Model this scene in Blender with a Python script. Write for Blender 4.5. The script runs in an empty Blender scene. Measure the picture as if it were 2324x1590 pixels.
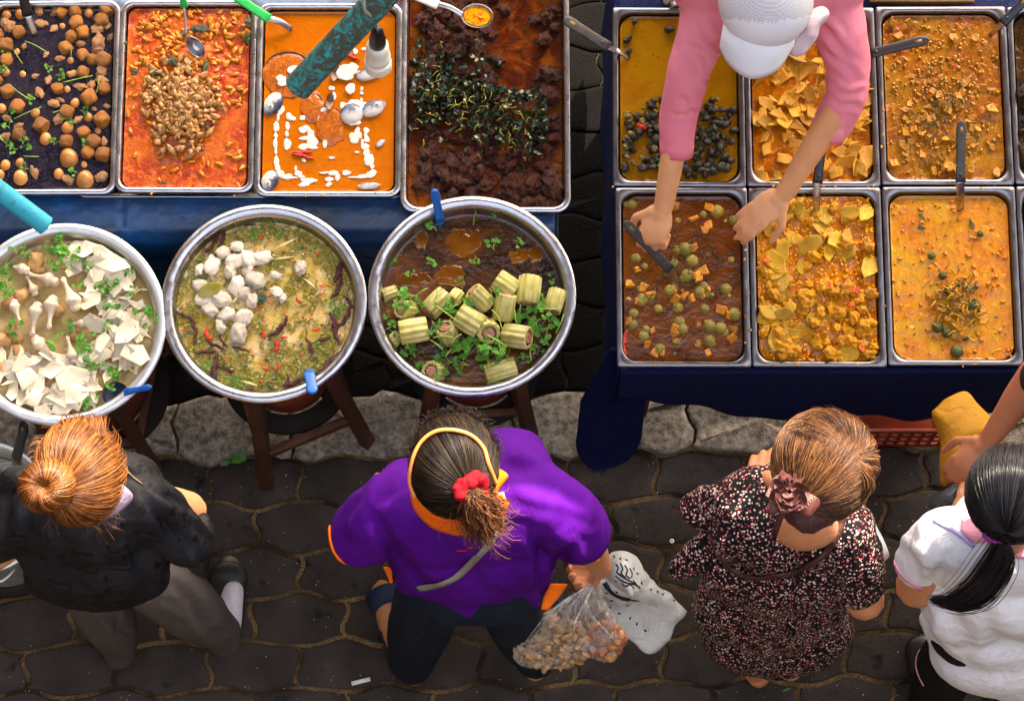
EXPO = 3.1
import bpy, bmesh, math, random
import numpy as np
from mathutils import Vector, Matrix, noise as mnoise
random.seed(7)
R = math.radians
C = bpy.context.scene.collection
SC = bpy.context.scene
# ------------------------------------------------------------------ camera model (photo measured on a 2324 x 1590 grid)
TILT = R(14.3); H = 7.1; FP = 6200.0
CTL, STL = math.cos(TILT), math.sin(TILT)
def P(px, py, z):
    a = (px-1162)/FP; b = (795-py)/FP
    d = Vector((a, STL+b*CTL, -CTL+b*STL)); k = (z-H)/d.z
    return Vector((d.x*k, d.y*k, z))
def S(px, py, z):
    b = (795-py)/FP
    return (z-H)/(-CTL+b*STL)/FP
def Q(V):
    V = np.asarray(V); dz = V[:, 2]-H
    dep = V[:, 1]*STL - dz*CTL
    return 1162+FP*V[:, 0]/dep, 795-FP*(V[:, 1]*CTL+dz*STL)/dep
cam = bpy.data.objects.new('camera', bpy.data.cameras.new('camera')); C.objects.link(cam)
cam.location = (0, 0, H); cam.rotation_euler = (TILT, 0, 0)
cam.data.sensor_width = 36; cam.data.lens = FP/2324*36; cam.data.clip_end = 200
SC.camera = cam
# ------------------------------------------------------------------ materials
def lin(c):
    return tuple(((x/255)/12.92 if x/255 <= .04045 else ((x/255+.055)/1.055)**2.4) for x in c)
def rgba(c, k=1.0):
    return tuple(min(1, x*k) for x in lin(c))+(1,)
MATS = {}
class NB:
    def __init__(s, name):
        s.m = bpy.data.materials.new(name); s.m.use_nodes = True
        s.t = s.m.node_tree; s.N = s.t.nodes; s.L = s.t.links
        s.b = s.N['Principled BSDF']; s.out = s.N['Material Output']
        s.co = s.N.new('ShaderNodeTexCoord').outputs['Object']
    def n(s, typ, **kw):
        x = s.N.new(typ)
        for k, v in kw.items():
            if k in x.inputs: x.inputs[k].default_value = v
            else: setattr(x, k, v)
        return x
    def noise(s, scale, detail=4, rough=.55, dist=0, vec=None, sc=None):
        x = s.n('ShaderNodeTexNoise'); x.inputs['Scale'].default_value = scale; x.inputs['Detail'].default_value = detail
        x.inputs['Roughness'].default_value = rough; x.inputs['Distortion'].default_value = dist
        v = vec or s.co
        if sc:
            mp = s.n('ShaderNodeMapping'); mp.inputs['Scale'].default_value = sc; s.L.new(v, mp.inputs['Vector']); v = mp.outputs[0]
        s.L.new(v, x.inputs['Vector']); return x.outputs['Fac']
    def vor(s, scale, feature='F1', metric='EUCLIDEAN', rnd=1, out='Distance', vec=None):
        x = s.n('ShaderNodeTexVoronoi'); x.feature = feature; x.distance = metric
        x.inputs['Scale'].default_value = scale; x.inputs['Randomness'].default_value = rnd
        s.L.new(vec or s.co, x.inputs['Vector']); return x.outputs[out]
    def ramp(s, fac, stops, const=False):
        x = s.n('ShaderNodeValToRGB'); cr = x.color_ramp
        if const: cr.interpolation = 'CONSTANT'
        while len(cr.elements) < len(stops): cr.elements.new(.5)
        for e, (p, c) in zip(cr.elements, stops):
            e.position = p; e.color = c if len(c) == 4 else rgba(c)
        s.L.new(fac, x.inputs[0]); return x.outputs[0]
    def mix(s, fac, a, b, mode='MIX'):
        x = s.n('ShaderNodeMix'); x.data_type = 'RGBA'; x.blend_type = mode
        for i, v in ((0, fac), (6, a), (7, b)):
            if isinstance(v, (int, float)): x.inputs[i].default_value = v
            elif isinstance(v, tuple): x.inputs[i].default_value = v if len(v) == 4 else rgba(v)
            else: s.L.new(v, x.inputs[i])
        return x.outputs[2]
    def col(s, v):
        if isinstance(v, tuple): s.b.inputs['Base Color'].default_value = v
        else: s.L.new(v, s.b.inputs['Base Color'])
    def bump(s, h, dist, strength=1):
        x = s.n('ShaderNodeBump'); x.inputs['Distance'].default_value = dist; x.inputs['Strength'].default_value = strength
        s.L.new(h, x.inputs['Height'])
        if s.b.inputs['Normal'].is_linked: s.L.new(s.b.inputs['Normal'].links[0].from_socket, x.inputs['Normal'])
        s.L.new(x.outputs[0], s.b.inputs['Normal'])
    def set(s, **kw):
        names = dict(rough='Roughness', metal='Metallic', sss='Subsurface Weight', trans='Transmission Weight', ior='IOR',
                     coat='Coat Weight', sheen='Sheen Weight', spec='Specular IOR Level', alpha='Alpha', aniso='Anisotropic')
        for k, v in kw.items(): s.b.inputs[names[k]].default_value = v
        if 'sss' in kw: s.b.inputs['Subsurface Radius'].default_value = (.01, .004, .002)
        return s
def simple(name, cols, scale=40, rough=.5, bump=0, bscale=None, k=1.0, detail=4, rnd=True, **kw):
    """mottled material: colours blended by noise, plus a per-object tint shift."""
    if name in MATS: return MATS[name]
    s = NB(name)
    f = s.noise(scale, detail)
    cs = [rgba(c, k) for c in cols]
    if len(cs) == 1: cs = [tuple(x*.85 for x in cs[0][:3])+(1,), cs[0]]
    stops = [(.32+.36*i/(len(cs)-1), c) for i, c in enumerate(cs)]
    c = s.ramp(f, stops)
    if rnd:
        oi = s.n('ShaderNodeObjectInfo'); hs = s.n('ShaderNodeHueSaturation')
        mr = s.n('ShaderNodeMapRange'); mr.inputs['To Min'].default_value = .72; mr.inputs['To Max'].default_value = 1.22
        s.L.new(oi.outputs['Random'], mr.inputs[0]); s.L.new(mr.outputs[0], hs.inputs['Value']); s.L.new(c, hs.inputs['Color']); c = hs.outputs[0]
    s.col(c); s.set(rough=rough, **kw)
    if bump: s.bump(s.noise(bscale or scale*2.5, 3), bump)
    MATS[name] = s.m; return s.m
# ------------------------------------------------------------------ objects
WL = {}
def tag(o, label=None, cat=None, group=None, kind=None):
    if label: o['label'] = label
    if cat: o['category'] = cat
    if group: o['group'] = group
    if kind: o['kind'] = kind
    return o
def thing(name, label, cat, loc=(0, 0, 0), group=None):
    o = bpy.data.objects.new(name, None); C.objects.link(o); o.location = loc; o.empty_display_size = .05
    WL[o.name] = Vector(loc); return tag(o, label, cat, group)
def mesh(name, V, F, mat, smooth=True, uv=None):
    me = bpy.data.meshes.new(name); me.from_pydata([tuple(v) for v in V], [], [tuple(f) for f in F])
    if smooth: me.polygons.foreach_set('use_smooth', [True]*len(me.polygons))
    if uv is not None:
        l = me.uv_layers.new(name='UVMap'); idx = np.empty(len(me.loops), int); me.loops.foreach_get('vertex_index', idx)
        l.data.foreach_set('uv', np.asarray(uv, float)[idx].ravel())
    for m in (mat if isinstance(mat, (list, tuple)) else [mat]): me.materials.append(m)
    me.update(); return me
def obj(name, VF, mat, parent=None, smooth=True, uv=None, origin=None, midx=None):
    V, F = VF
    V = np.asarray(V, float).reshape(-1, 3)
    if parent is not None: o0 = WL[parent.name]
    else: o0 = Vector(origin) if origin is not None else Vector((0, 0, 0))
    me = mesh(name, V-np.array(o0), F, mat, smooth, uv)
    if midx is not None: me.polygons.foreach_set('material_index', midx)
    o = bpy.data.objects.new(name, me); C.objects.link(o)
    if parent is not None: o.parent = parent; WL[o.name] = o0
    else: o.location = o0; WL[o.name] = o0
    return o
def copy_tree(o, loc=None, rot=None, scale=None):
    c = o.copy(); C.objects.link(c)
    for ch in list(o.children):
        d = ch.copy(); C.objects.link(d); d.parent = c
        for g in list(ch.children):
            e = g.copy(); C.objects.link(e); e.parent = d
    if loc is not None: c.location = loc
    if rot is not None: c.rotation_euler = rot
    if scale is not None: c.scale = scale
    return c
# ------------------------------------------------------------------ mesh makers  -> (V, F)
def join(*parts):
    V = []; F = []; n = 0
    for v, f in parts:
        v = np.asarray(v, float).reshape(-1, 3); V.append(v); F += [tuple(i+n for i in q) for q in f]; n += len(v)
    return np.vstack(V), F
def frames(path):
    p = [Vector(q) for q in path]; T = []
    for i in range(len(p)):
        t = p[min(i+1, len(p)-1)]-p[max(i-1, 0)]; T.append(t.normalized() if t.length > 1e-9 else Vector((0, 0, 1)))
    u = Vector((0, 0, 1)); 
    if abs(T[0].dot(u)) > .9: u = Vector((0, 1, 0))
    N = []
    n = (u-T[0]*u.dot(T[0])).normalized()
    for t in T:
        n = (n-t*n.dot(t)); n = n.normalized() if n.length > 1e-6 else t.orthogonal().normalized(); N.append(n.copy())
    return p, T, N
def tube(path, rad, n=8, cap=True, flat=1.0, n0=None):
    p, T, N = frames(path)
    if not hasattr(rad, '__len__'): rad = [rad]*len(p)
    V = []; F = []
    for q, t, nn, r in zip(p, T, N, rad):
        b = t.cross(nn)
        for k in range(n):
            a = 2*math.pi*k/n; V.append(q+nn*(math.cos(a)*r*flat)+b*(math.sin(a)*r))
    for i in range(len(p)-1):
        for k in range(n):
            k2 = (k+1) % n; F.append((i*n+k, i*n+k2, (i+1)*n+k2, (i+1)*n+k))
    if cap:
        F.append(tuple(range(n))[::-1]); F.append(tuple((len(p)-1)*n+k for k in range(n)))
    return np.array([tuple(v) for v in V]), F
def catmull(pts, m=6):
    pts = [np.array(p, float) for p in pts]
    if len(pts) < 3: 
        return [tuple(pts[0]+(pts[-1]-pts[0])*i/m) for i in range(m+1)]
    e = [2*pts[0]-pts[1]]+pts+[2*pts[-1]-pts[-2]]; out = []
    for i in range(1, len(e)-2):
        for j in range(m):
            t = j/m; a, b, c, d = e[i-1:i+3]
            out.append(.5*((2*b)+(c-a)*t+(2*a-5*b+4*c-d)*t*t+(3*b-a-3*c+d)*t**3))
    out.append(pts[-1]); return [tuple(o) for o in out]
_ico = {}
def ico(sub=2):
    if sub not in _ico:
        bm = bmesh.new(); bmesh.ops.create_icosphere(bm, subdivisions=sub, radius=1)
        _ico[sub] = (np.array([v.co[:] for v in bm.verts]), [tuple(v.index for v in f.verts) for f in bm.faces]); bm.free()
    return _ico[sub]
def ell(c, r, sub=3, rot=None):
    V, F = ico(sub); r = np.array(r) if hasattr(r, '__len__') else np.array([r]*3)
    V = V*r
    if rot is not None: V = V@np.array(rot.to_3x3().transposed())
    return V+np.array(c), F
def E(px, py, z, rx, ry, rz, rot=0, sub=3):
    s = S(px, py, z); return ell(P(px, py, z), (rx*s, ry*s, rz), sub, Matrix.Rotation(rot, 3, 'Z') if rot else None)
def limb(pts, rad, sub=2, n=16):
    out = []
    for i in range(len(pts)-1):
        out.append(tube([pts[i], pts[i+1]], [rad[i], rad[i+1]], n))
    for p, r in zip(pts, rad): out.append(ell(p, r, sub))
    return join(*out)
def L(*q):
    return limb([P(a, b, z) for a, b, z, r in q], [r*S(a, b, z) for a, b, z, r in q])
def lathe(prof, n=48, cap=None, close=False):
    V = []; F = []
    for r, z in prof:
        for k in range(n):
            a = 2*math.pi*k/n; V.append((r*math.cos(a), r*math.sin(a), z))
    m = len(prof)
    for i in range(m-1 if not close else m):
        j = (i+1) % m
        for k in range(n):
            k2 = (k+1) % n; F.append((i*n+k, i*n+k2, j*n+k2, j*n+k))
    if cap: F.append(tuple((m-1)*n+k for k in range(n)))
    return np.array(V), F
def nz(p, s, seed=0):
    return mnoise.noise(Vector((p[0]*s+seed*7.3, p[1]*s-seed*3.1, p[2]*s+seed)))
def lump(r, seed, amp=.25, freq=1.6, sub=2, sharp=0):
    V, F = ico(sub); o = []
    for v in V:
        d = 1+amp*nz(v, freq, seed)+amp*.5*nz(v, freq*2.3, seed+9)
        o.append(v*d)
    return np.array(o)*np.array(r if hasattr(r, '__len__') else (r, r, r)), F
def xf(VF, loc=(0, 0, 0), rot=(0, 0, 0), sc=1):
    V, F = VF; from mathutils import Euler
    M = np.array(Euler(rot).to_matrix()); return (np.asarray(V)*sc)@M.T+np.array(loc), F
def box(sx, sy, sz, bev=0):
    bm = bmesh.new(); bmesh.ops.create_cube(bm, size=1)
    for v in bm.verts: v.co = Vector((v.co.x*sx, v.co.y*sy, v.co.z*sz))
    if bev: bmesh.ops.bevel(bm, geom=bm.edges[:], offset=bev, segments=2, profile=.6, affect='EDGES')
    r = (np.array([v.co[:] for v in bm.verts]), [tuple(v.index for v in f.verts) for f in bm.faces]); bm.free(); return r
def beam(a, b, w, h, bev=.004):
    a = Vector(a); b = Vector(b); d = b-a; V, F = box(w, h, d.length, bev)
    q = d.to_track_quat('Z', 'Y').to_matrix(); return V@np.array(q).T+np.array((a+b)/2), F
def rrect(w, h, r, n=6):
    o = []
    for cx, cy, a0 in ((w/2-r, h/2-r, 0), (-w/2+r, h/2-r, 90), (-w/2+r, -h/2+r, 180), (w/2-r, -h/2+r, 270)):
        for k in range(n+1):
            a = R(a0+90*k/n); o.append((cx+r*math.cos(a), cy+r*math.sin(a)))
    return o
def loft(loops, capend=True, capstart=False):
    n = len(loops[0]); V = [p for l in loops for p in l]; F = []
    for i in range(len(loops)-1):
        for k in range(n):
            k2 = (k+1) % n; F.append((i*n+k, i*n+k2, (i+1)*n+k2, (i+1)*n+k))
    if capend: F.append(tuple((len(loops)-1)*n+k for k in range(n)))
    if capstart: F.append(tuple(range(n))[::-1])
    return np.array(V), F
def remesh(VF, voxel=.006, smooth=6, fac=.5):
    V, F = VF
    me = bpy.data.meshes.new('tmp'); me.from_pydata([tuple(v) for v in V], [], F)
    o = bpy.data.objects.new('tmp', me); C.objects.link(o)
    m = o.modifiers.new('r', 'REMESH'); m.mode = 'VOXEL'; m.voxel_size = voxel
    if smooth:
        s = o.modifiers.new('s', 'SMOOTH'); s.factor = fac; s.iterations = smooth
    dg = bpy.context.evaluated_depsgraph_get(); dg.update()
    e = o.evaluated_get(dg); m2 = e.to_mesh()
    co = np.empty(len(m2.vertices)*3); m2.vertices.foreach_get('co', co); co = co.reshape(-1, 3)
    Fs = [tuple(p.vertices) for p in m2.polygons]
    no = np.empty(len(m2.vertices)*3); m2.vertices.foreach_get('normal', no); no = no.reshape(-1, 3)
    e.to_mesh_clear(); bpy.data.objects.remove(o); bpy.data.meshes.remove(me)
    return co, Fs, no
def sheet(path, width, thick=.002, up=Vector((0, 0, 1)), taper=None):
    """flat strap following a path; width measured across, thickness along up."""
    p, T, _ = frames(path); V = []; F = []
    for i, (q, t) in enumerate(zip(p, T)):
        u = up[i] if isinstance(up, list) else up
        s = t.cross(u).normalized(); n = s.cross(t).normalized()
        w = (width[i] if hasattr(width, '__len__') else width)/2
        V += [q-s*w+n*thick/2, q+s*w+n*thick/2, q+s*w-n*thick/2, q-s*w-n*thick/2]
    for i in range(len(p)-1):
        a = i*4; b = a+4
        for k in range(4): F.append((a+k, a+(k+1) % 4, b+(k+1) % 4, b+k))
    F.append((3, 2, 1, 0)); e = (len(p)-1)*4; F.append((e, e+1, e+2, e+3))
    return np.array([tuple(v) for v in V]), F
ORD = ['first', 'second', 'third', 'fourth', 'fifth', 'sixth', 'seventh', 'eighth', 'ninth', 'tenth', 'eleventh', 'twelfth',
       'thirteenth', 'fourteenth', 'fifteenth', 'sixteenth', 'seventeenth', 'eighteenth', 'nineteenth', 'twentieth']
def rank_labels(objs, what, where, cat, group, per=7):
    """label by band from the top and rank from the left, as they can be counted in the picture."""
    n = len(objs)
    if n == 1: tag(objs[0], f'{what} in {where}', cat, group); return
    o = sorted(objs, key=lambda q: -q.location.y); rows = max(1, round(n/per)) if n > per else 1
    b = [o[int(i*n/rows):int((i+1)*n/rows)] for i in range(rows)]
    for i, row in enumerate(b):
        row.sort(key=lambda q: q.location.x)
        for j, q in enumerate(row):
            h = ORD[j] if j < 20 else 'last'
            if rows == 1: t = f'{what} in {where}, {h} from the left'
            else: t = f'{what} in {where}, {h} from left, {ORD[min(i,19)]} row down'
            tag(q, t, cat, group)
# ------------------------------------------------------------------ light
w = bpy.data.worlds.new('World'); SC.world = w; w.use_nodes = True
wt = w.node_tree; bg = wt.nodes['Background']; sky = wt.nodes.new('ShaderNodeTexSky'); sky.sky_type = 'NISHITA'; sky.sun_disc = False
SUN_EL = R(46); SUN_AZ = R(28)
sky.sun_elevation = SUN_EL; sky.sun_rotation = SUN_AZ; sky.air_density = 1.0; sky.dust_density = 2.5; sky.ozone_density = 1
tint = wt.nodes.new('ShaderNodeMix'); tint.data_type = 'RGBA'; tint.blend_type = 'MULTIPLY'; tint.inputs[0].default_value = 1
tint.inputs[7].default_value = (1.22, 1.0, .8, 1); wt.links.new(sky.outputs[0], tint.inputs[6]); wt.links.new(tint.outputs[2], bg.inputs[0]); bg.inputs[1].default_value = .15
sl = bpy.data.lights.new('sun', 'SUN'); sl.energy = 2.1; sl.angle = R(.5); sl.color = (1, .88, .72)
so = bpy.data.objects.new('sun', sl); C.objects.link(so)
sd = Vector((math.sin(SUN_AZ)*math.cos(SUN_EL), math.cos(SUN_AZ)*math.cos(SUN_EL), math.sin(SUN_EL)))
so.rotation_euler = sd.to_track_quat('Z', 'Y').to_euler()
vs = SC.view_settings; vs.view_transform = 'Standard'; vs.look = 'None'; vs.exposure = EXPO; vs.gamma = 1
# ------------------------------------------------------------------ ground
def M_paver():
    s = NB('paver'); f = s.noise(9, 5); g = s.noise(160, 3)
    c = s.ramp(f, [(.3, (42, 37, 34)), (.55, (55, 49, 44)), (.75, (70, 62, 55))])
    c = s.mix(s.ramp(g, [(.62, (0, 0, 0)), (.75, (90, 90, 90))]), c, (96, 86, 72))
    # light grit specks
    sp = s.ramp(s.vor(75), [(.0, (255, 255, 255)), (.07, (255, 255, 255)), (.1, (0, 0, 0))])
    msk = s.ramp(s.noise(30, 2), [(.55, (0, 0, 0)), (.62, (255, 255, 255))])
    c = s.mix(s.mix(1.0, sp, msk, 'MULTIPLY'), c, (120, 106, 84))
    st_ = s.ramp(s.noise(14, 2, vec=None), [(.28, (255, 255, 255)), (.36, (0, 0, 0))])
    c = s.mix(st_, c, (20, 18, 17)); s.col(c); s.set(rough=.8, spec=.2)
    s.bump(s.noise(220, 4), .0025); s.bump(s.noise(30, 5), .004); return s.m
def M_kerb():
    s = NB('kerb_stone'); f = s.noise(14, 8, .65); g = s.noise(55, 6, .7)
    c = s.ramp(f, [(.3, (82, 76, 66)), (.5, (126, 118, 105)), (.7, (170, 160, 145))])
    c = s.mix(.6, c, s.ramp(g, [(.38, (62, 57, 50)), (.66, (186, 177, 160))]))
    s.col(c); s.set(rough=.9, spec=.2); s.bump(g, .004); s.bump(s.noise(250, 4), .002); return s.m
def M_sand():
    s = NB('sand_joint'); f = s.noise(240, 4, .8); g = s.noise(6, 3)
    c = s.mix(s.ramp(g, [(.4, (0, 0, 0)), (.62, (255, 255, 255))]), s.ramp(f, [(.4, (34, 28, 20)), (.6, (66, 54, 38))]),
              s.ramp(f, [(.38, (84, 67, 43)), (.55, (140, 114, 74)), (.7, (186, 164, 122))]))
    s.col(c); s.set(rough=.95, spec=.1); s.bump(f, .004); return s.m
MP, MK, MSd = M_paver(), M_kerb(), M_sand()
tag(obj('ground', ([(-30, -30, -.007), (30, -30, -.007), (30, 30, -.007), (-30, 30, -.007)], [(0, 1, 2, 3)]), MSd, smooth=False), kind='structure')
PW, PH = .237, .1224
KR0 = 12
def wave(j, x):
    return .0532+j*PH+(.045 if j > KR0 else 0)+.0105*math.sin(2*math.pi*(x/PW)+(math.pi if j % 2 else 0))+.0035*math.sin(x*19+j*2.1)+.003*math.sin(x*47+j*5)
def side(j, k, t):
    return .055+k*PW+(PW/2 if j % 2 else 0)+.009*math.sin(2*math.pi*t)*(1 if (j+k) % 2 else -1)+.004*math.sin(k*3.7+j*1.3)
def slab(j, k, k2, gap, zt, wob=0, seed=0, j2=None):
    j2 = j2 or j+1; n = 10; lo = []; rng = random.Random(j*97+k*13)
    def X(t, kk): return side(j, kk, t)
    pts = []
    for i in range(n): 
        x = X(0, k)+(X(0, k2)-X(0, k))*i/n; pts.append((x, wave(j, x)))
    for i in range(6): t = i/6; x = X(t, k2); pts.append((x, wave(j, x)*(1-t)+wave(j2, x)*t))
    for i in range(n): x = X(1, k2)+(X(1, k)-X(1, k2))*i/n; pts.append((x, wave(j2, x)))
    for i in range(6): t = 1-i/6; x = X(t, k); pts.append((x, wave(j, x)*(1-t)+wave(j2, x)*t))
    pts = [Vector(p) for p in pts]; m = len(pts)
    def inset(P0, d):
        o = []
        for i in range(m):
            t = (P0[(i+1) % m]-P0[i-1]).normalized(); o.append(P0[i]+Vector((-t.y, t.x))*d)
        return o
    if wob: pts = [p+Vector((nz((p.x, p.y, 0), 22, 1), nz((p.x, p.y, 0), 22, 5)))*wob for p in pts]
    A = inset(pts, gap); B = inset(pts, gap+.003); Cc = inset(pts, gap+.012)
    tx, ty = rng.uniform(-.01, .01), rng.uniform(-.012, .012); c = sum(Cc, Vector((0, 0)))/m; zz = zt+rng.uniform(-.002, .002)
    def Z(p, z): return (p.x, p.y, z+(p.x-c.x)*tx+(p.y-c.y)*ty)
    L1 = [Z(p, zz-.05) for p in A]; L2 = [Z(p, zz-.004) for p in A]; L3 = [Z(p, zz-.001+wob*.1*nz((p.x, p.y, 3), 40)) for p in B]
    L4 = [Z(p, zz+.3*wob*nz((p.x, p.y, 0), 30)) for p in Cc]
    L5 = [Z(c+(p-c)*.5, zz+.0004+.4*wob*nz((p.x, p.y, 0), 25)) for p in Cc]
    V, F = loft([L1, L2, L3, L4, L5], capend=False); V = list(map(tuple, V)); V.append(Z(c, zz+.0005)); b = 4*m
    F += [(b+i, b+(i+1) % m, len(V)-1) for i in range(m)]
    return np.array(V), F
pv = []; kb = []; bk = []
for j in range(-8, 32):
    for k in range(-16, 17):
        if j == KR0: continue
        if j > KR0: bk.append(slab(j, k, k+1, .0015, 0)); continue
        rng = random.Random(j*31+k)
        pv.append(slab(j, k, k+1, .0048+rng.random()*.0028, 0))
ks = -16; rr = random.Random(4)
while ks < 16:
    k2 = ks+rr.choice([1, 2, 1.5, 1.3]); kb.append(slab(KR0, ks, k2, .004, .012, .014)); ks = k2
ANG = R(1.0)
def rotg(VF):
    V, F = VF; c, s_ = math.cos(ANG), math.sin(ANG); V = V.copy(); x, y = V[:, 0].copy(), V[:, 1].copy(); V[:, 0] = c*x-s_*y; V[:, 1] = s_*x+c*y; return V, F
tag(obj('pavement', rotg(join(*pv)), MP, smooth=False), kind='structure')
tag(obj('kerb', rotg(join(*kb)), MK), kind='structure')

s_ = NB('shade_dark_paver'); s_.col(s_.ramp(s_.noise(8, 5), [(.3, (4, 4, 3)), (.7, (10, 8, 7))])); s_.set(rough=.9, spec=.1); s_.bump(s_.noise(150, 4), .003)  # pavers behind the kerb coloured near black for the shade around the stalls
tag(obj('stall_floor_shaded', rotg(join(*bk)), s_.m), kind='structure')
# ------------------------------------------------------------------ metal, cloth, wood
def metal(name, base, rough=.32, k=1, scale=25):
    s = NB(name); f = s.noise(scale, 4); g = s.noise(300, 2, sc=(1, .06, 1))
    s.col(s.ramp(f, [(.3, tuple(x*.86 for x in base[:3])+(1,)), (.7, base)]))
    s.set(metal=1)
    mr = s.n('ShaderNodeMapRange'); mr.inputs['To Min'].default_value = rough-.08; mr.inputs['To Max'].default_value = rough+.14
    s.L.new(f, mr.inputs[0]); s.L.new(mr.outputs[0], s.b.inputs['Roughness']); s.bump(g, .0002); s.bump(s.noise(12, 2), .004); return s.m
STEEL = metal('steel', (.46, .47, .49, 1), .26); STEEL_D = metal('dull_steel', (.2, .2, .21, 1), .28); ALU = metal('aluminium', (.62, .66, .65, 1), .42)
def cloth(name, c, bump=.0008, rough=.75, k=1, wr=.007, **kw):
    s = NB(name); f = s.noise(6, 3); cc = rgba(c, k)
    s.col(s.ramp(f, [(.3, tuple(x*.88 for x in cc[:3])+(1,)), (.7, cc)])); s.set(rough=rough, spec=.25, **kw)
    s.bump(s.noise(420, 2), bump); s.bump(s.noise(13, 4, .55, 1.6), wr); return s.m
NAVY = cloth('navy_cloth', (2, 20, 74), rough=.7)
def M_blue_vinyl():
    s = NB('blue_vinyl'); f = s.noise(5, 6, .6); g = s.noise(60, 4)
    c = s.ramp(f, [(.3, (1, 28, 56)), (.5, (2, 54, 96)), (.68, (4, 84, 150))])
    c = s.mix(s.ramp(g, [(.62, (0, 0, 0)), (.72, (120, 120, 120))]), c, (30, 40, 45)); s.col(c); s.set(rough=.33); s.bump(s.noise(12, 3), .006); return s.m
BLUEV = M_blue_vinyl()
def M_wood():
    s = NB('dark_wood'); f = s.noise(14, 5, sc=(1, 1, .2)); s.col(s.ramp(f, [(.3, (45, 26, 16)), (.55, (84, 48, 28)), (.75, (112, 68, 40))]))
    s.set(rough=.7); s.bump(s.noise(90, 3, sc=(1, 1, .2)), .002); return s.m
WOOD = M_wood()
TERRA = simple('terracotta', [(88, 36, 20), (150, 66, 36), (120, 50, 28)], 18, .8, .003)
BLACKP = simple('black_plastic', [(22, 22, 24), (34, 34, 36)], 30, .38, rnd=False)
GREYP = simple('worn_dark_plastic', [(44, 44, 42), (64, 62, 56)], 40, .5, .0006, rnd=False)
BLUEP = simple('blue_plastic', [(12, 88, 170), (20, 104, 190)], 8, .35, rnd=False)
GREENP = simple('green_plastic', [(20, 170, 70), (34, 190, 84)], 8, .35, rnd=False)
WHITEP = simple('white_plastic', [(215, 220, 212), (232, 236, 230)], 8, .4, rnd=False)
# ------------------------------------------------------------------ trays
TR = {}
def quad(c, z):
    p = [P(x, y, z) for x, y in c]           # tl, tr, br, bl
    ctr = sum(p, Vector())/4; wv = ((p[1]-p[0])+(p[2]-p[3]))/2; hv = ((p[0]-p[3])+(p[1]-p[2]))/2
    return ctr, wv.length, hv.length, math.atan2(wv.y, wv.x)
def tray(key, corners, z, label, group, ro=.018, ri=.03, lip=.011, depth=.062, mat=None, fill=.016, gn=False):
    c, w_, h_, a = quad(corners, z)
    T = thing('steel_tray', label, 'food tray', c, group)
    n = 7; W2, H2 = w_, h_
    o0 = [(x, y, -.012) for x, y in rrect(W2, H2, ro, n)]
    o1 = [(x, y, -.0015) for x, y in rrect(W2, H2, ro, n)]
    o2 = [(x, y, 0) for x, y in rrect(W2-.003, H2-.003, ro-.0015, n)]
    i0 = [(x, y, .0) for x, y in rrect(W2-2*lip, H2-2*lip, ri, n)]
    i1 = [(x, y, -.003) for x, y in rrect(W2-2*lip-.005, H2-2*lip-.005, ri, n)]
    i2 = [(x, y, -.012) for x, y in rrect(W2-2*lip-.008, H2-2*lip-.008, ri, n)]
    b1 = [(x, y, -depth+.01) for x, y in rrect(W2-2*lip-.016, H2-2*lip-.016, ri, n)]
    b2 = [(x, y, -depth) for x, y in rrect(W2-2*lip-.036, H2-2*lip-.036, ri*.8, n)]
    V, F = loft([o0, o1, o2, i0, i1, i2, b1, b2]); rng = random.Random(hash(key) % 999 if 0 else len(key)*7+ord(key[0]))
    V = np.array([v+np.array((.0022*nz(v, 6, len(F)), .0022*nz(v, 6, 4), .0012*nz(v, 9, 7))) for v in V])
    M = np.array(Matrix.Rotation(a, 3, 'Z')); V = V@M.T+np.array(c)
    obj('pan', (V, F), mat or STEEL, T)
    TR[key] = dict(c=c, w=w_-2*lip-.014, h=h_-2*lip-.014, a=a, z=z-fill, ri=ri)
    return T
def surf(key, name, label, cat, mat, amp=.0012, freq=30, extra=None, res=.0035):
    """liquid surface filling the tray: rounded-rectangle sheet with a real relief and depth."""
    t = TR[key]; w_, h_ = t['w'], t['h']; nx, ny = int(w_/res), int(h_/res); r = t['ri']
    V = []; F = []; M = Matrix.Rotation(t['a'], 3, 'Z')
    for j in range(ny+1):
        for i in range(nx+1):
            x = -w_/2+w_*i/nx; y = -h_/2+h_*j/ny
            ax, ay = abs(x)-(w_/2-r), abs(y)-(h_/2-r)
            if ax > 0 and ay > 0:
                d = math.hypot(ax, ay)
                if d > r: x = math.copysign(w_/2-r+ax*r/d, x); y = math.copysign(h_/2-r+ay*r/d, y)
            p = M@Vector((x, y, 0))+t['c']; e = min(w_/2-abs(x), h_/2-abs(y))
            z = amp*(nz((x, y, 0), freq, 3)+.5*nz((x, y, 0), freq*2.7, 5)) + .0015*math.exp(-e/.003)
            if extra: z += extra(x/w_+.5, .5-y/h_, x, y)
            V.append((p.x, p.y, t['z']+z))
    for j in range(ny):
        for i in range(nx):
            a = j*(nx+1)+i; F.append((a, a+1, a+nx+2, a+nx+1))
    o = obj(name, (V, F), mat, origin=(t['c'].x, t['c'].y, t['z'])); tag(o, label, cat); return o
def inside(px, py, z, key, m=.004):
    t = TR[key]; p = P(px, py, z)-t['c']; p.z = 0; p = Matrix.Rotation(-t['a'], 3, 'Z')@p
    return abs(p.x) < t['w']/2-m and abs(p.y) < t['h']/2-m
ZT = .80
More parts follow.
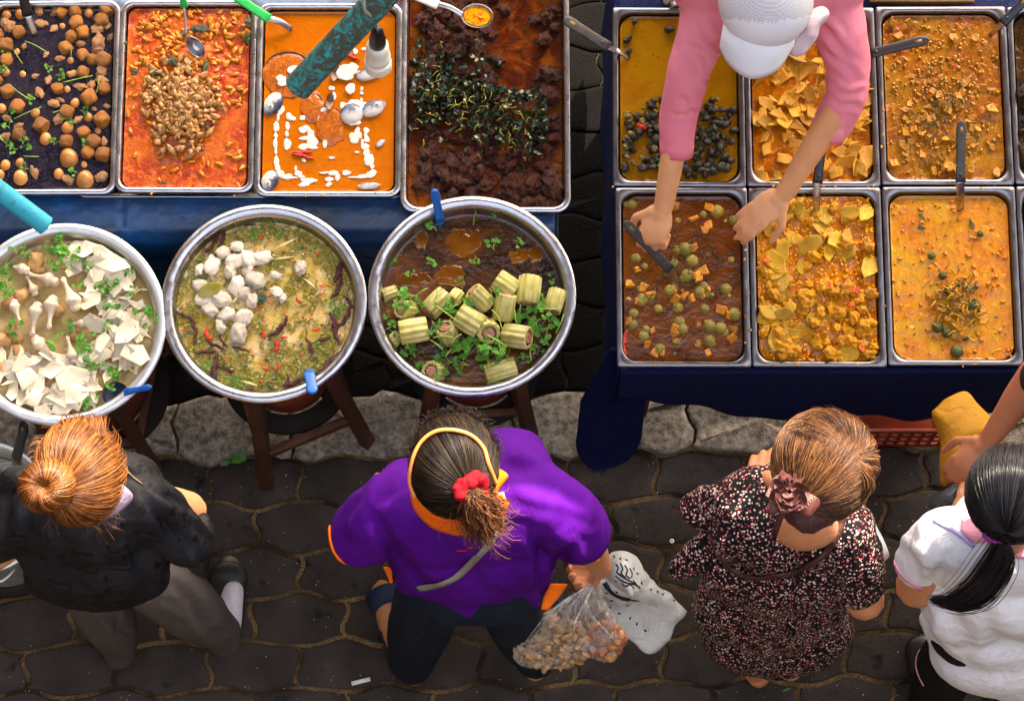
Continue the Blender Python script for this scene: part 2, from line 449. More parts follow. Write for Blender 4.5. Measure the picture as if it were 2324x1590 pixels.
def liquid(name, cols, scale=12, rough=.16, fine=None, finec=None, speck=None, k=1, bump=.0015, spec=.45):
    s = NB(name); f = s.noise(scale, 6, .6, 1.2); cols = [(q[0]*.94, min(255, q[1]*1.06), q[2]) for q in cols] if name.startswith('curry') and name != 'curry_mustard' else cols
    c = s.ramp(f, [(.3+.4*i/(len(cols)-1), rgba(q, k)) for i, q in enumerate(cols)])
    if fine: 
        g = s.noise(fine, 4, .7, .6); c = s.mix(s.ramp(g, [(.5, (0, 0, 0)), (.62, (255, 255, 255))]), c, rgba(finec, k))
    if speck:
        sp = s.ramp(s.vor(speck[0]), [(.0, (255, 255, 255)), (.12, (255, 255, 255)), (.17, (0, 0, 0))]); m2 = s.ramp(s.noise(25, 2), [(.48, (0, 0, 0)), (.58, (255, 255, 255))])
        c = s.mix(s.mix(1.0, sp, m2, 'MULTIPLY'), c, rgba(speck[1], k))
    s.col(c); s.set(rough=rough, spec=spec); s.bump(s.noise(90, 4, .6), bump); return s.m
# left stall
GL = 'steel trays in the left stall'; GR = 'steel pans set in the right table'
TB = tray('t1', [(-28, 3), (273, 0), (260, 441), (-30, 441)], ZT, 'steel tray of eggs and tofu in dark broth, at far left', GL, ro=.03, ri=.022)
tray('t2', [(274, 0), (583, 0), (574, 437), (259, 437)], ZT, 'steel tray of red curry with a heap of brown meat pieces', GL, ro=.03, ri=.022)
tray('t3', [(587, 7), (914, 7), (908, 446), (575, 446)], ZT, 'steel tray of orange fish curry streaked with white cream', GL, ro=.03, ri=.022)
tray('t4', [(918, -60), (1302, -60), (1283, 481), (903, 481)], ZT, 'deep steel tray of dark fried meat under wilted green leaves', GL, ro=.035, ri=.03, fill=.04, depth=.085)
tray('ra', [(1385, 16), (1684, 20), (1695, 423), (1398, 423)], ZT, 'steel pan of black snails in mustard yellow curry', GR, ro=.006, ri=.036, mat=STEEL_D)
tray('rb', [(1686, 18), (1984, 18), (1997, 423), (1698, 423)], ZT, 'steel pan of yellow bamboo shoot slices under the vendor right arm', GR, ro=.006, ri=.036, mat=STEEL_D)
tray('rc', [(1988, 16), (2284, 15), (2299, 419), (2001, 419)], ZT, 'steel pan of brown curry with chopped vegetables in the upper row', GR, ro=.006, ri=.036, mat=STEEL_D)
tray('rd', [(1396, 426), (1694, 426), (1706, 832), (1402, 832)], ZT, 'steel pan of dark broth with eggplants and pumpkin cubes', GR, ro=.006, ri=.036, mat=STEEL_D)
tray('re', [(1699, 426), (1998, 426), (2013, 832), (1709, 832)], ZT, 'steel pan of bright yellow curry with lumpy yellow pieces', GR, ro=.006, ri=.036, mat=STEEL_D)
tray('rf', [(2003, 424), (2305, 424), (2321, 829), (2016, 829)], ZT, 'steel pan of orange curry with green shreds heaped in it', GR, ro=.006, ri=.036, mat=STEEL_D)
tray('rg', [(2288, 16), (2585, 16), (2600, 418), (2303, 418)], ZT, 'steel pan cut by the right edge of the photo, upper row', GR, ro=.006, ri=.036, mat=STEEL_D)
tray('rh', [(2310, 423), (2610, 423), (2626, 828), (2322, 828)], ZT, 'steel pan cut by the right edge of the photo, lower row', GR, ro=.006, ri=.036, mat=STEEL_D)
# a flat sheet pan showing under trays 2 and 3
c0, w0, h0, a0 = quad([(190, -30), (930, -30), (915, 451), (170, 447)], ZT-.075)
V, F = loft([[(x, y, 0) for x, y in rrect(w0, h0, .03, 6)], [(x, y, .008) for x, y in rrect(w0+.004, h0+.004, .03, 6)], [(x, y, .004) for x, y in rrect(w0-.01, h0-.01, .028, 6)], [(x, y, -.004) for x, y in rrect(w0-.03, h0-.03, .02, 6)]])
V = V@np.array(Matrix.Rotation(a0, 3, 'Z')).T+np.array(c0)
tag(obj('sheet_pan', (V, F), STEEL, origin=c0), 'shallow steel sheet pan lying under the red and orange curry trays', 'pan')
# ------------------------------------------------------------------ bowls on stools
BW = {}
def bowl(key, px, py, rpx, z, label, fill=.035):
    c = P(px, py, z); r = rpx*S(px, py, z)
    T = thing('steel_bowl', label, 'basin', c, 'big steel basins in a row')
    pr = [(r-.004, -.006), (r, -.003), (r-.001, .0005), (r-.012, .002), (r-.021, .0), (r-.026, -.004), (r-.030, -.012), (r-.034, -.03), (r-.045, -.07), (r-.075, -.12), (r-.12, -.135)]
    V, F = lathe(pr, 96, cap=True); V = np.array([v+np.array((0, 0, .002*nz(v, 5, px))) for v in V])+np.array(c)
    obj('basin', (V, F), ALU if key == 'b1' else STEEL, T)
    BW[key] = dict(c=c, r=r-.0345, z=z-fill); return T
bowl('b1', 140, 734, 238, .84, 'steel basin of chicken drumsticks and tofu skin sheets at the left')
bowl('b2', 599, 687, 234, .84, 'middle steel basin of cloudy soup with red chilies and greens')
bowl('b3', 1071, 671, 237, .84, 'steel basin of brown broth with stuffed gourd pieces')
def disc(key, name, label, mat, amp=.0012, freq=28, extra=None):
    b = BW[key]; V = []; F = []; nr, na = 60, 150
    for i in range(nr+1):
        rr_ = b['r']*i/nr
        for k in range(na):
            a = 2*math.pi*k/na; x, y = rr_*math.cos(a), rr_*math.sin(a)
            z = amp*(nz((x, y, 0), freq, 2)+.5*nz((x, y, 0), freq*2.5, 4))+.0015*math.exp(-(b['r']-rr_)/.003)
            if extra: z += extra(x, y)
            V.append((b['c'].x+x, b['c'].y+y, b['z']+z))
    for i in range(nr):
        for k in range(na):
            k2 = (k+1) % na; F.append((i*na+k, i*na+k2, (i+1)*na+k2, (i+1)*na+k))
    return tag(obj(name, (V, F), mat, origin=(b['c'].x, b['c'].y, b['z'])), label, 'soup')
disc('b1', 'clear_soup', 'pale golden clear soup filling the left basin', liquid('soup_gold', [(124, 100, 52), (176, 150, 92), (212, 190, 134)], 9, .08))
disc('b2', 'cloudy_soup', 'cloudy beige herb soup filling the middle basin', liquid('soup_cloudy', [(150, 124, 20), (184, 158, 76), (208, 184, 128), (220, 198, 150)], 9, .12, 60, (150, 130, 24), (90, (96, 100, 20))), .002)
disc('b3', 'brown_broth', 'dark brown broth with floating fat filling the right basin', liquid('soup_brown', [(18, 9, 3), (40, 20, 5), (86, 46, 5), (126, 76, 8)], 5, .05, 130, (62, 46, 34)), .0008)
def stool(cx, cy, feet, label):
    """feet: two seen feet (pixels on the ground); the others by symmetry."""
    g = P(cx, cy, 0); T = thing('wooden_stool', label, 'stool', (g.x, g.y, 0), 'wooden stools carrying the basins')
    A = P(*feet[0], 0)-g; B = P(*feet[1], 0)-g; ft = [A, B, -A, -B]; tops = []; 
    for f in ft:
        t = g+f*.62; tops.append(Vector((t.x, t.y, .66)))
        obj('leg', beam(g+f, (t.x, t.y, .66), .036, .03), WOOD, T)
    for i in range(4):
        a = g+ft[i]; b = g+ft[(i+1) % 4]
        for zz in (.22, .62):
            pa = a.lerp(tops[i], zz/.66); pb = b.lerp(tops[(i+1) % 4], zz/.66)
            obj('rail', beam(pa, pb, .022 if zz < .5 else .03, .035), WOOD, T)
    bz = .66; cc = g
    Bn = thing('charcoal_burner', 'terracotta charcoal burner standing inside the '+label, 'burner', (g.x, g.y, .2), 'clay burners under the basins')
    V, F = lathe([(.08, .0), (.115, .01), (.135, .2), (.15, .36), (.16, .42), (.155, .45), (.135, .45), (.125, .36), (.1, .3)], 48, cap=True)
    obj('burner_pot', (V+np.array((g.x, g.y, .22)), F), TERRA, Bn)
    V, F = lathe([(.165, .0), (.172, .02), (.165, .03), (.12, .03)], 48); obj('ash_ring', (V+np.array((g.x, g.y, .2)), F), simple('soot', [(20, 16, 14), (34, 26, 22)], 20, .9), Bn)
stool(667, 885, ((606, 1100), (835, 1005)), 'dark wooden stool under the middle basin')
stool(1082, 872, ((1205, 990), (962, 1010)), 'dark wooden stool under the right basin')
stool(262, 928, ((352, 1062), (120, 1060)), 'dark wooden stool under the left basin')
# ------------------------------------------------------------------ tables
def surface_grid(fn, nu, nv):
    V = [fn(i/nu, j/nv) for j in range(nv+1) for i in range(nu+1)]
    F = [(j*(nu+1)+i, j*(nu+1)+i+1, (j+1)*(nu+1)+i+1, (j+1)*(nu+1)+i) for j in range(nv) for i in range(nu)]
    return np.array([tuple(v) for v in V]), F
def solid(VF, t=.003):
    V, F = VF; me = bpy.data.meshes.new('t'); me.from_pydata([tuple(v) for v in V], [], F); o = bpy.data.objects.new('t', me); C.objects.link(o)
    m = o.modifiers.new('s', 'SOLIDIFY'); m.thickness = t; m.offset = -1
    dg = bpy.context.evaluated_depsgraph_get(); dg.update(); e = o.evaluated_get(dg); m2 = e.to_mesh()
    co = np.array([v.co[:] for v in m2.vertices]); Fs = [tuple(p.vertices) for p in m2.polygons]; e.to_mesh_clear(); bpy.data.objects.remove(o); bpy.data.meshes.remove(me)
    return co, Fs
zt = .715
LT = thing('stall_table', 'blue vinyl covered table carrying the left stall trays', 'table', (P(300, 250, 0).x, P(300, 250, 0).y, 0))
xl, xr = P(-400, 300, zt).x, P(1262, 300, zt).x; yf = P(600, 528, zt).y; yb = P(600, -420, zt).y
def drape(u, v):
    x = xl+(xr-xl)*u; s_ = v*1.0; fl = .009*abs(math.sin(u*math.pi*5.2))**.3
    # profile along v: back -> front edge (rounded) -> hanging down to the ground
    prof = [(0, yb, zt), (.55, yf+.05, zt), (.62, yf+.012, zt-.006), (.68, yf-.012, zt-.03), (.74, yf-.017, zt-.07), (1, yf-.012, .12)]
    for (a, y0, z0), (b, y1, z1) in zip(prof, prof[1:]):
        if s_ <= b: t = (s_-a)/(b-a); y = y0+(y1-y0)*t; z = z0+(z1-z0)*t; break
    k = max(0, (s_-.6)/.4); y += .012*k*math.sin(u*23)+.006*math.sin(u*60)*k
    sm = (x-P(276, 500, zt).x)/.355; d = abs(sm-round(sm))*.355
    z -= .004*math.exp(-(d/.006)**2)*(1 if s_ > .5 else 0)
    return Vector((x, y, z+.0015*nz((x, y, z), 9)))
V, F = surface_grid(drape, 240, 60); obj('vinyl_cover', solid((V, F), .003), BLUEV, LT)
for sx in (xl+.06, xr-.05):
    for sy in (yb-.05, yf+.06): obj('leg', beam((sx, sy, 0), (sx, sy, zt-.01), .035, .035), WOOD, LT)
for i in range(-1, 4):
    x = P(276, 500, zt).x+.355*i
    pth = [drape((x-xl)/(xr-xl), v)+Vector((0, -.002 if v > .62 else 0, .002)) for v in [.5+.5*k/24 for k in range(25)]]
    obj('seam', tube(pth, .0013, 5), simple('seam_grime', [(70, 62, 44), (96, 84, 60)], 60, .8, rnd=False), LT)
for yy in (P(600, 60, zt).y, P(600, 380, zt).y):
    obj('support_bar', beam((P(-60, 300, zt).x, yy, zt+.008), (P(1290, 300, zt).x, yy, zt+.008), .03, .016, .002), STEEL_D, LT)
zr = .725
RT = thing('serving_table', 'table under a navy blue cloth carrying the right hand pans', 'table', (P(1900, 600, 0).x, P(1900, 600, 0).y, 0))
ax, bx = P(1404, 600, zr).x, P(2760, 600, zr).x; fy = P(1800, 838, zr+.05).y; by = P(1800, -120, zr).y
hem = lambda u: .36 if u > .28 else .36+.22*(1-u/.28)**1.6
def front(u, v):
    x = ax+(bx-ax)*u; h = hem(u); z = zr+.045+(h-(zr+.045))*v
    y = fy-.004-.014*v*(.4+.6*math.sin(min(u*6, math.pi/2)))+.008*v*math.sin(x*17)+.004*v*math.sin(x*41+1)
    return Vector((x, y, z))
obj('cloth_front', solid(surface_grid(front, 160, 36), .0025), NAVY, RT)
def top(u, v): return Vector((ax+(bx-ax)*u, fy+(by-fy)*v, zr+.045*(1-min(1, v*30))))
obj('cloth_top', solid(surface_grid(top, 60, 60), .0025), NAVY, RT)
def left(u, v):
    y = fy+(by-fy)*u; z = zr+(.1-zr)*v; x = ax-.004-.012*v-.005*v*math.sin(y*19)
    return Vector((x, y, z))
obj('cloth_side', solid(surface_grid(left, 70, 26), .0025), NAVY, RT)
# the loose rounded corner of the cloth reaching out over the pavement
def corner(u, v):
    zz = zr*(1-v)**1.25+.03*v+.02; t = u*2-1
    cpx = 1404-22*v; cy0 = 790; L_ = 275
    wpx = 18+56*min(1, v*2.4)
    rnd = math.sqrt(max(0, 1-max(0, (v-.72)/.28)**2)) if v > .72 else 1
    px = cpx+t*wpx*rnd-8*v; py = cy0+L_*v+14*v*(-t)*.4
    p = P(px, py, zz); p.z += .03*(1-t*t)*math.sin(math.pi*min(1, v))*.8; return p
obj('cloth_corner', solid(surface_grid(corner, 30, 60), .003), NAVY, RT)
hp = [corner(0, .72+.28*k/20) for k in range(21)]+[corner(1, 1-.28*k/20) for k in range(21)]
obj('hem_seam', tube(hp, .0018, 5), simple('hem_thread', [(78, 62, 34), (96, 78, 44)], 60, .8, rnd=False), RT)
for x in (ax+.08, bx-.1):
    for y in (fy+.08, by-.1): obj('leg', beam((x, y, 0), (x, y, zr-.01), .04, .04), WOOD, RT)
# orange crate on the ground under the table
cc, cw, ch, ca = quad([(1946, 850), (2150, 850), (2150, 976), (1946, 976)], .2)
CR = thing('plastic_crate', 'dark orange plastic crate under the navy table cloth', 'crate', (cc.x, cc.y, .02))
OR = simple('orange_plastic', [(120, 42, 14), (160, 62, 24)], 12, .45, rnd=False)
pr = []
for zc in (.03, .08, .13, .185): 
    for sgn in (-1, 1):
        pr.append(xf(box(cw, .008, .02 if zc < .18 else .03, .002), (cc.x, cc.y+sgn*ch/2, zc))); pr.append(xf(box(.008, ch, .02 if zc < .18 else .03, .002), (cc.x+sgn*cw/2, cc.y, zc)))
for k in range(9):
    x = cc.x-cw/2+cw*k/8
    for sgn in (-1, 1): pr.append(xf(box(.008, .011, .17, .002), (x, cc.y+sgn*ch/2, .105)))
obj('crate_body', join(*pr), OR, CR); obj('crate_base', xf(box(cw, ch, .01, .002), (cc.x, cc.y, .026)), OR, CR)
# behind the vendor: foil bag, boards, dark backdrop boxes
tag(obj('foil_bag', xf(lump((.05, .04, .03), 3, .5, 2.2, 3), P(1556, -6, .79)), metal('crumpled_foil', (.7, .7, .7, 1), .22), origin=P(1556, -6, .79)), 'crumpled silver foil bag beside the vendor at the top edge', 'bag')
p0 = P(2060, -40, .74)
BD = simple('brown_board', [(92, 70, 30), (120, 92, 44)], 9, .6, .002, rnd=False)
tag(obj('wooden_board', xf(box(.26, .09, .02, .003), P(2090, -30, .755)), BD, origin=P(2090, -30, .755)), 'brown wooden board behind the upper right pans', 'board')
tag(obj('striped_cloth', solid(surface_grid(lambda u, v: P(900+22*u, -10+70*v, .79+.006*math.sin(v*9+u*5)), 12, 30), .002), (lambda s: (s.col(s.ramp(s.n('ShaderNodeTexWave', Scale=60).outputs['Fac'], [(.4, (110, 50, 90)), (.6, (180, 130, 160))])), s.set(rough=.8), s.m)[-1])(NB('striped_fabric'))), 'magenta striped cloth tucked between the two left trays', 'cloth')
# unseen canopy behind the stalls, added and sized to keep the sun off
CN = thing('shade_canopy', 'unseen grey canvas canopy added to shade the stalls and street', 'canopy', (0, 4.6, 0))
def can(u, v): return Vector((-7+14*u, YC+2.6*v, ZC+.5*v+.05*math.sin(u*40)*(1-v)))
YC, ZC = 3.05, 1.36+(3.05-1.15)*math.tan(SUN_EL)/math.cos(SUN_AZ)
obj('canvas', solid(surface_grid(can, 160, 12), .004), cloth('canvas_grey', (120, 118, 110)), CN)
for x in (-6.6, -3.2, 3.2, 6.6): obj('post', tube([(x, YC+.1, 0), (x, YC+.1, ZC+.02)], .025, 12), STEEL_D, CN)
obj('beam', beam((-7, YC+.1, ZC-.02), (7, YC+.1, ZC-.02), .04, .05), STEEL_D, CN)

# added, unseen: high awning against sky reflections, shop fronts that close off the sky
AW = thing('reflection_blocker_awning', 'unseen dark awning added to keep sky reflections off the food', 'awning', (0, 4.5, 0)); DKC = cloth('awning_dark', (44, 42, 44))
obj('roof_sheet', solid(surface_grid(lambda u, v: Vector((-7+14*u, 2.75+3.2*v, 8.2+.04*math.sin(u*60))), 120, 10), .01), DKC, AW)
for x in (-6.8, 6.8): obj('post', tube([(x, 5.8, 0), (x, 5.8, 8.2)], .05, 12), STEEL_D, AW)
def shop(x0, x1, y0, y1, h, lab, c):
    B = thing('sky_blocking_building', lab, 'building', ((x0+x1)/2, (y0+y1)/2, 0)); obj('wall', xf(box(x1-x0, y1-y0, h), ((x0+x1)/2, (y0+y1)/2, h/2)), simple('render_'+lab[:4], [c, tuple(q*.8 for q in c)], 2, .9), B)
    obj('roof', xf(box(x1-x0+.4, y1-y0+.4, .2), ((x0+x1)/2, (y0+y1)/2, h+.1)), STEEL_D, B)
shop(-9, -5, -8, 9, 8.5, 'brown shop house left of the street', (110, 88, 70)); shop(5.6, 9, -8, 3, 7.5, 'grey shop house right of the street', (96, 92, 90)); shop(-5, 5, -9, -4.2, 9, 'tall shop house behind the footbridge', (104, 96, 86))
# ------------------------------------------------------------------ liquids in the trays
DARKB = liquid('dark_broth', [(20, 17, 22), (29, 26, 34), (42, 37, 46), (46, 22, 20)], 9, .1, 130, (50, 50, 68), None, 1, .0008)
surf('t1', 'dark_broth', 'dark purplish soy broth filling the egg and tofu tray', 'broth', DARKB, .0006)
surf('t2', 'red_curry', 'red orange curry sauce around the brown meat heap', 'curry', liquid('curry_red', [(144, 30, 2), (176, 52, 2), (196, 84, 5), (184, 66, 3)], 7, .14, 60, (216, 104, 10), (200, (120, 30, 6)), 1, .003), .002, 40, lambda u, v, x, y: .014*math.exp(-((u-.52)/.26)**2-((v-.5)/.26)**2))
surf('t3', 'orange_curry', 'smooth orange fish curry sauce under white cream streaks', 'curry', liquid('curry_orange', [(172, 80, 2), (188, 92, 3), (196, 98, 5)], 5, .13, 70, (184, 86, 4), (160, (180, 60, 8)), 1, .0012), .0012, 18)
surf('t4', 'dark_oil', 'dark red cooking oil at the bottom of the fried meat tray', 'sauce', liquid('oil_dark', [(34, 8, 3), (74, 22, 4), (120, 62, 8), (92, 52, 14)], 8, .1, 40, (46, 26, 10)), .001)
surf('ra', 'mustard_curry', 'mustard yellow curry sauce around the black snails', 'curry', liquid('curry_mustard', [(128, 86, 1), (150, 104, 2), (138, 78, 2)], 6, .14, None, None, (70, (70, 60, 14)), 1, .001), .0008)
surf('rb', 'amber_curry', 'amber curry sauce between yellow bamboo shoot slices', 'curry', liquid('curry_amber', [(112, 46, 1), (156, 76, 2), (182, 104, 3)], 9, .13, 50, (190, 112, 5)), .0015)
surf('rc', 'brown_curry', 'rusty brown curry with a lighter frothy patch in the middle', 'curry', liquid('curry_brown', [(116, 44, 1), (142, 66, 2), (158, 96, 6), (146, 90, 8)], 6, .16, 80, (164, 104, 10), (170, (100, 50, 8)), 1, .002), .002, 30)
surf('rd', 'tamarind_broth', 'dark brown broth of the eggplant and pumpkin pan', 'broth', liquid('broth_dark', [(44, 16, 1), (84, 40, 2), (106, 56, 3), (62, 28, 4)], 7, .07), .0008)
surf('re', 'yellow_curry', 'deep yellow curry of the pan with lumpy yellow pieces', 'curry', liquid('curry_yellow', [(150, 62, 1), (190, 100, 1), (216, 134, 3)], 9, .15, 70, (216, 136, 3)), .0025, 40)
surf('rf', 'thick_orange_curry', 'thick orange curry with yellow oil patches in the lower right pan', 'curry', liquid('curry_thick', [(178, 80, 2), (200, 106, 2), (204, 132, 4), (192, 124, 4)], 7, .14, 45, (196, 126, 5), (170, (110, 60, 8)), 1, .0025), .0022, 34)
surf('rg', 'black_sauce', 'dark oily sauce in the pan at the upper right edge', 'sauce', liquid('sauce_black', [(24, 14, 5), (48, 30, 8), (74, 44, 10)], 10, .12), .002)
surf('rh', 'black_gravy', 'dark gravy in the pan at the lower right edge', 'sauce', MATS.get('x') or liquid('sauce_black2', [(20, 14, 6), (40, 30, 10), (60, 40, 12)], 10, .12), .002)
# ------------------------------------------------------------------ food kinds
FM = {}
def fm(name, cols, scale=60, rough=.35, bump=.001, **kw):
    rough = max(.14, rough*.6)
    FM[name] = simple('food_'+name, cols, scale, rough, bump, sss=kw.pop('sss', .06), **dict(dict(spec=.5), **kw)); return FM[name]
fm('egg', [(176, 112, 48), (204, 146, 74)], 30, .25, .0002); fm('tofu', [(110, 62, 14), (166, 104, 28), (190, 132, 48)], 60, .5, .002)
fm('pork', [(168, 110, 56), (196, 150, 100), (120, 72, 36)], 50, .4, .002); fm('meat', [(110, 68, 26), (166, 114, 52), (190, 142, 76), (92, 54, 20)], 45, .4, .002)
fm('curried_meat', [(176, 100, 6), (200, 128, 14)], 50, .3, .002); fm('chicken', [(206, 186, 150), (228, 212, 182), (220, 192, 152)], 25, .35, .001)
fm('tofu_skin', [(222, 208, 168), (240, 230, 200), (226, 208, 160)], 14, .45, .001); fm('bamboo_pale', [(206, 186, 120), (224, 208, 150)], 20, .4)
fm('whitefish', [(240, 224, 190), (250, 242, 220), (226, 202, 160)], 40, .4, .002); fm('chili_dry', [(44, 8, 14), (84, 16, 26), (60, 10, 18)], 60, .25, .0015)
fm('chili_red', [(190, 24, 8), (224, 52, 18)], 30, .25); fm('gourd', [(146, 140, 62), (186, 178, 96), (204, 196, 128)], 24, .4, .001)
fm('stuffing', [(150, 104, 74), (186, 140, 108), (200, 120, 80)], 140, .6, .002); fm('snail', [(22, 18, 12), (44, 36, 20), (66, 54, 22)], 50, .18, .001)
fm('snail_pale', [(86, 74, 28), (132, 116, 52)], 60, .2); fm('shoot', [(184, 118, 2), (206, 148, 5), (200, 154, 12)], 25, .35, .001)
fm('yellow_lump', [(210, 128, 1), (234, 160, 2), (240, 178, 5)], 50, .35, .002); fm('yellow_slice', [(186, 138, 2), (208, 166, 6)], 25, .35, .001)
fm('pumpkin', [(196, 118, 8), (220, 146, 16)], 30, .35); fm('eggplant', [(112, 98, 16), (150, 134, 34), (92, 84, 18)], 14, .2)
fm('veg_brown', [(168, 108, 8), (196, 138, 16), (140, 84, 6)], 40, .35, .001); fm('fried', [(34, 12, 5), (70, 28, 12), (94, 42, 18), (44, 16, 8)], 45, .28, .004)
fm('fried_dark', [(30, 16, 8), (62, 36, 14), (88, 56, 20)], 45, .25, .003); fm('fish', [(70, 78, 92), (150, 154, 158), (206, 206, 200)], 18, .22, .0008)
fm('cream', [(240, 228, 208), (246, 240, 228)], 30, .25); fm('leaf_wilt', [(10, 20, 4), (24, 42, 10), (44, 62, 18)], 40, .3, .001)
fm('cilantro', [(46, 104, 14), (78, 146, 28), (104, 170, 44)], 40, .45); fm('stem', [(120, 160, 40), (156, 188, 70)], 30, .4)
fm('green_dark', [(24, 44, 14), (44, 70, 20)], 40, .3); fm('green_soup', [(92, 92, 10), (134, 124, 16), (56, 70, 10)], 40, .3); fm('bean_green', [(84, 96, 22), (60, 74, 20)], 30, .3)
fm('mushroom', [(176, 128, 66), (206, 166, 104)], 20, .3)
# prototypes (mesh data shared by copies)
PROT = {}
def proto(kind, mat, n, fn, subs=None):
    PROT[kind] = [mesh(kind, *fn(i), FM[mat] if isinstance(mat, str) else mat) for i in range(n)]
def place(kind, px, py, z, sc, rz=None, tilt=.25, name=None, mi=None):
    o = bpy.data.objects.new(name or kind, random.choice(PROT[kind]) if mi is None else PROT[kind][mi % len(PROT[kind])]); C.objects.link(o)
    o.location = P(px, py, z); s = sc*S(px, py, z); o.scale = (s, s, s)
    o.rotation_euler = (random.uniform(-tilt, tilt), random.uniform(-tilt, tilt), random.uniform(0, 6.28) if rz is None else rz); return o
def slabpoly(seed, n=6, t=.16, curl=.2, asp=.7, rough=.25):
    """thin irregular slice with unit radius, curled."""
    rng = random.Random(seed); pts = []
    for i in range(n):
        a = 2*math.pi*(i+rng.uniform(-.25, .25))/n; r = 1+rng.uniform(-rough, rough); pts.append((r*math.cos(a), r*math.sin(a)*asp))
    fine = []
    for i in range(n):
        a, b = pts[i], pts[(i+1) % n]
        for k in range(4): fine.append((a[0]+(b[0]-a[0])*k/4, a[1]+(b[1]-a[1])*k/4))
    ax = rng.uniform(0, 3.14)
    def zc(x, y): q = x*math.cos(ax)+y*math.sin(ax); return curl*(q*q)-.15*curl+.08*nz((x, y, seed), 1.5)
    Ls = []
    for f, z in ((.3, t/2), (.7, t/2), (.97, t/2), (1, t*.3), (1, -t*.3), (.96, -t/2), (.5, -t/2)):
        Ls.append([(x*f, y*f, z+zc(x*f, y*f)) for x, y in fine])
    return loft(Ls, True, True)
def eggf(i): V, F = ico(3); V = V*np.array((.86, 1.0, .86)); V[:, 0] *= 1-.1*V[:, 1]; return V, F
proto('boiled_egg', 'egg', 2, eggf)
def tofuf(i):
    V, F = box(1.7, 1.7, 1.4, .45); bm = bmesh.new(); vs_ = [bm.verts.new(v) for v in V]; [bm.faces.new([vs_[k] for k in f]) for f in F]
    bmesh.ops.subdivide_edges(bm, edges=bm.edges[:], cuts=2, use_grid_fill=True, smooth=.3)
    V = np.array([v.co[:] for v in bm.verts]); F = [tuple(v.index for v in f.verts) for f in bm.faces]; bm.free()
    V = V*.55+V/np.linalg.norm(V, axis=1)[:, None]*.5; return np.array([v*(1+.2*nz(v, 1.3, i+3)+.06*nz(v, 5, i)) for v in V]), F
proto('tofu_puff', 'tofu', 5, tofuf)
proto('pork_piece', 'pork', 6, lambda i: lump((1.2, .75, .5), i+20, .5, 1.5, 3))
proto('meat_piece', 'meat', 6, lambda i: lump((1.15, .7, .5), i+40, .7, 1.9, 3))
proto('fried_piece', 'fried', 7, lambda i: lump((1.1, .8, .6), i+60, .7, 1.8, 3))
proto('dark_fried_piece', 'fried_dark', 6, lambda i: lump((1.3, .7, .6), i+80, .7, 1.8, 3))
proto('white_meat_piece', 'whitefish', 6, lambda i: lump((1.05, .8, .5), i+100, .42, 1.5, 3))
proto('yellow_piece', 'yellow_lump', 7, lambda i: lump((1.1, .8, .65), i+120, .7, 1.7, 3))
proto('yellow_slice', 'yellow_slice', 5, lambda i: slabpoly(i+3, 7, .16, .25, .65))
proto('shoot_slice', 'shoot', 8, lambda i: slabpoly(i+13, random.Random(i).choice([3, 4, 5, 6]), .1, .3, .7, .35))
proto('vegetable_piece', 'veg_brown', 7, lambda i: slabpoly(i+33, random.Random(i).choice([4, 5, 6]), .4, .2, .75, .3))
proto('pumpkin_cube', 'pumpkin', 5, lambda i: slabpoly(i+53, 4, .8, .05, .85, .2))
proto('tofu_skin_sheet', 'tofu_skin', 14, lambda i: slabpoly(i+73, random.Random(i).choice([4, 4, 5, 6]), .035, (.1, .5, .25, .8, -.4)[i % 5], (.7, .45, .3, .6)[i % 4], .2))
proto('bamboo_strip', 'bamboo_pale', 4, lambda i: slabpoly(i+93, 4, .1, .2, .2, .2))
proto('round_eggplant', 'eggplant', 3, lambda i: ell((0, 0, 0), (1, 1, .85), 3))
proto('mushroom', 'mushroom', 4, lambda i: lump((1, .8, .6), i+33, .4, 1.3, 3))
def snailf(i):
    pts = []; rad = []
    for k in range(40):
        a = k*.42; q = k/39; r = 1.0*(1-q)**1.1; pts.append((math.cos(a)*r*.55, math.sin(a)*r*.55, .1+q*.75)); rad.append(.52*(1-q)**.9+.04)
    a = tube(pts, rad, 10); return join(a, ell((.0, 0, .15), (.5, .5, .4), 2))
proto('snail', 'snail', 3, snailf); proto('pale_snail', 'snail_pale', 2, snailf)
def chilif(i):
    rng = random.Random(i+5); b = rng.uniform(-.8, .8); pts = [(x, b*(x*x-.5)*.45+.05*math.sin(x*7+i), .02*math.sin(9*x)) for x in np.linspace(-1, 1, 22)]
    rad = [.18*math.sin(math.pi*(.08+.84*k/21))**.6*(1+.22*math.sin(k*2.1+i)) for k in range(22)]; return tube(pts, rad, 8, flat=.7)
proto('dried_chili', 'chili_dry', 5, chilif); proto('red_chili', 'chili_red', 4, chilif)
def cilf(i):
    """sprig: branched stems each carrying lobed leaflets (thin cupped blades)."""
    rng = random.Random(i*7+1); parts = []; tips = []
    for s_ in range(5):
        a = rng.uniform(-1.3, 1.3)+(0 if s_ else 0); l = rng.uniform(.55, 1.15); e = (l*math.cos(a)-.3, l*math.sin(a), rng.uniform(.0, .25)); tips.append((e, a))
    return tips
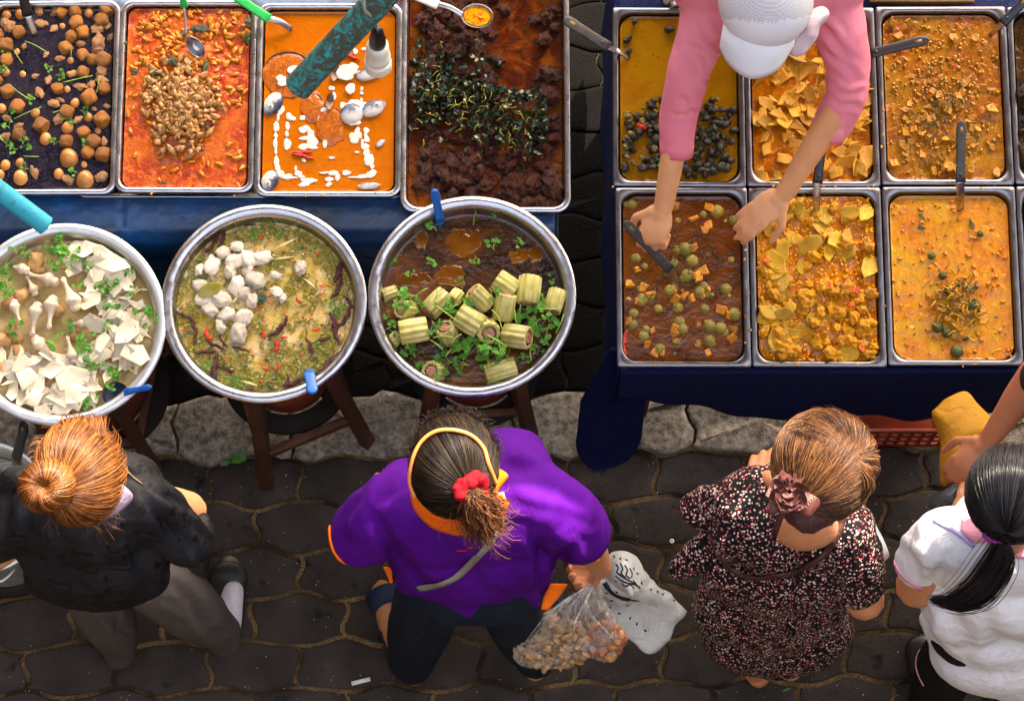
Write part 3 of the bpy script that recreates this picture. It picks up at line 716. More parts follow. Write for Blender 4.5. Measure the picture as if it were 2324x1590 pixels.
def cilmesh(i):
    rng = random.Random(i*11+3); V = []; F = []
    for e, a in cilf(i):
        for q in range(rng.choice([3, 4, 5])):
            aa = a+rng.uniform(-1.4, 1.4); c = Vector(e)+Vector((math.cos(aa), math.sin(aa), 0))*.22; r = rng.uniform(.2, .34); tx, ty = rng.uniform(-.7, .7), rng.uniform(-.7, .7)
            b = len(V); n = 15; V.append((c.x, c.y, c.z+.06))
            for k in range(n):
                t = 2*math.pi*k/n; rr_ = r*(.62+.38*abs(math.sin(t*2.5+q)))*(1.0+rng.uniform(-.12, .12)); x, y = math.cos(t)*rr_, math.sin(t)*rr_
                V.append((c.x+x, c.y+y, c.z+x*tx+y*ty))
            F += [(b, b+1+k, b+1+(k+1) % n) for k in range(n)]
    return V, F
def stemmesh(i):
    ps = []
    for e, a in cilf(i): ps.append(tube(catmull([(-.9, 0, 0), (-.3, e[1]*.2, .06), e], 4), .028, 5))
    return join(*ps)
cilp = [(mesh('leaflets', *cilmesh(i), FM['cilantro']), mesh('stems', *stemmesh(i), FM['stem'])) for i in range(6)]
def cilantro(px, py, z, sc, label=None, rz=None, mat=None):
    i = random.randrange(6); s = sc*S(px, py, z); o = thing('cilantro_sprig', None, None, P(px, py, z))
    o.scale = (s, s, s); o.rotation_euler = (random.uniform(-.2, .2), random.uniform(-.2, .2), random.uniform(0, 6.28) if rz is None else rz)
    for nm, me in (('leaves', cilp[i][0]), ('stems', cilp[i][1])):
        c = bpy.data.objects.new(nm, me); C.objects.link(c); c.parent = o
    return o
def strandpile(items, n, r=.0009, seg=5):
    return join(*[tube(p, r if not hasattr(r, '__len__') else random.uniform(*r), seg) for p in items])
K1 = .28435
# ---- tray 1
z1 = TR['t1']['z']; eggs = []; tofus = []; porks = []
def c1(x, y): return x*K1, y*K1
for x, y, r in [(600,90,45),(490,105,40),(610,185,52),(850,80,50),(810,160,52),(660,260,45),(570,295,45),(520,385,48),(150,260,45),(50,360,50),(660,440,42),(825,480,56),(740,480,42),(660,575,42),(710,780,55),(830,710,45),(460,710,42),(535,895,50),(330,1000,52),(60,730,46),(140,850,50),(815,955,54),(670,1060,44),(530,1130,46),(745,1130,52),(700,1220,46),(820,1235,54),(150,1075,45),(50,480,45),(-20,280,45),(-30,640,44)]:
    X, Y = c1(x, y); tofus.append(place('tofu_puff', X, Y, z1+.001, r*K1*1.16, tilt=.35))
for x, y, r in [(55,120,42),(165,115,50),(710,105,42),(600,825,42),(285,905,42),(705,940,40),(540,1020,54),(365,1110,54),(785,1050,38),(550,1265,82),(680,1440,80),(160,1300,40),(165,1420,66),(45,1320,46),(470,1390,46),(675,1320,38),(15,870,44),(45,580,40),(-5,1400,50),(500,215,36),(565,490,38),(185,600,38),(540,720,38),(140,420,36)]:
    X, Y = c1(x, y); eggs.append(place('boiled_egg', X, Y, z1-.003-(.004 if r < 39 else 0), r*K1*1.05, rz=random.uniform(-.5, .5), tilt=.15))
for x, y, r in [(330,190,46),(430,230,34),(430,100,34),(310,90,42),(780,230,54),(790,350,66),(770,400,50),(810,580,52),(320,740,44),(430,830,42),(270,1380,42),(800,1410,50),(545,1440,44),(470,950,46),(150,1010,34),(640,690,42),(80,220,50),(40,1090,40),(640,350,34),(570,590,36),(280,610,28),(390,640,34),(810,640,44),(730,680,38),(370,440,26),(830,1130,34),(850,850,26),(860,210,34),(480,470,32),(620,960,34),(480,800,28),(40,180,44),(190,370,28),(750,870,22),(60,950,34),(880,300,28)]:
    X, Y = c1(x, y); porks.append(place('pork_piece', X, Y, z1+.001, r*K1, tilt=.4))
rank_labels(eggs, 'boiled brown egg', 'the dark broth', 'egg', 'boiled eggs in the dark broth')
rank_labels(tofus, 'fried tofu puff', 'the dark broth', 'tofu', 'tofu puffs in the dark broth')
rank_labels(porks, 'braised pork piece', 'the dark broth', 'pork', 'pork pieces in the dark broth', 8)
cs = []
for x, y in [(40,440),(20,540),(80,890),(180,1120),(110,1200),(215,1170),(60,1150),(440,1130),(690,1140),(670,880),(590,1370),(200,1340),(230,790),(60,1000),(480,600),(400,545),(550,960)]:
    X, Y = c1(x, y); cs.append(cilantro(X, Y, z1+.008, 11))
rank_labels(cs, 'bright cilantro leaf cluster', 'the egg tray', 'herb', 'cilantro in the egg tray', 6)
stm = []
for a, b, c, d in [(110,400,180,510),(500,660,740,605),(790,620,770,740),(90,690,250,800),(110,950,330,855),(200,330,370,415),(420,900,520,860),(20,520,80,580),(0,1080,30,1130),(190,1245,310,1250),(570,360,565,450)]:
    p, q = P(*c1(a, b), z1+.008), P(*c1(c, d), z1+.009); m = (p+q)/2+Vector((random.uniform(-.003, .003), random.uniform(-.003, .003), .002))
    stm.append(obj('herb_stem', tube(catmull([p, m, q], 5), .0012, 6), FM['stem'], origin=p))
rank_labels(stm, 'thin green herb stem', 'the egg tray', 'herb', 'herb stems in the egg tray', 6)
# ---- tray 2 : heap of small stir fried pieces nobody could count
def heap(name, key, kind, n, dens, zfn, sc, label, cat, mats=None, tilt=.7):
    """many small pieces merged into one uncountable heap"""
    parts = []; t = TR.get(key) ; got = 0; rng = random.Random(n); tries = 0
    while got < n and tries < n*60:
        tries += 1; px, py, pr_ = dens(rng)
        if rng.random() > pr_ or (t and not inside(px, py, t['z'], key)): continue
        if not t:
            b = BW[key]; q = P(px, py, b['z'])-b['c']
            if math.hypot(q.x, q.y) > b['r']-.004: continue
        zb = (t or BW[key])['z']; z = zb+zfn(px, py, rng); me = rng.choice(PROT[kind]); s = rng.uniform(*sc)*S(px, py, z)
        V = PV[me.name][0]; parts.append(xf((V, PV[me.name][1]), P(px, py, z), (rng.uniform(-tilt, tilt), rng.uniform(-tilt, tilt), rng.uniform(0, 6.3)), s)); got += 1
    o = obj(name, join(*parts), PROT[kind][0].materials[0]); return tag(o, label, cat, kind='stuff')
PV = {me.name: (np.array([v.co[:] for v in me.vertices]), [tuple(p.vertices) for p in me.polygons]) for l in PROT.values() for me in l}
def small(kind, sub, mat, n, r=(1, .7, .5), amp=.6, base=0):
    PROT[kind] = [mesh(kind, *lump(r, i+base, amp, 1.8, sub), FM[mat]) for i in range(n)]
    for me in PROT[kind]: PV[me.name] = (np.array([v.co[:] for v in me.vertices]), [tuple(p.vertices) for p in me.polygons])
small('crumb_meat', 2, 'meat', 10, (1.3, .7, .5), .8, 200); small('crumb_curry', 2, 'curried_meat', 8, (1.3, .6, .35), .8, 230)
def g2(rng): 
    x = rng.gauss(413, 42); y = rng.gauss(238, 52); e = ((x-413-(y-238)*.1)/90)**2+((y-238)/115)**2; return x, y, 1 if e < 1 else (.12 if e < 1.6 else 0)
def z2(px, py, rng): return .012+.017*math.exp(-((px-413)/60)**2-((py-238)/75)**2)+rng.uniform(-.004, .004)
heap('stir_fried_meat', 't2', 'crumb_meat', 360, g2, z2, (4, 13), 'heap of small brown stir fried meat pieces in the red curry', 'meat')
def g2b(rng): x = rng.uniform(280, 570); y = rng.uniform(14, 425); return x, y, (.9 if y < 150 else .35 if (y < 260) else .12)
heap('sauced_meat', 't2', 'crumb_curry', 230, g2b, lambda a, b, r: .0035+.012*math.exp(-((a-420)/75)**2-((b-220)/90)**2)+r.uniform(0, .001), (5, 9), 'small sauce covered meat bits floating around the heap', 'meat', tilt=.2)
peas = [place('round_eggplant', x, y, TR['t2']['z']+.012+.014*math.exp(-((x-413)/70)**2-((y-238)/85)**2), 4.5, name='pea_eggplant') for x, y in [(347,178),(432,225),(372,62),(285,98),(437,338),(460,340),(408,247),(403,150),(470,290),(542,205),(476,242)]]
for p in peas: p.data = p.data.copy(); p.data.materials[0] = FM['bean_green']
rank_labels(peas, 'small green pea eggplant', 'the red curry', 'vegetable', 'pea eggplants in the red curry', 6)
rc = [place('red_chili', x, y, TR['t2']['z']+.022, 12, rz=r, name='red_chili') for x, y, r in [(503, 170, 1.3), (560, 190, 1.4), (376, 280, 1.9), (505, 183, .9)]]
rank_labels(rc, 'red chili piece', 'the red curry tray', 'chili', 'chilies in the red curry')
bl = [place('dark_fried_piece', x, y, TR['t2']['z']+.018, s, name='basil_leaf') for x, y, s in [(392,140,12),(466,152,11),(455,66,14),(420,75,8),(560,90,10),(352,165,7),(380,233,12),(562,50,9),(305,165,7),(372,415,5)]]
for p in bl: p.data = p.data.copy(); p.data.materials[0] = FM['green_dark']; p.scale.z *= .4
rank_labels(bl, 'wilted dark basil leaf', 'the red curry', 'herb', 'basil leaves in the red curry', 5)
# ---- tray 3 : mackerel curry with coconut cream
z3 = TR['t3']['z']
def c3(x, y): return 549+x*.2845, y*.2845
def fishhead(px, py, L_, W_, rz, lab, tail=False):
    o = thing('cooked_mackerel' if not tail else 'mackerel_chunk', lab, 'fish', P(px, py, z3+.004)); s = S(px, py, z3)
    V, F = ico(3); V = V.copy(); x = V[:, 0]
    V[:, 1] *= np.where(x > 0, np.sqrt(np.clip(1-.55*x*x, .05, 1)), 1); V[:, 2] *= .5
    V = V*np.array((L_*s, W_*s, W_*s*1.0)); Rz = Matrix.Rotation(rz, 3, 'Z')
    V = np.array([v*(1+.05*nz(v, 90, 1)) for v in V]); o.rotation_euler = (0, 0, rz)
    a = bpy.data.objects.new('head' if not tail else 'flesh', mesh('fish', V, F, FISHM)); C.objects.link(a); a.parent = o
    if not tail:
        e = bpy.data.objects.new('eye', mesh('eye', *lathe([(.3*W_*s, 0), (.3*W_*s, .002), (.22*W_*s, .0035), (.001, .004)], 16), EYEW)); C.objects.link(e); e.parent = o; e.location = (L_*s*.35, W_*s*.05, W_*s*.4)
        p_ = bpy.data.objects.new('pupil', mesh('pupil', *ell((0, 0, 0), (.13*W_*s, .13*W_*s, .0015), 2), BLACKP)); C.objects.link(p_); p_.parent = e; p_.location = (0, 0, .0042)
        g = tube(catmull([(-L_*s*.25, W_*s*.8, W_*s*.22), (-L_*s*.05, W_*s*.2, W_*s*.5), (-L_*s*.3, -W_*s*.75, W_*s*.25)], 6), .0009, 5)
        gg = bpy.data.objects.new('gill', mesh('gill', *g, FM['fried_dark'])); C.objects.link(gg); gg.parent = o
        mm = tube([(L_*s*.97, 0, .001), (L_*s*.6, -W_*s*.42, W_*s*.26)], .0008, 5); g2_ = bpy.data.objects.new('mouth', mesh('mouth', *mm, FM['fried_dark'])); C.objects.link(g2_); g2_.parent = o
    return o
def _fm():
    s = NB('fish_skin'); g = s.n('ShaderNodeSeparateXYZ'); s.L.new(s.co, g.inputs[0]); f = s.noise(60, 4)
    a = s.n('ShaderNodeMath', operation='MULTIPLY_ADD'); s.L.new(g.outputs[1], a.inputs[0]); a.inputs[1].default_value = 22; s.L.new(f, a.inputs[2])
    s.col(s.ramp(a.outputs[0], [(.28, (206, 200, 186)), (.5, (170, 172, 176)), (.68, (86, 98, 128)), (.85, (44, 54, 74))])); s.set(rough=.25, sss=.03); s.bump(s.noise(150, 2), .0006); return s.m
FISHM = _fm(); EYEW = simple('fish_eye', [(190, 180, 140), (214, 206, 176)], 60, .2, rnd=False)
fishhead(*c3(248, 830), 30, 20, -2.1, 'mackerel head by the left rim of the orange curry, pointing down')
fishhead(*c3(222, 1445), 26, 19, -1.95, 'small mackerel head in the lower left corner of the orange curry')
fishhead(*c3(1050, 865), 30, 19, .45, 'mackerel head facing right in the orange curry, near the right rim')
fishhead(*c3(1020, 590), 32, 15, .25, 'mackerel piece under the white bulb in the orange curry', True)
fishhead(*c3(880, 910), 28, 26, .2, 'cream covered mackerel body behind the head facing right', True)
fishhead(*c3(1105, 1143), 12, 7, .7, 'tiny silver fish scrap at the right side of the orange curry', True)
fishhead(*c3(1015, 1482), 27, 8, .05, 'grey blue fish skin strip at the bottom right of the orange curry', True)
for (x, y, rx, ry, lab) in [(370, 600, 215, 190, 'large round fish steak under sauce beside the teal pole end'), (705, 1010, 118, 155, 'round fish steak with dark skin in the middle of the orange curry'), (560, 860, 90, 130, 'small fish chunk under sauce left of the middle steak')]:
    X, Y = c3(x, y); s = S(X, Y, z3); V, F = lump((rx*K1*s, ry*K1*s, .0045), int(x), .2, 1.8, 4); 
    tag(obj('fish_steak', (V+np.array(P(X, Y, z3)), F), simple('sauced_fish', [(156, 76, 3), (178, 92, 4), (140, 72, 6), (190, 102, 8)], 50, .2, .002, rnd=False), origin=P(X, Y, z3)), lab, 'fish')
    pts = [P(*c3(x+rx*math.cos(a)*.98, y-ry*math.sin(a)*.98), z3+.0015) for a in np.linspace(.4, 2.9 if rx > 200 else 1.2, 18)]
    tag(obj('fish_skin', tube(pts, [.0005+.0016*math.sin(math.pi*i/17) for i in range(18)], 6), FM['fried_dark'], origin=P(X, Y, z3)), 'dark skin edge of the '+lab.split(' in ')[0].split(' left ')[0].split(' beside ')[0].replace('under sauce', 'in curry'), 'fish skin')
cr = []
def dab(x, y, rx, ry, rz=0):
    X, Y = c3(x, y); s = S(X, Y, z3); zz = z3+.0015
    for k in range(5):
        dx, dy = random.uniform(-.45, .45)*rx, random.uniform(-.45, .45)*ry; f = random.uniform(.55, .9)
        V, F = lump((rx*K1*s*f, ry*K1*s*f, .0012), int(x+y+k*7), .3, 1.3, 3); p = P(X+dx*K1, Y+dy*K1, zz+(.006 if 380 < y < 720 and x < 560 or (800 < x < 930 and 480 < y < 1000) else 0)); cr.append((V+np.array(p), F))
for q in [(410,560,40,34),(325,645,44,40),(850,560,75,70),(905,410,18,22),(970,390,16,16),(870,700,38,40),(930,590,26,26),(890,880,70,80),(870,960,60,40),(950,830,50,24),(500,740,34,26),(720,705,26,18),(736,768,16,32),(955,710,12,16),(955,745,12,14),(955,797,12,14),(310,880,26,36),(290,930,10,40),(275,1010,20,46),(267,1080,14,24),(265,1150,18,40),(270,1210,10,40),(375,930,18,34),(368,1005,20,34),(360,1075,18,26),(362,1160,26,52),(410,948,18,18),(485,940,22,18),(530,940,22,18),(500,1040,40,30),(545,1075,34,46),(500,1110,50,20),(560,1135,36,34),(490,1175,48,24),(560,1175,34,18),(660,1065,22,16),(660,1130,16,60),(650,880,36,20),(600,920,18,40),(700,960,30,12),(920,1045,20,28),(890,1105,40,44),(940,1080,14,30),(990,1040,22,24),(990,1080,14,18),(995,1110,20,22),(960,1150,14,40),(990,1170,30,30),(995,1220,24,30),(1008,1280,44,46),(1038,1332,16,18),(1035,1385,40,34),(985,1405,50,16),(920,1416,60,8),(275,1290,22,44),(285,1340,20,40),(310,1385,34,30),(350,1410,40,22),(400,1418,44,10),(450,1385,30,20),(475,1412,28,12),(520,1450,50,24),(500,1470,40,18),(575,1440,24,14),(430,1345,12,20),(690,1430,36,22),(690,1470,26,20),(760,1415,22,26),(725,1385,40,20),(640,1380,30,8),(680,1375,24,8),(830,1378,36,18),(720,1262,24,10),(495,1280,16,14),(925,1215,22,10),(800,840,30,30)]:
    dab(*q)
tag(obj('coconut_cream', join(*cr), FM['cream']), 'white coconut cream drizzled in streaks over the orange curry', 'cream', kind='stuff')
for x, y, l, r, lab in [(860,455,26,-.3,'red chili strip above the teal pole'),(480,1215,26,.05,'upper red chili strip low in the orange curry'),(490,1248,28,-.25,'lower red chili strip in the orange curry'),(400,745,8,1,'tiny red chili bit below the teal pole end')]:
    o = place('red_chili', *c3(x, y), z3+.004, l*.9, rz=r, tilt=.05); o.scale.y *= .9; tag(o, lab, 'chili')
for x, y, r, lab in [(745,590,1.3,'brown lime leaf hanging in the orange curry above the middle'),(700,815,1.4,'dark lime leaf touching the middle fish steak')]:
    o = obj('lime_leaf', xf(slabpoly(5, 8, .05, .3, .42, .1), P(*c3(x, y), z3+.006), (0, .1, r), 22*S(*c3(x, y), z3)), simple('leaf_brown', [(60, 34, 6), (96, 60, 12)], 40, .35), origin=P(*c3(x, y), z3+.006)); tag(o, lab, 'leaf')
# ---- tray 4 : dark fried frog / catfish pieces and wilted leaves
z4 = TR['t4']['z']; fp = []; rng = random.Random(3)
def ok4(x, y):
    if 1120 < x < 1235 and -20 < y < 300: return rng.random() < .04
    return not (925 < x < 1000 and y > 400) or rng.random() < .3
while len(fp) < 190:
    x, y = rng.uniform(925, 1272), rng.uniform(-8, 470)
    if not ok4(x, y) or not inside(x, y, z4, 't4', .012): continue
    deep = .018*nz((x/60, y/60, 0), 1, 4)
    fp.append(place('fried_piece', x, y, z4+.008+deep+rng.uniform(0, .008), rng.uniform(12, 22), tilt=.5))
rank_labels(fp, 'dark fried meat piece', 'the deep tray', 'fried meat', 'dark fried meat pieces', 14)
lv = []; ls = []
for i in range(520):
    x = rng.uniform(918, 1235); y = rng.gauss(0, 50)+205+(x-1000)*.28
    if not (60 < y < 400) or not inside(x, y, z4+.02, 't4', .006): continue
    if 1130 < x < 1240 and y < 200: continue
    V, F = slabpoly(i, 7, .03, rng.uniform(.3, 1.0), rng.uniform(.35, .6), .2); lv.append(xf((V, F), P(x, y, z4+.028+rng.uniform(0, .014)), (rng.uniform(-.9, .9), rng.uniform(-.9, .9), rng.uniform(0, 6.3)), rng.uniform(7, 14)*S(x, y, z4)))
for i in range(70):
    x = rng.uniform(940, 1220); y = rng.gauss(0, 55)+215+(x-1000)*.28
    if not inside(x, y, z4+.02, 't4', .01) or y > 420 or y < 80: continue
    a = rng.uniform(0, 6.3); l = rng.uniform(8, 20); p = P(x, y, z4+.046); q = P(x+l*math.cos(a), y+l*math.sin(a), z4+.046); m = (p+q)/2+Vector((rng.uniform(-.007, .007), rng.uniform(-.007, .007), .006)); ls.append(tube(catmull([p, m, q], 5), .0007, 5))
tag(obj('wilted_leaves', join(*lv), FM['leaf_wilt']), 'mass of wilted dark green leaves strewn over the fried meat', 'leaves', kind='stuff')
tag(obj('leaf_stalks', join(*ls), simple('stalk_yellow', [(130, 130, 24), (170, 160, 50)], 40, .5)), 'thin yellow stalks curling among the wilted leaves', 'stalks', kind='stuff')
# ---- bowl 1
zb = BW['b1']['z']; X0 = BW['b1']
def inb(k, x, y, m=.01): q = P(x, y, BW[k]['z'])-BW[k]['c']; return math.hypot(q.x, q.y) < BW[k]['r']-m
def cb1(x, y): return x*.3412, 452.2+y*.3412
sh = []; rng = random.Random(12)
for i in range(150):
    for _ in range(40):
        u = rng.random()
        if u < .5: x, y = rng.uniform(-60, 220), rng.uniform(800, 950)
        elif u < .88: x, y = rng.uniform(200, 345), rng.uniform(600, 850)
        else: x, y = rng.uniform(150, 300), rng.uniform(545, 640)
        if inb('b1', x, y, .02) and not (y < 800 and x < 200 and y > 640): break
    sh.append(place('tofu_skin_sheet', x, y, zb+.006+.02*rng.random(), rng.uniform(16, 40), tilt=.45))
for x, y, r, a in [(730,400,48,-.5),(560,330,34,.3),(180,1180,36,1.5),(340,1130,34,.3),(480,1190,44,.5),(490,1320,46,.3),(220,1330,30,.4),(285,1410,24,0),(680,950,32,1.3),(900,1030,38,-.3),(840,880,34,.8)]:
    X, Y = cb1(x, y); sh.append(place('tofu_skin_sheet', X, Y, zb+.03, r, rz=a, tilt=.12))
rank_labels(sh, 'pale tofu skin sheet', 'left basin', 'tofu skin', 'tofu skin sheets in the left basin', 10)
def drum(i):
    rng = random.Random(i); V, F = remesh_simple(i); return V, F
def remesh_simple(i):
    pts = catmull([(-1, 0, 0), (-.4, .02, .02), (.3, .05, .04), (.85, 0, 0)], 6); rad = []
    for k in range(len(pts)): t = k/(len(pts)-1); rad.append(.13+.05*math.exp(-(t/.1)**2)+.37*math.exp(-((t-.70)/.22)**2))
    a = tube(pts, rad, 16); b = ell((-1.02, .06, 0), .15, 2); c = ell((-1.02, -.06, .02), .14, 2); d = ell((.8, 0, 0), (.24, .38, .32), 2)
    V, F, _ = remesh(join(a, b, c, d), .05, 6); return np.array([v*(1+.08*nz(v, 2.4, i)+.03*nz(v, 7, i)) for v in V]), F
PROT['chicken_drumstick'] = [mesh('chicken_drumstick', *drum(i), FM['chicken']) for i in range(3)]
ds = []
for x, y, r, a, h in [(235,790,55,1.45,.03),(340,745,55,1.5,.034),(465,640,58,-1.15,.034),(290,530,52,-.35,.02),(110,740,40,1.9,.02),(210,580,36,-1.1,.014),(290,980,50,2.4,.02),(470,1010,46,-1.3,.02),(520,830,30,0,.02),(120,460,40,-.3,.014)]:
    X, Y = cb1(x, y); o = place('chicken_drumstick', X, Y, zb+h, r*.68, rz=a, tilt=.12); ds.append(o)
rank_labels(ds, 'pale boiled chicken drumstick', 'the left basin', 'chicken', 'drumsticks in the left basin', 5)
ms = [place('mushroom', *cb1(x, y), zb+.004, r, tilt=.2) for x, y, r in [(240,420,24),(310,285,16),(370,740,20),(150,640,22),(20,940,20),(260,470,14),(70,860,16),(60,690,18),(130,1010,20),(570,690,18),(500,910,17),(120,930,14),(10,1130,18)]]
rank_labels(ms, 'tan mushroom piece', 'the left basin', 'mushroom', 'mushrooms in the left basin', 5)
cs = [cilantro(*cb1(x, y), zb+.03, r) for x, y, r in [(110,330,17),(180,360,13),(30,430,20),(20,520,20),(60,580,20),(310,360,20),(400,310,22),(450,350,22),(440,430,24),(600,430,16),(720,560,20),(680,590,14),(750,680,22),(860,610,12),(950,770,22),(1010,800,18),(440,840,18),(720,850,12),(100,850,18),(560,980,22),(600,950,18),(620,1060,18),(620,1110,14),(740,1120,18),(740,1170,18),(740,1240,12),(610,1340,16),(560,1360,13),(370,960,18),(90,920,12),(520,560,12),(860,500,12),(20,610,14)]]
rank_labels(cs, 'cilantro sprig', 'the left basin', 'herb', 'cilantro sprigs in the left basin', 7)
bs = [place('bamboo_strip', *cb1(x, y), zb+.014, r, tilt=.1) for x, y, r in [(830,600,26),(900,620,22),(960,600,20),(380,1390,30),(430,1400,26),(820,1060,24),(900,1150,26),(610,520,26),(660,330,18)]]
rank_labels(bs, 'pale bamboo strip', 'the left basin', 'bamboo', 'bamboo strips in the left basin', 5)
# ---- bowl 2
zb = BW['b2']['z']
def cb2(x, y): return 348.8+x*.30875, 439.3+y*.30875
PROT['shred'] = [mesh('shred', *xf(slabpoly(i+5, 6, .12, .4, .4, .3), sc=1), FM['green_soup']) for i in range(8)]
for me in PROT['shred']: PV[me.name] = (np.array([v.co[:] for v in me.vertices]), [tuple(p.vertices) for p in me.polygons])
def gb2(rng):
    x, y = rng.uniform(380, 815), rng.uniform(480, 900); n_ = nz((x/40, y/40, 0), 1, 3); ed = ((x-599)/205)**2+((y-694)/200)**2
    return x, y, max(0, min(1, .25+1.2*n_+(.5 if ed > .6 else 0)+(.4 if y > 780 else 0)))
heap('herb_greens', 'b2', 'shred', 2000, gb2, lambda a, b, r: .0035+r.uniform(-.001, .002), (3.5, 9), 'olive green herb shreds floating through the cloudy soup', 'greens', tilt=.25)
PROT['fleck'] = [mesh('fleck', *lump((1, .6, .4), i, .5, 1.6, 1), FM['chili_red']) for i in range(4)]
for me in PROT['fleck']: PV[me.name] = (np.array([v.co[:] for v in me.vertices]), [tuple(p.vertices) for p in me.polygons])
heap('chili_flecks', 'b2', 'fleck', 110, lambda r: (r.uniform(380, 815), r.uniform(480, 900), 1), lambda a, b, r: .005, (2, 4.5), 'tiny red chili flecks scattered over the cloudy soup', 'chili flecks', tilt=.2)
wm = [place('white_meat_piece', *cb2(x, y), zb+.01, r*1.22, tilt=.3) for x, y, r in [(515,435,15),(435,525,20),(595,500,17),(610,390,12),(695,485,19),(800,470,17),(560,570,14),(740,630,20),(345,690,17),(610,680,17),(495,770,20),(415,845,16),(530,890,16),(655,910,19),(625,1030,19),(490,975,12),(720,785,14),(900,605,11),(900,720,12),(1080,540,14),(690,560,12),(370,770,16),(335,560,12),(660,730,14),(945,765,10)]]
rank_labels(wm, 'white meat piece', 'the cloudy soup', 'meat', 'white meat pieces in the cloudy soup', 7)
dc = [place('dried_chili', *cb2(x, y), zb+.008, r*1.15, rz=a, tilt=.06) for x, y, r, a in [(630,190,29,.15),(430,380,20,.9),(470,290,20,1.2),(500,330,22,1.35),(1200,265,28,-.6),(1385,540,34,1.1),(1350,690,26,1.2),(1400,920,24,1),(1320,950,24,-1.3),(1340,1040,22,-1.2),(920,985,28,.85),(115,860,22,1.55),(195,880,18,-.5),(290,960,20,-1.2),(310,1050,18,1.5),(205,1130,24,-.9),(375,1165,22,.05),(450,1110,20,-.45),(505,1080,14,-.9),(640,1140,18,-.3),(455,1280,30,1.5),(530,1290,18,-.35),(1145,1120,20,-1.2),(1230,1080,20,.35),(1300,1240,32,.8),(1250,1300,26,.7),(1050,1370,28,.5),(970,1410,20,1.3),(1030,1440,26,.25),(650,1450,24,-.05),(790,1460,20,-.1),(930,195,16,0),(705,232,12,.1),(1480,820,16,.5),(1430,790,16,-1),(560,440,12,.9),(410,1340,14,1)]]
rank_labels(dc, 'dried dark red chili', 'middle basin', 'chili', 'dried chilies in the middle basin', 8)
rch = [place('red_chili', *cb2(x, y), zb+.008, r, rz=a, tilt=.06) for x, y, r, a in [(400,1035,15,-1.1),(900,1115,15,1.4),(1065,785,9,-.7),(805,1030,11,1.5),(825,1285,8,-.2),(1195,1000,9,.2),(960,1055,8,0),(790,325,7,0),(330,365,7,.2),(850,200,7,1.5),(540,1325,6,0),(620,690,9,1.5),(595,900,8,1.5),(235,1003,6,0),(910,1280,8,.8),(745,540,6,0)]]
for p in rch: p.scale.y *= 1.9
rank_labels(rch, 'bright red chili piece', 'the middle basin', 'chili', 'red chili pieces in the middle basin', 5)
lf = obj('bay_leaf', xf(slabpoly(3, 10, .04, .2, .5, .06), P(*cb2(410, 705), zb+.026), (.1, .2, .55), 31*S(600, 660, zb)), simple('bay', [(96, 92, 14), (126, 118, 26)], 40, .3), origin=P(*cb2(410, 705), zb+.026)); tag(lf, 'large olive bay leaf lying on the white meat pieces', 'leaf')
lf = obj('bay_leaf', xf(slabpoly(8, 10, .04, .3, .6, .06), P(*cb2(770, 775), zb+.01), (.1, .2, .2), 20*S(600, 660, zb)), FM['green_dark'], origin=P(*cb2(770, 775), zb+.01)); tag(lf, 'dark curled leaf in the centre of the cloudy soup', 'leaf')
gs = [obj('ginger_strip', tube([P(*cb2(a, b), zb+.007), P(*cb2((a+c)/2, (b+d)/2), zb+.009), P(*cb2(c, d), zb+.007)], [.0016, .0035, .0016], 6, flat=.5), FM['bamboo_pale'], origin=P(*cb2(a, b), zb+.007)) for a, b, c, d in [(870,420,1055,325),(870,485,1030,465),(1100,620,1200,705),(550,830,640,740),(405,540,435,640),(1030,560,1080,610),(640,1375,760,1410),(130,700,145,640)]]
rank_labels(gs, 'pale lemongrass strip', 'the cloudy soup', 'lemongrass', 'lemongrass strips in the cloudy soup', 5)
cs = [cilantro(*cb2(x, y), zb+.01, r) for x, y, r in [(810,190,15),(870,200,14),(720,300,12),(390,1280,10),(415,1265,8),(640,1405,15),(540,1370,10),(1200,1120,9),(1340,830,13),(1300,780,8),(490,1410,8),(350,620,8),(930,310,9)]]
rank_labels(cs, 'cilantro leaf cluster', 'the middle basin', 'herb', 'cilantro in the middle basin', 5)
# ---- bowl 3
zb = BW['b3']['z']
def cb3(x, y): return 813.9+x*.325, 413.4+y*.325
def gourd(px, py, L_, W_, rz, el, z, lab):
    s = S(px, py, z); c = P(px, py, z); o = thing('stuffed_gourd', lab, 'stuffed gourd', c, 'stuffed gourd pieces in the right basin')
    n = 64; Ls = []
    def ring(x, f): return [(x, math.cos(a)*W_*s*f*(1+.055*math.sin(a*11)+.02*math.sin(a*5+px)), math.sin(a)*W_*s*f*(1+.055*math.sin(a*11)+.02*math.sin(a*5+px))) for a in [2*math.pi*k/n for k in range(n)]]
    for x, f in ((-L_*s*.97, .66), (-L_*s, .74), (-L_*s, .92), (-L_*s*.93, 1), (-L_*s*.3, 1.03), (L_*s*.3, 1.02), (L_*s*.93, 1), (L_*s, .92), (L_*s, .74), (L_*s*.97, .66)): Ls.append(ring(x, f))
    V, F = loft(Ls, False); g = bpy.data.objects.new('rind', mesh('rind', V, F, FM['gourd'])); C.objects.link(g); g.parent = o
    V, F = lump((L_*s*1.02, W_*s*.72, W_*s*.72), int(px), .1, 2.2, 4); V[:, 0] = np.clip(V[:, 0]*1.35, -L_*s*1.01, L_*s*1.01); V = np.array([v*(1+.05*nz(v, 260, 2)) for v in V])
    m = bpy.data.objects.new('stuffing', mesh('stuffing', V, F, FM['stuffing'])); C.objects.link(m); m.parent = o
    o.rotation_euler = (0, el, rz)
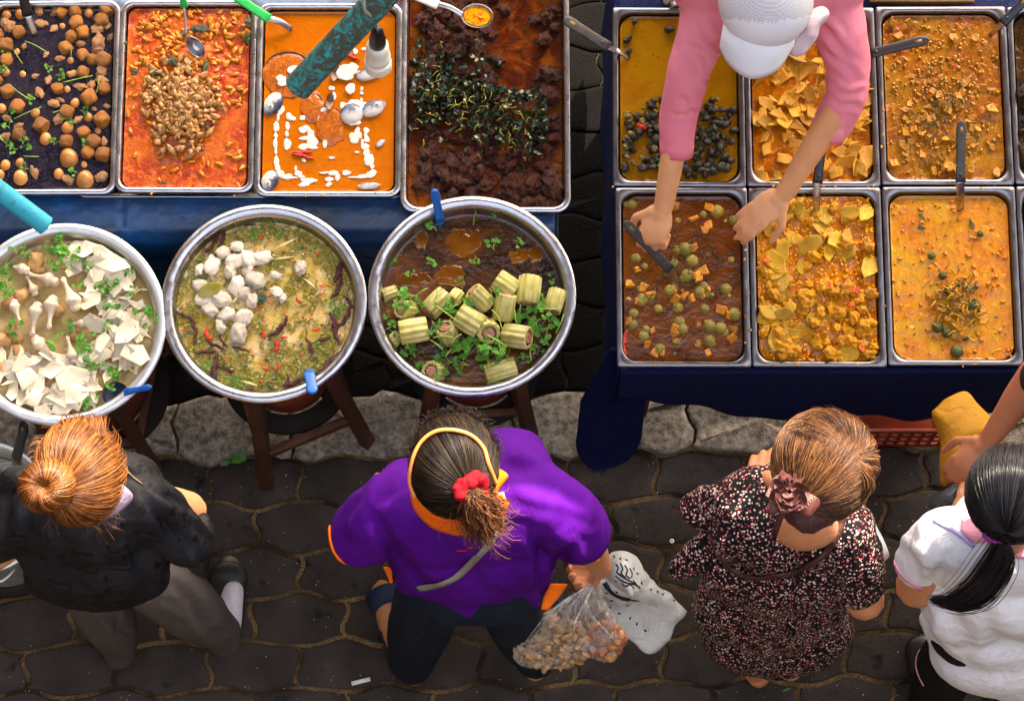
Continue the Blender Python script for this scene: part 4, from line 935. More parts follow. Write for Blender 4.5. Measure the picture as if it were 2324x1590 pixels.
for x, y, l, w_, a, e, h, lab in [
    (385,1035,36,30,.18,0,.035,'ribbed stuffed gourd piece at the far left of the pile'), (545,845,34,26,.85,.1,.03,'stuffed gourd piece with a carrot bit at its upper end'),
    (770,965,34,31,-.55,.1,.045,'stuffed gourd piece in the middle, top of the pile'), (850,810,30,24,-.7,.5,.045,'hollow looking gourd piece above the middle one'),
    (1020,870,34,25,1.35,-.45,.04,'upright leaning gourd piece right of the centre'), (1030,720,30,27,-.6,.1,.028,'gourd piece half sunk above the leaning one'),
    (1190,755,36,28,1.45,0,.036,'tall ribbed gourd piece, upper right of the pile'), (1370,830,30,22,1.3,.1,.03,'gourd piece touching the right wall of the basin'),
    (1105,1075,34,29,-.25,-.35,.04,'gourd piece showing pink stuffing towards the left'), (620,1055,24,26,2.2,-1.0,.035,'gourd piece with its meat end facing up, lower left'),
    (900,1035,24,29,1.9,.95,.035,'gourd piece with its meat end facing down the middle'), (530,1320,22,26,.5,1.1,.012,'gourd piece near the bottom left, mostly stuffing'),
    (990,1310,40,24,.3,0,.008,'half sunk gourd piece at the bottom of the basin'), (330,890,22,22,.3,.9,.02,'gourd piece under leaves by the left side'), (680,800,16,18,1,.3,.03,'small pale gourd end at the top of the pile'), (250,1100,16,17,.9,.3,0,'sunken gourd piece by the lower left wall'), (215,780,20,18,.4,.2,-.006,'sunken yellow gourd by the left wall')]:
    gourd(*cb3(x, y), l*.9, w_*.9, a, e, zb+h, lab)
cs = [cilantro(*cb3(x, y), zb+h, r) for x, y, r, h in [(350,790,22,.05),(300,850,16,.04),(400,850,16,.05),(320,780,14,.05),(200,930,10,.01),(230,1020,16,.03),(350,1190,18,.012),(400,1190,14,.012),(430,1310,16,.012),(600,850,18,.07),(640,870,16,.07),(530,1000,18,.06),(660,930,16,.06),(780,820,16,.07),(940,770,16,.06),(640,1170,24,.03),(700,1160,24,.03),(760,1150,24,.03),(820,1190,24,.03),(900,1120,24,.05),(960,1140,24,.05),(1030,1190,20,.03),(610,1260,22,.02),(720,1270,18,.02),(920,1260,20,.02),(940,1400,10,.01),(1130,900,22,.03),(1190,920,20,.03),(1220,980,22,.03),(1320,900,20,.05),(1320,980,22,.03),(1300,1050,24,.03),(1260,830,14,.05),(1240,1170,14,.01),(1170,1220,14,.01),(500,560,12,.01),(525,300,16,.015),(820,540,11,.01),(360,640,10,.01),(960,220,10,.01),(930,440,16,.01),(1110,420,12,.006),(700,700,10,.01),(1350,680,10,.01),(210,540,14,.004),(560,1340,10,.04)]]
rank_labels(cs, 'cilantro sprig', 'the gourd basin', 'herb', 'cilantro sprigs in the gourd basin', 8)
st = []
for a, b, c, d, h in [(780,178,900,182,.006),(830,190,803,300,.006),(1210,1065,1205,1250,.02),(1440,905,1375,1055,.03),(890,1060,1040,1150,.08),(930,890,1000,1020,.085),(540,860,700,980,.075),(700,850,640,900,.07),(480,740,400,790,.06),(530,820,545,740,.07),(650,1130,720,1060,.075),(1250,880,1420,880,.06),(520,1085,660,1085,.06),(640,990,620,1060,.07),(1100,980,1090,890,.05),(1290,1100,1330,1140,.02),(900,1240,905,1300,.03),(310,1110,350,1160,.03),(500,1100,590,1170,.05)]:
    p, q = P(*cb3(a, b), zb+h), P(*cb3(c, d), zb+h); m = (p+q)/2+Vector((random.uniform(-.004, .004), random.uniform(-.004, .004), .005)); st.append(obj('herb_stem', tube(catmull([p, m, q], 6), .0014, 6), FM['stem'], origin=p))
rank_labels(st, 'light green cilantro stem', 'the gourd basin', 'herb', 'cilantro stems in the gourd basin', 7)
for x, y, rx, ry, lab in [(440,400,17,26,'blurry orange gourd piece sunk at the upper left of the broth'),(740,420,46,34,'large amber shape sunk in the upper middle of the broth'),(1120,520,26,18,'sunken yellow gourd ring in the upper right of the broth'),(390,690,40,22,'amber piece sunk left of the gourd pile'),(640,650,36,26,'amber piece sunk just above the gourd pile'),(720,700,7,16,'small yellow stub poking out above the gourd pile'),(1240,500,20,24,'sunken yellow piece at the right of the broth')]:
    X, Y = cb3(x, y); s = S(X, Y, zb); tag(obj('sunken_gourd', xf(lump((rx*s, ry*s, .0022), int(x), .35, 1.6, 4), P(X, Y, zb-.0008)), simple('amber_sunk', [(96, 52, 4), (140, 86, 10)], 12, .12, k=.7), origin=P(X, Y, zb)), lab, 'gourd')
# ---- right pans
def scatter(key, kind, n, dens, zr_, sc, seed, tilt=.5, name=None):
    rng = random.Random(seed); out = []; tries = 0; z = TR[key]['z']
    while len(out) < n and tries < 20000:
        tries += 1; x, y, pr_ = dens(rng)
        if rng.random() > pr_ or not inside(x, y, z, key, .008) : continue
        out.append(place(kind, x, y, z+rng.uniform(*zr_), rng.uniform(*sc), tilt=tilt, name=name))
    return out
def dra(rng): x, y = rng.uniform(1400, 1685), rng.uniform(30, 412); e = ((x-1545)/160)**2+((y-308)/95)**2; return x, y, 1 if e < 1 else (.035 if y > 180 or y < 130 else 0)
sn = scatter('ra', 'snail', 175, dra, (.002, .017), (9.5, 14.5), 5, 1.6); sn2 = scatter('ra', 'pale_snail', 40, dra, (.006, .018), (6, 10), 6, 1.6)
rank_labels(sn, 'black snail shell', 'the mustard curry', 'snail', 'black snails in the mustard curry', 15); rank_labels(sn2, 'pale green snail shell', 'the mustard curry', 'snail', 'pale snails in the mustard curry', 7)
def shreds(name, n, dens, key, zoff, ln, r, mat, label, cat, seed=1):
    rng = random.Random(seed); ps = []; z = TR[key]['z']
    while len(ps) < n:
        x, y, pr_ = dens(rng)
        if rng.random() > pr_ or not inside(x, y, z, key, .008): continue
        a = rng.uniform(0, 6.3); l = rng.uniform(*ln); zz = z+zoff+rng.uniform(0, .006); p = P(x, y, zz); q = P(x+l*math.cos(a), y+l*math.sin(a), zz+rng.uniform(-.004, .004)); m = (p+q)/2+Vector((rng.uniform(-.004, .004), rng.uniform(-.004, .004), .003)); ps.append(tube(catmull([p, m, q], 3), rng.uniform(*r), 5))
    return tag(obj(name, join(*ps), mat), label, cat, kind='stuff')
shreds('lime_leaf_shreds', 60, lambda r: (r.gauss(1590, 25), r.gauss(320, 30), 1), 'ra', .02, (8, 20), (.0005, .001), FM['green_dark'], 'fine green leaf shreds lying over the black snails', 'shreds')
o = place('red_chili', 1457, 287, TR['ra']['z']+.024, 12, rz=-.2); o.scale.y *= 3; o.scale.z *= 3; tag(o, 'round orange red chili on the black snails', 'chili')
o = obj('green_leaf', xf(slabpoly(2, 5, .04, .3, .7, .2), P(1503, 370, TR['ra']['z']+.02), (0, .1, .8), 14*S(1500, 370, .8)), FM['cilantro'], origin=P(1503, 370, .8)); tag(o, 'small yellow green leaf among the snails', 'leaf')
shl = scatter('rb', 'shoot_slice', 185, lambda r: (r.uniform(1700, 1985), r.uniform(40, 412), .9), (-.004, .012), (14, 34), 8, .45)
rank_labels(shl, 'yellow bamboo shoot slice', 'amber curry', 'bamboo shoot', 'bamboo shoot slices in the amber curry', 12)
def drc(rng): x, y = rng.uniform(2005, 2285), rng.uniform(35, 405); e = ((x-2130)/95)**2+((y-300)/95)**2; return x, y, 1 if e < 1 else .14
vg = scatter('rc', 'vegetable_piece', 95, drc, (.001, .016), (7, 15), 9, .6); rank_labels(vg, 'yellow brown vegetable piece', 'the brown curry', 'vegetable', 'vegetable pieces in the brown curry', 10)
shreds('green_shreds', 80, lambda r: (r.gauss(2135, 35), r.gauss(235, 40), 1), 'rc', .014, (8, 20), (.0006, .0012), FM['green_dark'], 'dark green leaf shreds over the brown curry', 'shreds', 4)
rcs = [place('red_chili', x, y, TR['rc']['z']+.01, 10, rz=a) for x, y, a in [(2168, 148, -1), (2027, 362, 1), (2155, 388, .1), (2175, 380, .5)]]
rank_labels(rcs, 'small red chili', 'the brown curry', 'chili', 'red chilies in the brown curry')
def drd(rng): x, y = rng.uniform(1408, 1690), rng.uniform(445, 815); return x, y, .95 if y > 640 else .34
ep = scatter('rd', 'round_eggplant', 56, drd, (-.009, -.003), (8, 17), 10, .4); rank_labels(ep, 'round green eggplant', 'the dark broth pan', 'eggplant', 'round eggplants in the broth', 7)
pc = scatter('rd', 'pumpkin_cube', 44, drd, (-.004, .003), (8, 16), 11, .6); rank_labels(pc, 'orange pumpkin cube', 'the dark broth pan', 'pumpkin', 'pumpkin cubes in the broth', 7)
shreds('herb_shreds', 110, lambda r: (r.gauss(1530, 60), r.gauss(595, 75), 1), 'rd', .003, (8, 22), (.0006, .0013), FM['green_dark'], 'dark green herb shreds floating in the eggplant broth', 'shreds', 5)
o = place('red_chili', 1418, 780, TR['rd']['z']+.004, 30, rz=1.5); tag(o, 'long red chili by the left wall of the eggplant pan', 'chili')
def dre(rng): x, y = rng.uniform(1718, 1995), rng.uniform(438, 818); return x, y, 1 if y > 640 else (.5 if x < 1790 else .18)
yp = scatter('re', 'yellow_piece', 105, dre, (.001, .016), (9, 17), 12, .7); rank_labels(yp, 'bright yellow lump', 'the yellow curry', 'chicken', 'yellow lumps in the yellow curry', 11)
ys = scatter('re', 'yellow_slice', 40, lambda r: (r.uniform(1718, 1995), r.uniform(438, 818), .9), (.004, .016), (18, 34), 13, .4); rank_labels(ys, 'pale yellow shoot slice', 'the yellow curry', 'bamboo shoot', 'shoot slices in the yellow curry', 6)
cb = [place('pumpkin_cube', x, y, TR['re']['z']+.014, 10) for x, y in [(1925, 778), (1935, 658), (2025-80, 660), (1935, 690), (1880, 1030/1.6), (1955, 820-30), (1740, 590)]]
for p in cb: p.data = p.data.copy(); p.data.materials[0] = simple('carrot', [(206, 84, 10), (224, 104, 20)], 30, .35); p.name = 'carrot_piece'
rank_labels(cb, 'orange carrot piece', 'the yellow curry', 'carrot', 'carrot pieces in the yellow curry')
small('crumb_y', 1, 'yellow_lump', 8, (1, .8, .6), .8, 300)
heap('curry_crumbs', 're', 'crumb_y', 900, lambda r: (r.uniform(1715, 1998), r.uniform(436, 822), .9 if r.random() < .5 else .3), lambda a, b, r: .003+r.uniform(0, .003), (2.5, 5), 'small yellow curds crusted over the yellow curry', 'curds')
def drf(rng): x = rng.gauss(2178, 32); y = rng.gauss(690, 34); return x, y, 1
small('crumb_f', 1, 'veg_brown', 8, (1, .8, .6), .8, 330)
fs = scatter('rf', 'vegetable_piece', 34, drf, (.006, .018), (8, 14), 14, .7); rank_labels(fs, 'yellow vegetable piece', 'the thick orange curry', 'vegetable', 'vegetable pieces in the thick curry', 8)
shreds('bamboo_shreds', 70, drf, 'rf', .014, (14, 28), (.0014, .0026), FM['shoot'], 'yellow bamboo shreds heaped in the thick orange curry', 'shreds', 6)
shreds('green_leaf_shreds', 110, lambda r: (r.gauss(2168, 32), r.gauss(668, 38), 1), 'rf', .018, (8, 22), (.0006, .0012), FM['green_dark'], 'fine green leaf shreds over the heap in the orange curry', 'shreds', 7)
ge = [place('round_eggplant', x, y, TR['rf']['z']+.006, r, name='green_eggplant') for x, y, r in [(2140, 625, 10), (2155, 658, 13), (2208, 696, 18), (2128, 742, 14), (2150, 755, 12), (2172, 832-35, 15), (2115, 580, 9), (2225, 530, 8)]]
for p in ge: p.data = p.data.copy(); p.data.materials[0] = FM['bean_green']
rank_labels(ge, 'green eggplant', 'the thick orange curry', 'eggplant', 'green eggplants in the orange curry')
bl = [place('shoot_slice', x, y, TR['rf']['z']+.006, r, rz=a, name='dark_leaf') for x, y, r, a in [(2092,492,13,-.9),(2090,518,12,.1),(2206,510,14,-1.2),(2212,655,12,.2),(2195,768,12,.4),(2103,553,6,0),(2260,720,8,.5),(2075,760,9,.8)]]
for p in bl: p.data = p.data.copy(); p.data.materials[0] = FM['green_dark']; p.scale.y *= .6
rank_labels(bl, 'dark green leaf piece', 'the thick orange curry', 'leaf', 'dark leaves in the orange curry', 4)
small('crumb_o', 1, 'curried_meat', 8, (1.4, .8, .5), .8, 350)
heap('curry_bits', 'rf', 'crumb_o', 130, lambda r: (r.uniform(2022, 2312), r.uniform(436, 822), .9 if r.random() < .4 else .2), lambda a, b, r: .002+r.uniform(0, .002), (2.5, 6), 'small orange bits floating on the thick orange curry', 'bits', tilt=.2)
heap('curry_specks', 'rc', 'crumb_f', 420, lambda r: (r.gauss(2140, 70), r.gauss(230, 95), 1), lambda a, b, r: .003+r.uniform(0, .002), (2.5, 6), 'small yellow brown bits in the brown curry', 'bits', tilt=.2)
g1 = scatter('rg', 'dark_fried_piece', 26, lambda r: (r.uniform(2300, 2440), r.uniform(30, 400), 1), (.002, .02), (15, 26), 15, .6); rank_labels(g1, 'dark brown fried piece', 'the upper edge pan', 'fried fish', 'fried pieces in the upper edge pan', 6)
g1 = scatter('rh', 'dark_fried_piece', 26, lambda r: (r.uniform(2325, 2460), r.uniform(440, 810), 1), (.002, .02), (13, 22), 16, .6); rank_labels(g1, 'dark brown fried piece', 'the lower edge pan', 'fried fish', 'fried pieces in the lower edge pan', 6)

dr = []; rng = random.Random(31)
for k in range(60):
    e = rng.choice([(rng.uniform(1390, 2320), 424), (1696+rng.uniform(-8, 8), rng.uniform(440, 825)), (2006+rng.uniform(-8, 8), rng.uniform(30, 825)), (rng.uniform(1400, 2320), 828), (rng.uniform(270, 900), 440)]); V, F = lump((1.4, 1, .25), k % 9, .5, 1.7, 2)
    dr.append(xf((V, F), P(e[0], e[1]+rng.uniform(-4, 4), ZT+.0008), (0, 0, rng.uniform(0, 6)), rng.uniform(.0007, .003)))
tag(obj('curry_drips', join(*dr), FM['veg_brown']), 'small dried curry drips on the steel rims', 'drips', kind='stuff')
# ------------------------------------------------------------------ ladles and spoons
def flatbar(path, w_, t_):
    """rounded flat handle: widths along a path, thickness vertical."""
    p, T, _ = frames(path); V = []; n = 12; F = []
    for i, (q, t) in enumerate(zip(p, T)):
        s = t.cross(Vector((0, 0, 1))).normalized(); u = s.cross(t).normalized(); W = w_[i] if hasattr(w_, '__len__') else w_
        for k in range(n):
            a = 2*math.pi*k/n; c_, s_ = math.cos(a), math.sin(a)
            V.append(q+s*(W/2*math.copysign(abs(c_)**.6, c_))+u*(t_/2*math.copysign(abs(s_)**.6, s_)))
    for i in range(len(p)-1):
        for k in range(n): k2 = (k+1) % n; F.append((i*n+k, i*n+k2, (i+1)*n+k2, (i+1)*n+k))
    F.append(tuple(range(n))[::-1]); F.append(tuple((len(p)-1)*n+k for k in range(n))); return np.array([tuple(v) for v in V]), F
def utensil(name, label, cat, hs, ss, hm, hw, sw, ht=.008, hole=True, group='ladles and spoons in the food', sm=None, bowlr=None):
    """hs: handle end points (px, py, z); ss: shank points; hw, sw widths in pixels."""
    H1, H2 = P(*hs[0]), P(*hs[1]); T = thing(name, label, cat, H2, group); s = S(*hs[0])
    N = 10; path = [H1.lerp(H2, i/N) for i in range(N+1)]; wd = [hw*s*(.72 if i == 0 else (.98 if i < 3 else 1.0-.12*math.sin(math.pi*i/N))) for i in range(N+1)]
    d = (H2-H1).normalized(); path = [H1-d*.004]+path; wd = [hw*s*.3]+wd
    obj('handle', flatbar(path, wd, ht), hm, T)
    if hole:
        u = Vector((0, 0, 1)); c = H1+d*hw*s*.75
        obj('hanging_hole', flatbar([c-d*hw*s*.3+u*.0006, c+d*hw*s*.35+u*.0006], hw*s*.32, ht), simple('hole_grey', [(120, 96, 40), (140, 112, 50)], 20, .5, rnd=False), T)
        c2 = H2-d*hw*s*.7; V, F = ell(c2+u*.002, (hw*s*.2, hw*s*.2, ht*.5), 2); obj('rivet', (V, F), BLACKP, T)
    sp = catmull([P(*q) for q in ss], 6)
    obj('shank', flatbar(sp, [sw*S(*ss[0])]*len(sp), .0045), sm or STEEL, T)
    if bowlr:
        c = P(*ss[-1]); r = bowlr*S(*ss[-1]); V, F = lathe([(r, 0), (r*.96, -r*.2), (r*.7, -r*.5), (r*.3, -r*.62), (.0005, -r*.65)], 32)
        obj('ladle_bowl', solid((V+np.array(c+Vector((0, 0, -.004))), F), .0015), sm or STEEL, T)
    return T
zz = .83
utensil('turner', 'black handled steel server stuck in the egg and tofu tray', 'server', [(40, -60, .9), (63, 36, .82)], [(62, 34, .82), (80, 80, .785)], BLACKP, 26, 15, hole=False)
def spoonbowl(name, c, rx, ry, rz, mat, T, tiltv=(0, 0)):
    n = 40; V = []; F = []; rings = [(1, 0), (.98, -.004), (.8, -.011), (.5, -.016), (.2, -.018), (.01, -.018)]
    for f, z in rings:
        for k in range(n): a = 2*math.pi*k/n; V.append((rx*f*math.cos(a), ry*f*math.sin(a), z))
    for i in range(len(rings)-1):
        for k in range(n): k2 = (k+1) % n; F.append((i*n+k, i*n+k2, (i+1)*n+k2, (i+1)*n+k))
    V, F = solid((np.array(V), F), .001); V, F = xf((V, F), c, (tiltv[0], tiltv[1], rz)); return obj(name, (V, F), mat, T)
T = utensil('serving_spoon', 'green handled spoon standing in the red curry heap', 'spoon', [(409, -50, .92), (418, 17, .87)], [(417, 14, .87), (421, 45, .85), (422, 80, .83)], GREENP, 17, 6, hole=False)
spoonbowl('spoon_bowl', P(444, 108, .812), .029, .017, -.85, STEEL, T, (.35, .5))
T = utensil('serving_spoon', 'green handled spoon lying over the top left corner of the orange curry tray', 'spoon', [(500, -30, .86), (612, 44, .83)], [(608, 42, .83), (635, 50, .815), (662, 68, .79)], GREENP, 24, 15, hole=False)
T = utensil('serving_spoon', 'white handled big spoon with golden oil over the dark fried meat', 'spoon', [(900, -26, .86), (994, 12, .84)], [(990, 8, .84), (1022, 18, .835), (1052, 36, .822)], WHITEP, 23, 12, hole=False)
spoonbowl('spoon_bowl', P(1083, 36, .826), .0385, .030, -.12, STEEL, T)
V, F = lathe([(.0265, 0), (.018, .0006), (.0005, .001)], 40); V[:, 0] *= 1.28
obj('oil', xf((V, F), P(1083, 36, .8185), (0, 0, -.12)), liquid('golden_oil', [(206, 120, 6), (232, 168, 20), (190, 60, 6)], 40, .12, 90, (160, 40, 4)), T)
utensil('ladle', 'worn dark grey handled ladle bridging from the deep tray to the mustard curry', 'ladle', [(1283, 44, .86), (1383, 108, .84)], [(1380, 106, .84), (1405, 118, .825), (1427, 131, .785)], GREYP, 27, 14)
utensil('ladle', 'black handled ladle with a hole, above the brown curry, pointing right', 'ladle', [(2104, 90, .87), (1970, 123, .85)], [(1974, 122, .85), (1945, 135, .83), (1915, 152, .79)], BLACKP, 26, 9)
utensil('ladle', 'black handled ladle at the top right corner of the brown curry pan', 'ladle', [(2336, -8, .87), (2274, 54, .84)], [(2277, 50, .84), (2247, 81, .785)], BLACKP, 24, 12)
utensil('ladle', 'upright black handled ladle standing between the brown and the orange curry', 'ladle', [(2182, 278, .92), (2180, 414, .87)], [(2180, 410, .87), (2180, 450, .83), (2180, 476, .785)], GREYP, 24, 19)
utensil('ladle', 'black handled ladle between bamboo shoots and yellow curry, half hidden by the arm', 'ladle', [(1866, 322, .9), (1855, 416, .86)], [(1855, 412, .86), (1853, 450, .83), (1852, 486, .785)], BLACKP, 24, 17)
VL = utensil('ladle', 'black handled ladle gripped by the vendor over the eggplant broth', 'ladle', [(1420, 506, .98), (1521, 612, .88)], [(1517, 607, .88), (1546, 655, .785)], GREYP, 25, 17, ht=.011)
T = utensil('ladle', 'blue handled ladle hooked on the lower right rim of the left basin', 'ladle', [(340, 878, .9), (290, 888, .865)], [(300, 886, .868), (282, 890, .858)], BLUEP, 15, 17, hole=False, sm=BLUEP)
obj('ladle_bowl', solid((lathe([(.032, 0), (.03, -.01), (.02, -.02), (.001, -.024)], 30)[0]+np.array(P(262, 896, .835)), lathe([(.032, 0), (.03, -.01), (.02, -.02), (.001, -.024)], 30)[1]), .001), simple('dark_ladle', [(20, 30, 50), (34, 44, 66)], 20, .35, rnd=False), T)
T = utensil('ladle', 'blue handled ladle over the lower right rim of the middle basin', 'ladle', [(710, 890, .88), (701, 846, .858)], [(703, 850, .858), (699, 840, .83)], BLUEP, 27, 20, hole=False, sm=BLUEP)
T = utensil('ladle', 'blue handled ladle leaning over the upper left rim of the right basin', 'ladle', [(986, 434, .93), (999, 500, .85)], [(997, 494, .855), (1002, 512, .80)], BLUEP, 22, 20, hole=False, sm=BLUEP); T.children[0].data = T.children[0].data
# ------------------------------------------------------------------ stew pot on the ground with its ladle
pc_ = P(-38, 1150, .42)
PT = thing('aluminium_pot', 'large pale aluminium pot behind the woman in black at the left edge', 'pot', (pc_.x, pc_.y, .1)); r = .160
V, F = lathe([(r*.86, 0), (r*.93, .01), (r*.97, .06), (r*.97, .28), (r*.96, .305), (r*1.04, .312), (r*1.05, .318), (r*1.03, .322), (r*.95, .31), (r*.93, .27), (r*.9, .04), (r*.6, .02)], 72, cap=True)
obj('pot_body', (V+np.array((pc_.x, pc_.y, .1)), F), metal('pale_aluminium', (.78, .84, .83, 1), .5), PT)
V, F = lathe([(.0, .0), (r*.9, .0)], 60); obj('pot_stock', (V+np.array((pc_.x, pc_.y, .33)), F), simple('stock', [(130, 128, 100), (150, 146, 116)], 12, .1), PT)
obj('handle', tube([(pc_.x+r*.98*math.cos(a), pc_.y-r*1.0*math.sin(a)-.018*math.sin((a-1.1)/.5*math.pi), .34) for a in np.linspace(1.1, 1.6, 9)], .005, 8), ALU, PT)
tag(obj('pot_stand', tube([(pc_.x+.13*math.cos(a), pc_.y+.13*math.sin(a), .05) for a in np.linspace(0, 6.28, 30)], .04, 10), simple('rubber', [(20, 20, 20), (30, 30, 30)], 20, .8)), 'black ring stand under the aluminium pot', 'stand')
utensil('ladle', 'black handled ladle standing in the aluminium pot at the left edge', 'ladle', [(56, 962, .78), (36, 1044, .6)], [(38, 1040, .6), (30, 1062, .56), (16, 1082, .44)], BLACKP, 30, 17, bowlr=34)
# ------------------------------------------------------------------ overhead poles and the lamp
def pole_mat(name, base, dark, amt):
    s = NB(name); f = s.noise(34, 8, .72, 1.5); g = s.noise(8, 3)
    c = s.ramp(f, [(amt-.06, base), (amt+.04, dark)]); c = s.mix(s.ramp(s.noise(70, 5), [(.58, (0, 0, 0)), (.66, (255, 255, 255))]), c, (44, 160, 168)) if amt < .5 else c
    s.col(c); s.set(rough=.55); s.bump(f, .002); return s.m
def pole(label, a, b, rpx, mat):
    A, B = P(*a), P(*b); r = rpx*S(*b); d = (B-A).normalized(); T = thing('awning_pole', label, 'pole', B)
    n = 28; path = [A.lerp(B, i/6) for i in range(7)]
    V, F = tube(path, [r]*7, n, cap=False); V2, F2 = tube([B+d*.0005, B+d*.0015, B, B-d*.1], [r, r*.93, r*.84, r*.84], n, cap=False)
    obj('tube', join((V, F), (V2, F2)), mat, T); V, F = tube([B-d*.08, B-d*.079], [r*.84]*2, n); obj('bore', (V, F), BLACKP, T)
pole('light turquoise metal pole reaching over the left basin', (-420, 120, 1.75), (104, 512, 1.42), 23, pole_mat('turquoise_paint', (46, 168, 190), (30, 96, 110), .62))
pole('teal corroded metal pole crossing the orange curry tray', (1010, -160, 1.9), (676, 198, 1.55), 33, pole_mat('teal_patina', (40, 150, 146), (66, 72, 60), .47))
LB = thing('light_bulb', 'white spiral bulb in a black holder hanging from the teal pole', 'lamp', P(858, 100, 1.5))
ax0, ax1 = P(856, 66, 1.62), P(858, 152, 1.42); dd = (ax1-ax0).normalized()
def along(prof, n=36):
    q = dd.to_track_quat('Z', 'Y').to_matrix(); V, F = lathe(prof, n); return V@np.array(q).T+np.array(ax0), F
s_ = S(858, 100, 1.5); u = (ax1-ax0).length
obj('holder', along([(.001, -.004), (.005, -.003), (.009, .0), (.0135, .012), (.0155, .035), (.0185, .05), (.019, .075), (.017, .08), (.001, .08)]), simple('bakelite', [(16, 15, 15), (26, 24, 24)], 20, .3, rnd=False), LB)
WB = simple('bulb_white', [(226, 222, 206), (240, 238, 226)], 10, .3, rnd=False, sss=.2)
obj('ballast', along([(.001, .078), (.019, .079), (.0245, .088), (.0255, .11), (.025, .13), (.0275, .134), (.028, .15), (.024, .158), (.001, .16)]), WB, LB)
sp = []
q = dd.to_track_quat('Z', 'Y').to_matrix()
for k in range(3):
    ring = [ax0+q@Vector((.0225*math.cos(a), .0225*math.sin(a), .168+.011*k+a*.0012)) for a in np.linspace(0, 6.283, 30)]; sp.append(tube(ring, .0082, 8))
obj('glass_coil', join(*sp), WB, LB)
obj('cord', tube(catmull([P(826, -12, 1.82), P(828, 22, 1.79), P(845, 40, 1.73), P(854, 56, 1.66), ax0], 8), .0034, 8), simple('cord_grey', [(150, 146, 128), (170, 166, 148)], 20, .5, rnd=False), LB)
# ------------------------------------------------------------------ litter
def litter(name, label, cat, VF, mat, loc): return tag(obj(name, VF, mat, origin=loc), label, cat)
p = P(819, 1545, .006); litter('paper_strip', 'small white paper strip lying on the dark pavers', 'paper', xf(box(.05, .011, .0012), p, (0.05, .02, .25)), WHITEP, p)
p = P(1525, 1227, .006); V, F = lathe([(.002, .001), (.0022, .0018), (.0058, .0016), (.006, 0)], 24); litter('bottle_washer', 'tiny white plastic ring on the pavers right of the white bag', 'ring', (V+np.array(p), F), WHITEP, p)
LFM = simple('fresh_leaf', [(40, 84, 12), (66, 116, 24)], 30, .4, rnd=False)
p = P(543, 1036, .02); litter('green_leaf', 'pair of bright green leaves dropped by the kerb edge', 'leaf', join(xf(slabpoly(4, 6, .05, .4, .8, .2), p, (.2, .1, .5), .026), xf(slabpoly(9, 6, .05, .3, .5, .2), P(510, 1050, .02), (.2, .2, .1), .017)), LFM, p)
p = P(2765/1.548, 2420/1.548, .006); litter('leaf_scrap', 'small yellow green leaf scrap at the bottom edge of the photo', 'leaf', xf(slabpoly(7, 6, .05, .5, .25, .3), p, (.1, .1, .4), .016), LFM, p)
rng = random.Random(77); bits = []
for i in range(420):
    x, y = rng.uniform(0, 2324), rng.uniform(1030, 1590); bits.append(xf(lump((1, .7, .5), i % 9, .6, 1.8, 1), P(x, y, .003), (0, 0, rng.uniform(0, 6)), rng.uniform(.0008, .0028)))
tag(obj('grit', join(*bits), simple('grit_light', [(120, 108, 84), (180, 168, 140)], 300, .8, rnd=False)), 'pale grit and crumbs scattered over the pavement', 'grit', kind='stuff')
# ------------------------------------------------------------------ people: helpers
from mathutils.bvhtree import BVHTree
def bvh(VF): return BVHTree.FromPolygons([tuple(v) for v in VF[0]], [tuple(f) for f in VF[1]])
CAMP = Vector((0, 0, H))
def drop(b, px, py, z=1.2, off=.002):
    d = (P(px, py, 0)-CAMP).normalized(); h = b.ray_cast(CAMP, d)
    if h[0] is None: h = b.find_nearest(P(px, py, z))
    n = h[1] if h[1].dot(d) < 0 else -h[1]
    return h[0]+n*off, n
def strap(b, pts, wpx, z=1.2, thick=.0025, off=.003, m=7):
    pp = catmull([(x, y, 0) for x, y in pts], m); R_ = [drop(b, q[0], q[1], z, off) for q in pp]
    ps = [r[0] for r in R_]
    for _ in range(2): ps = [ps[0]]+[(ps[i-1]+ps[i]*2+ps[i+1])/4 for i in range(1, len(ps)-1)]+[ps[-1]]
    return sheet(ps, wpx*S(pts[0][0], pts[0][1], z), thick, [r[1] for r in R_])
def patch(b, inner, outer, off=.003, z=1.2, m=6, nv=5, t=.002, lift=0):
    a = catmull([(x, y, 0) for x, y in inner], m); c = catmull([(x, y, 0) for x, y in outer], m); n = min(len(a), len(c))
    V = []; F = []
    for j in range(nv+1):
        for i in range(n):
            q = [a[i][k]+(c[i][k]-a[i][k])*j/nv for k in (0, 1)]; p, nn = drop(b, q[0], q[1], z, off+lift*math.sin(math.pi*j/nv)); V.append(p)
    for j in range(nv):
        for i in range(n-1): k = j*n+i; F.append((k, k+1, k+n+1, k+n))
    return solid((np.array([tuple(v) for v in V]), F), t)
def patchz(inner, outer, m=6, nv=5, t=.003, dome=0):
    a = catmull(inner, m); c = catmull(outer, m); n = min(len(a), len(c)); V = []; F = []
    for j in range(nv+1):
        for i in range(n):
            q = [a[i][k]+(c[i][k]-a[i][k])*j/nv for k in (0, 1, 2)]; V.append(tuple(P(q[0], q[1], q[2]+dome*math.sin(math.pi*j/nv))))
    for j in range(nv):
        for i in range(n-1): k = j*n+i; F.append((k, k+1, k+n+1, k+n))
    return solid((np.array(V), F), t)
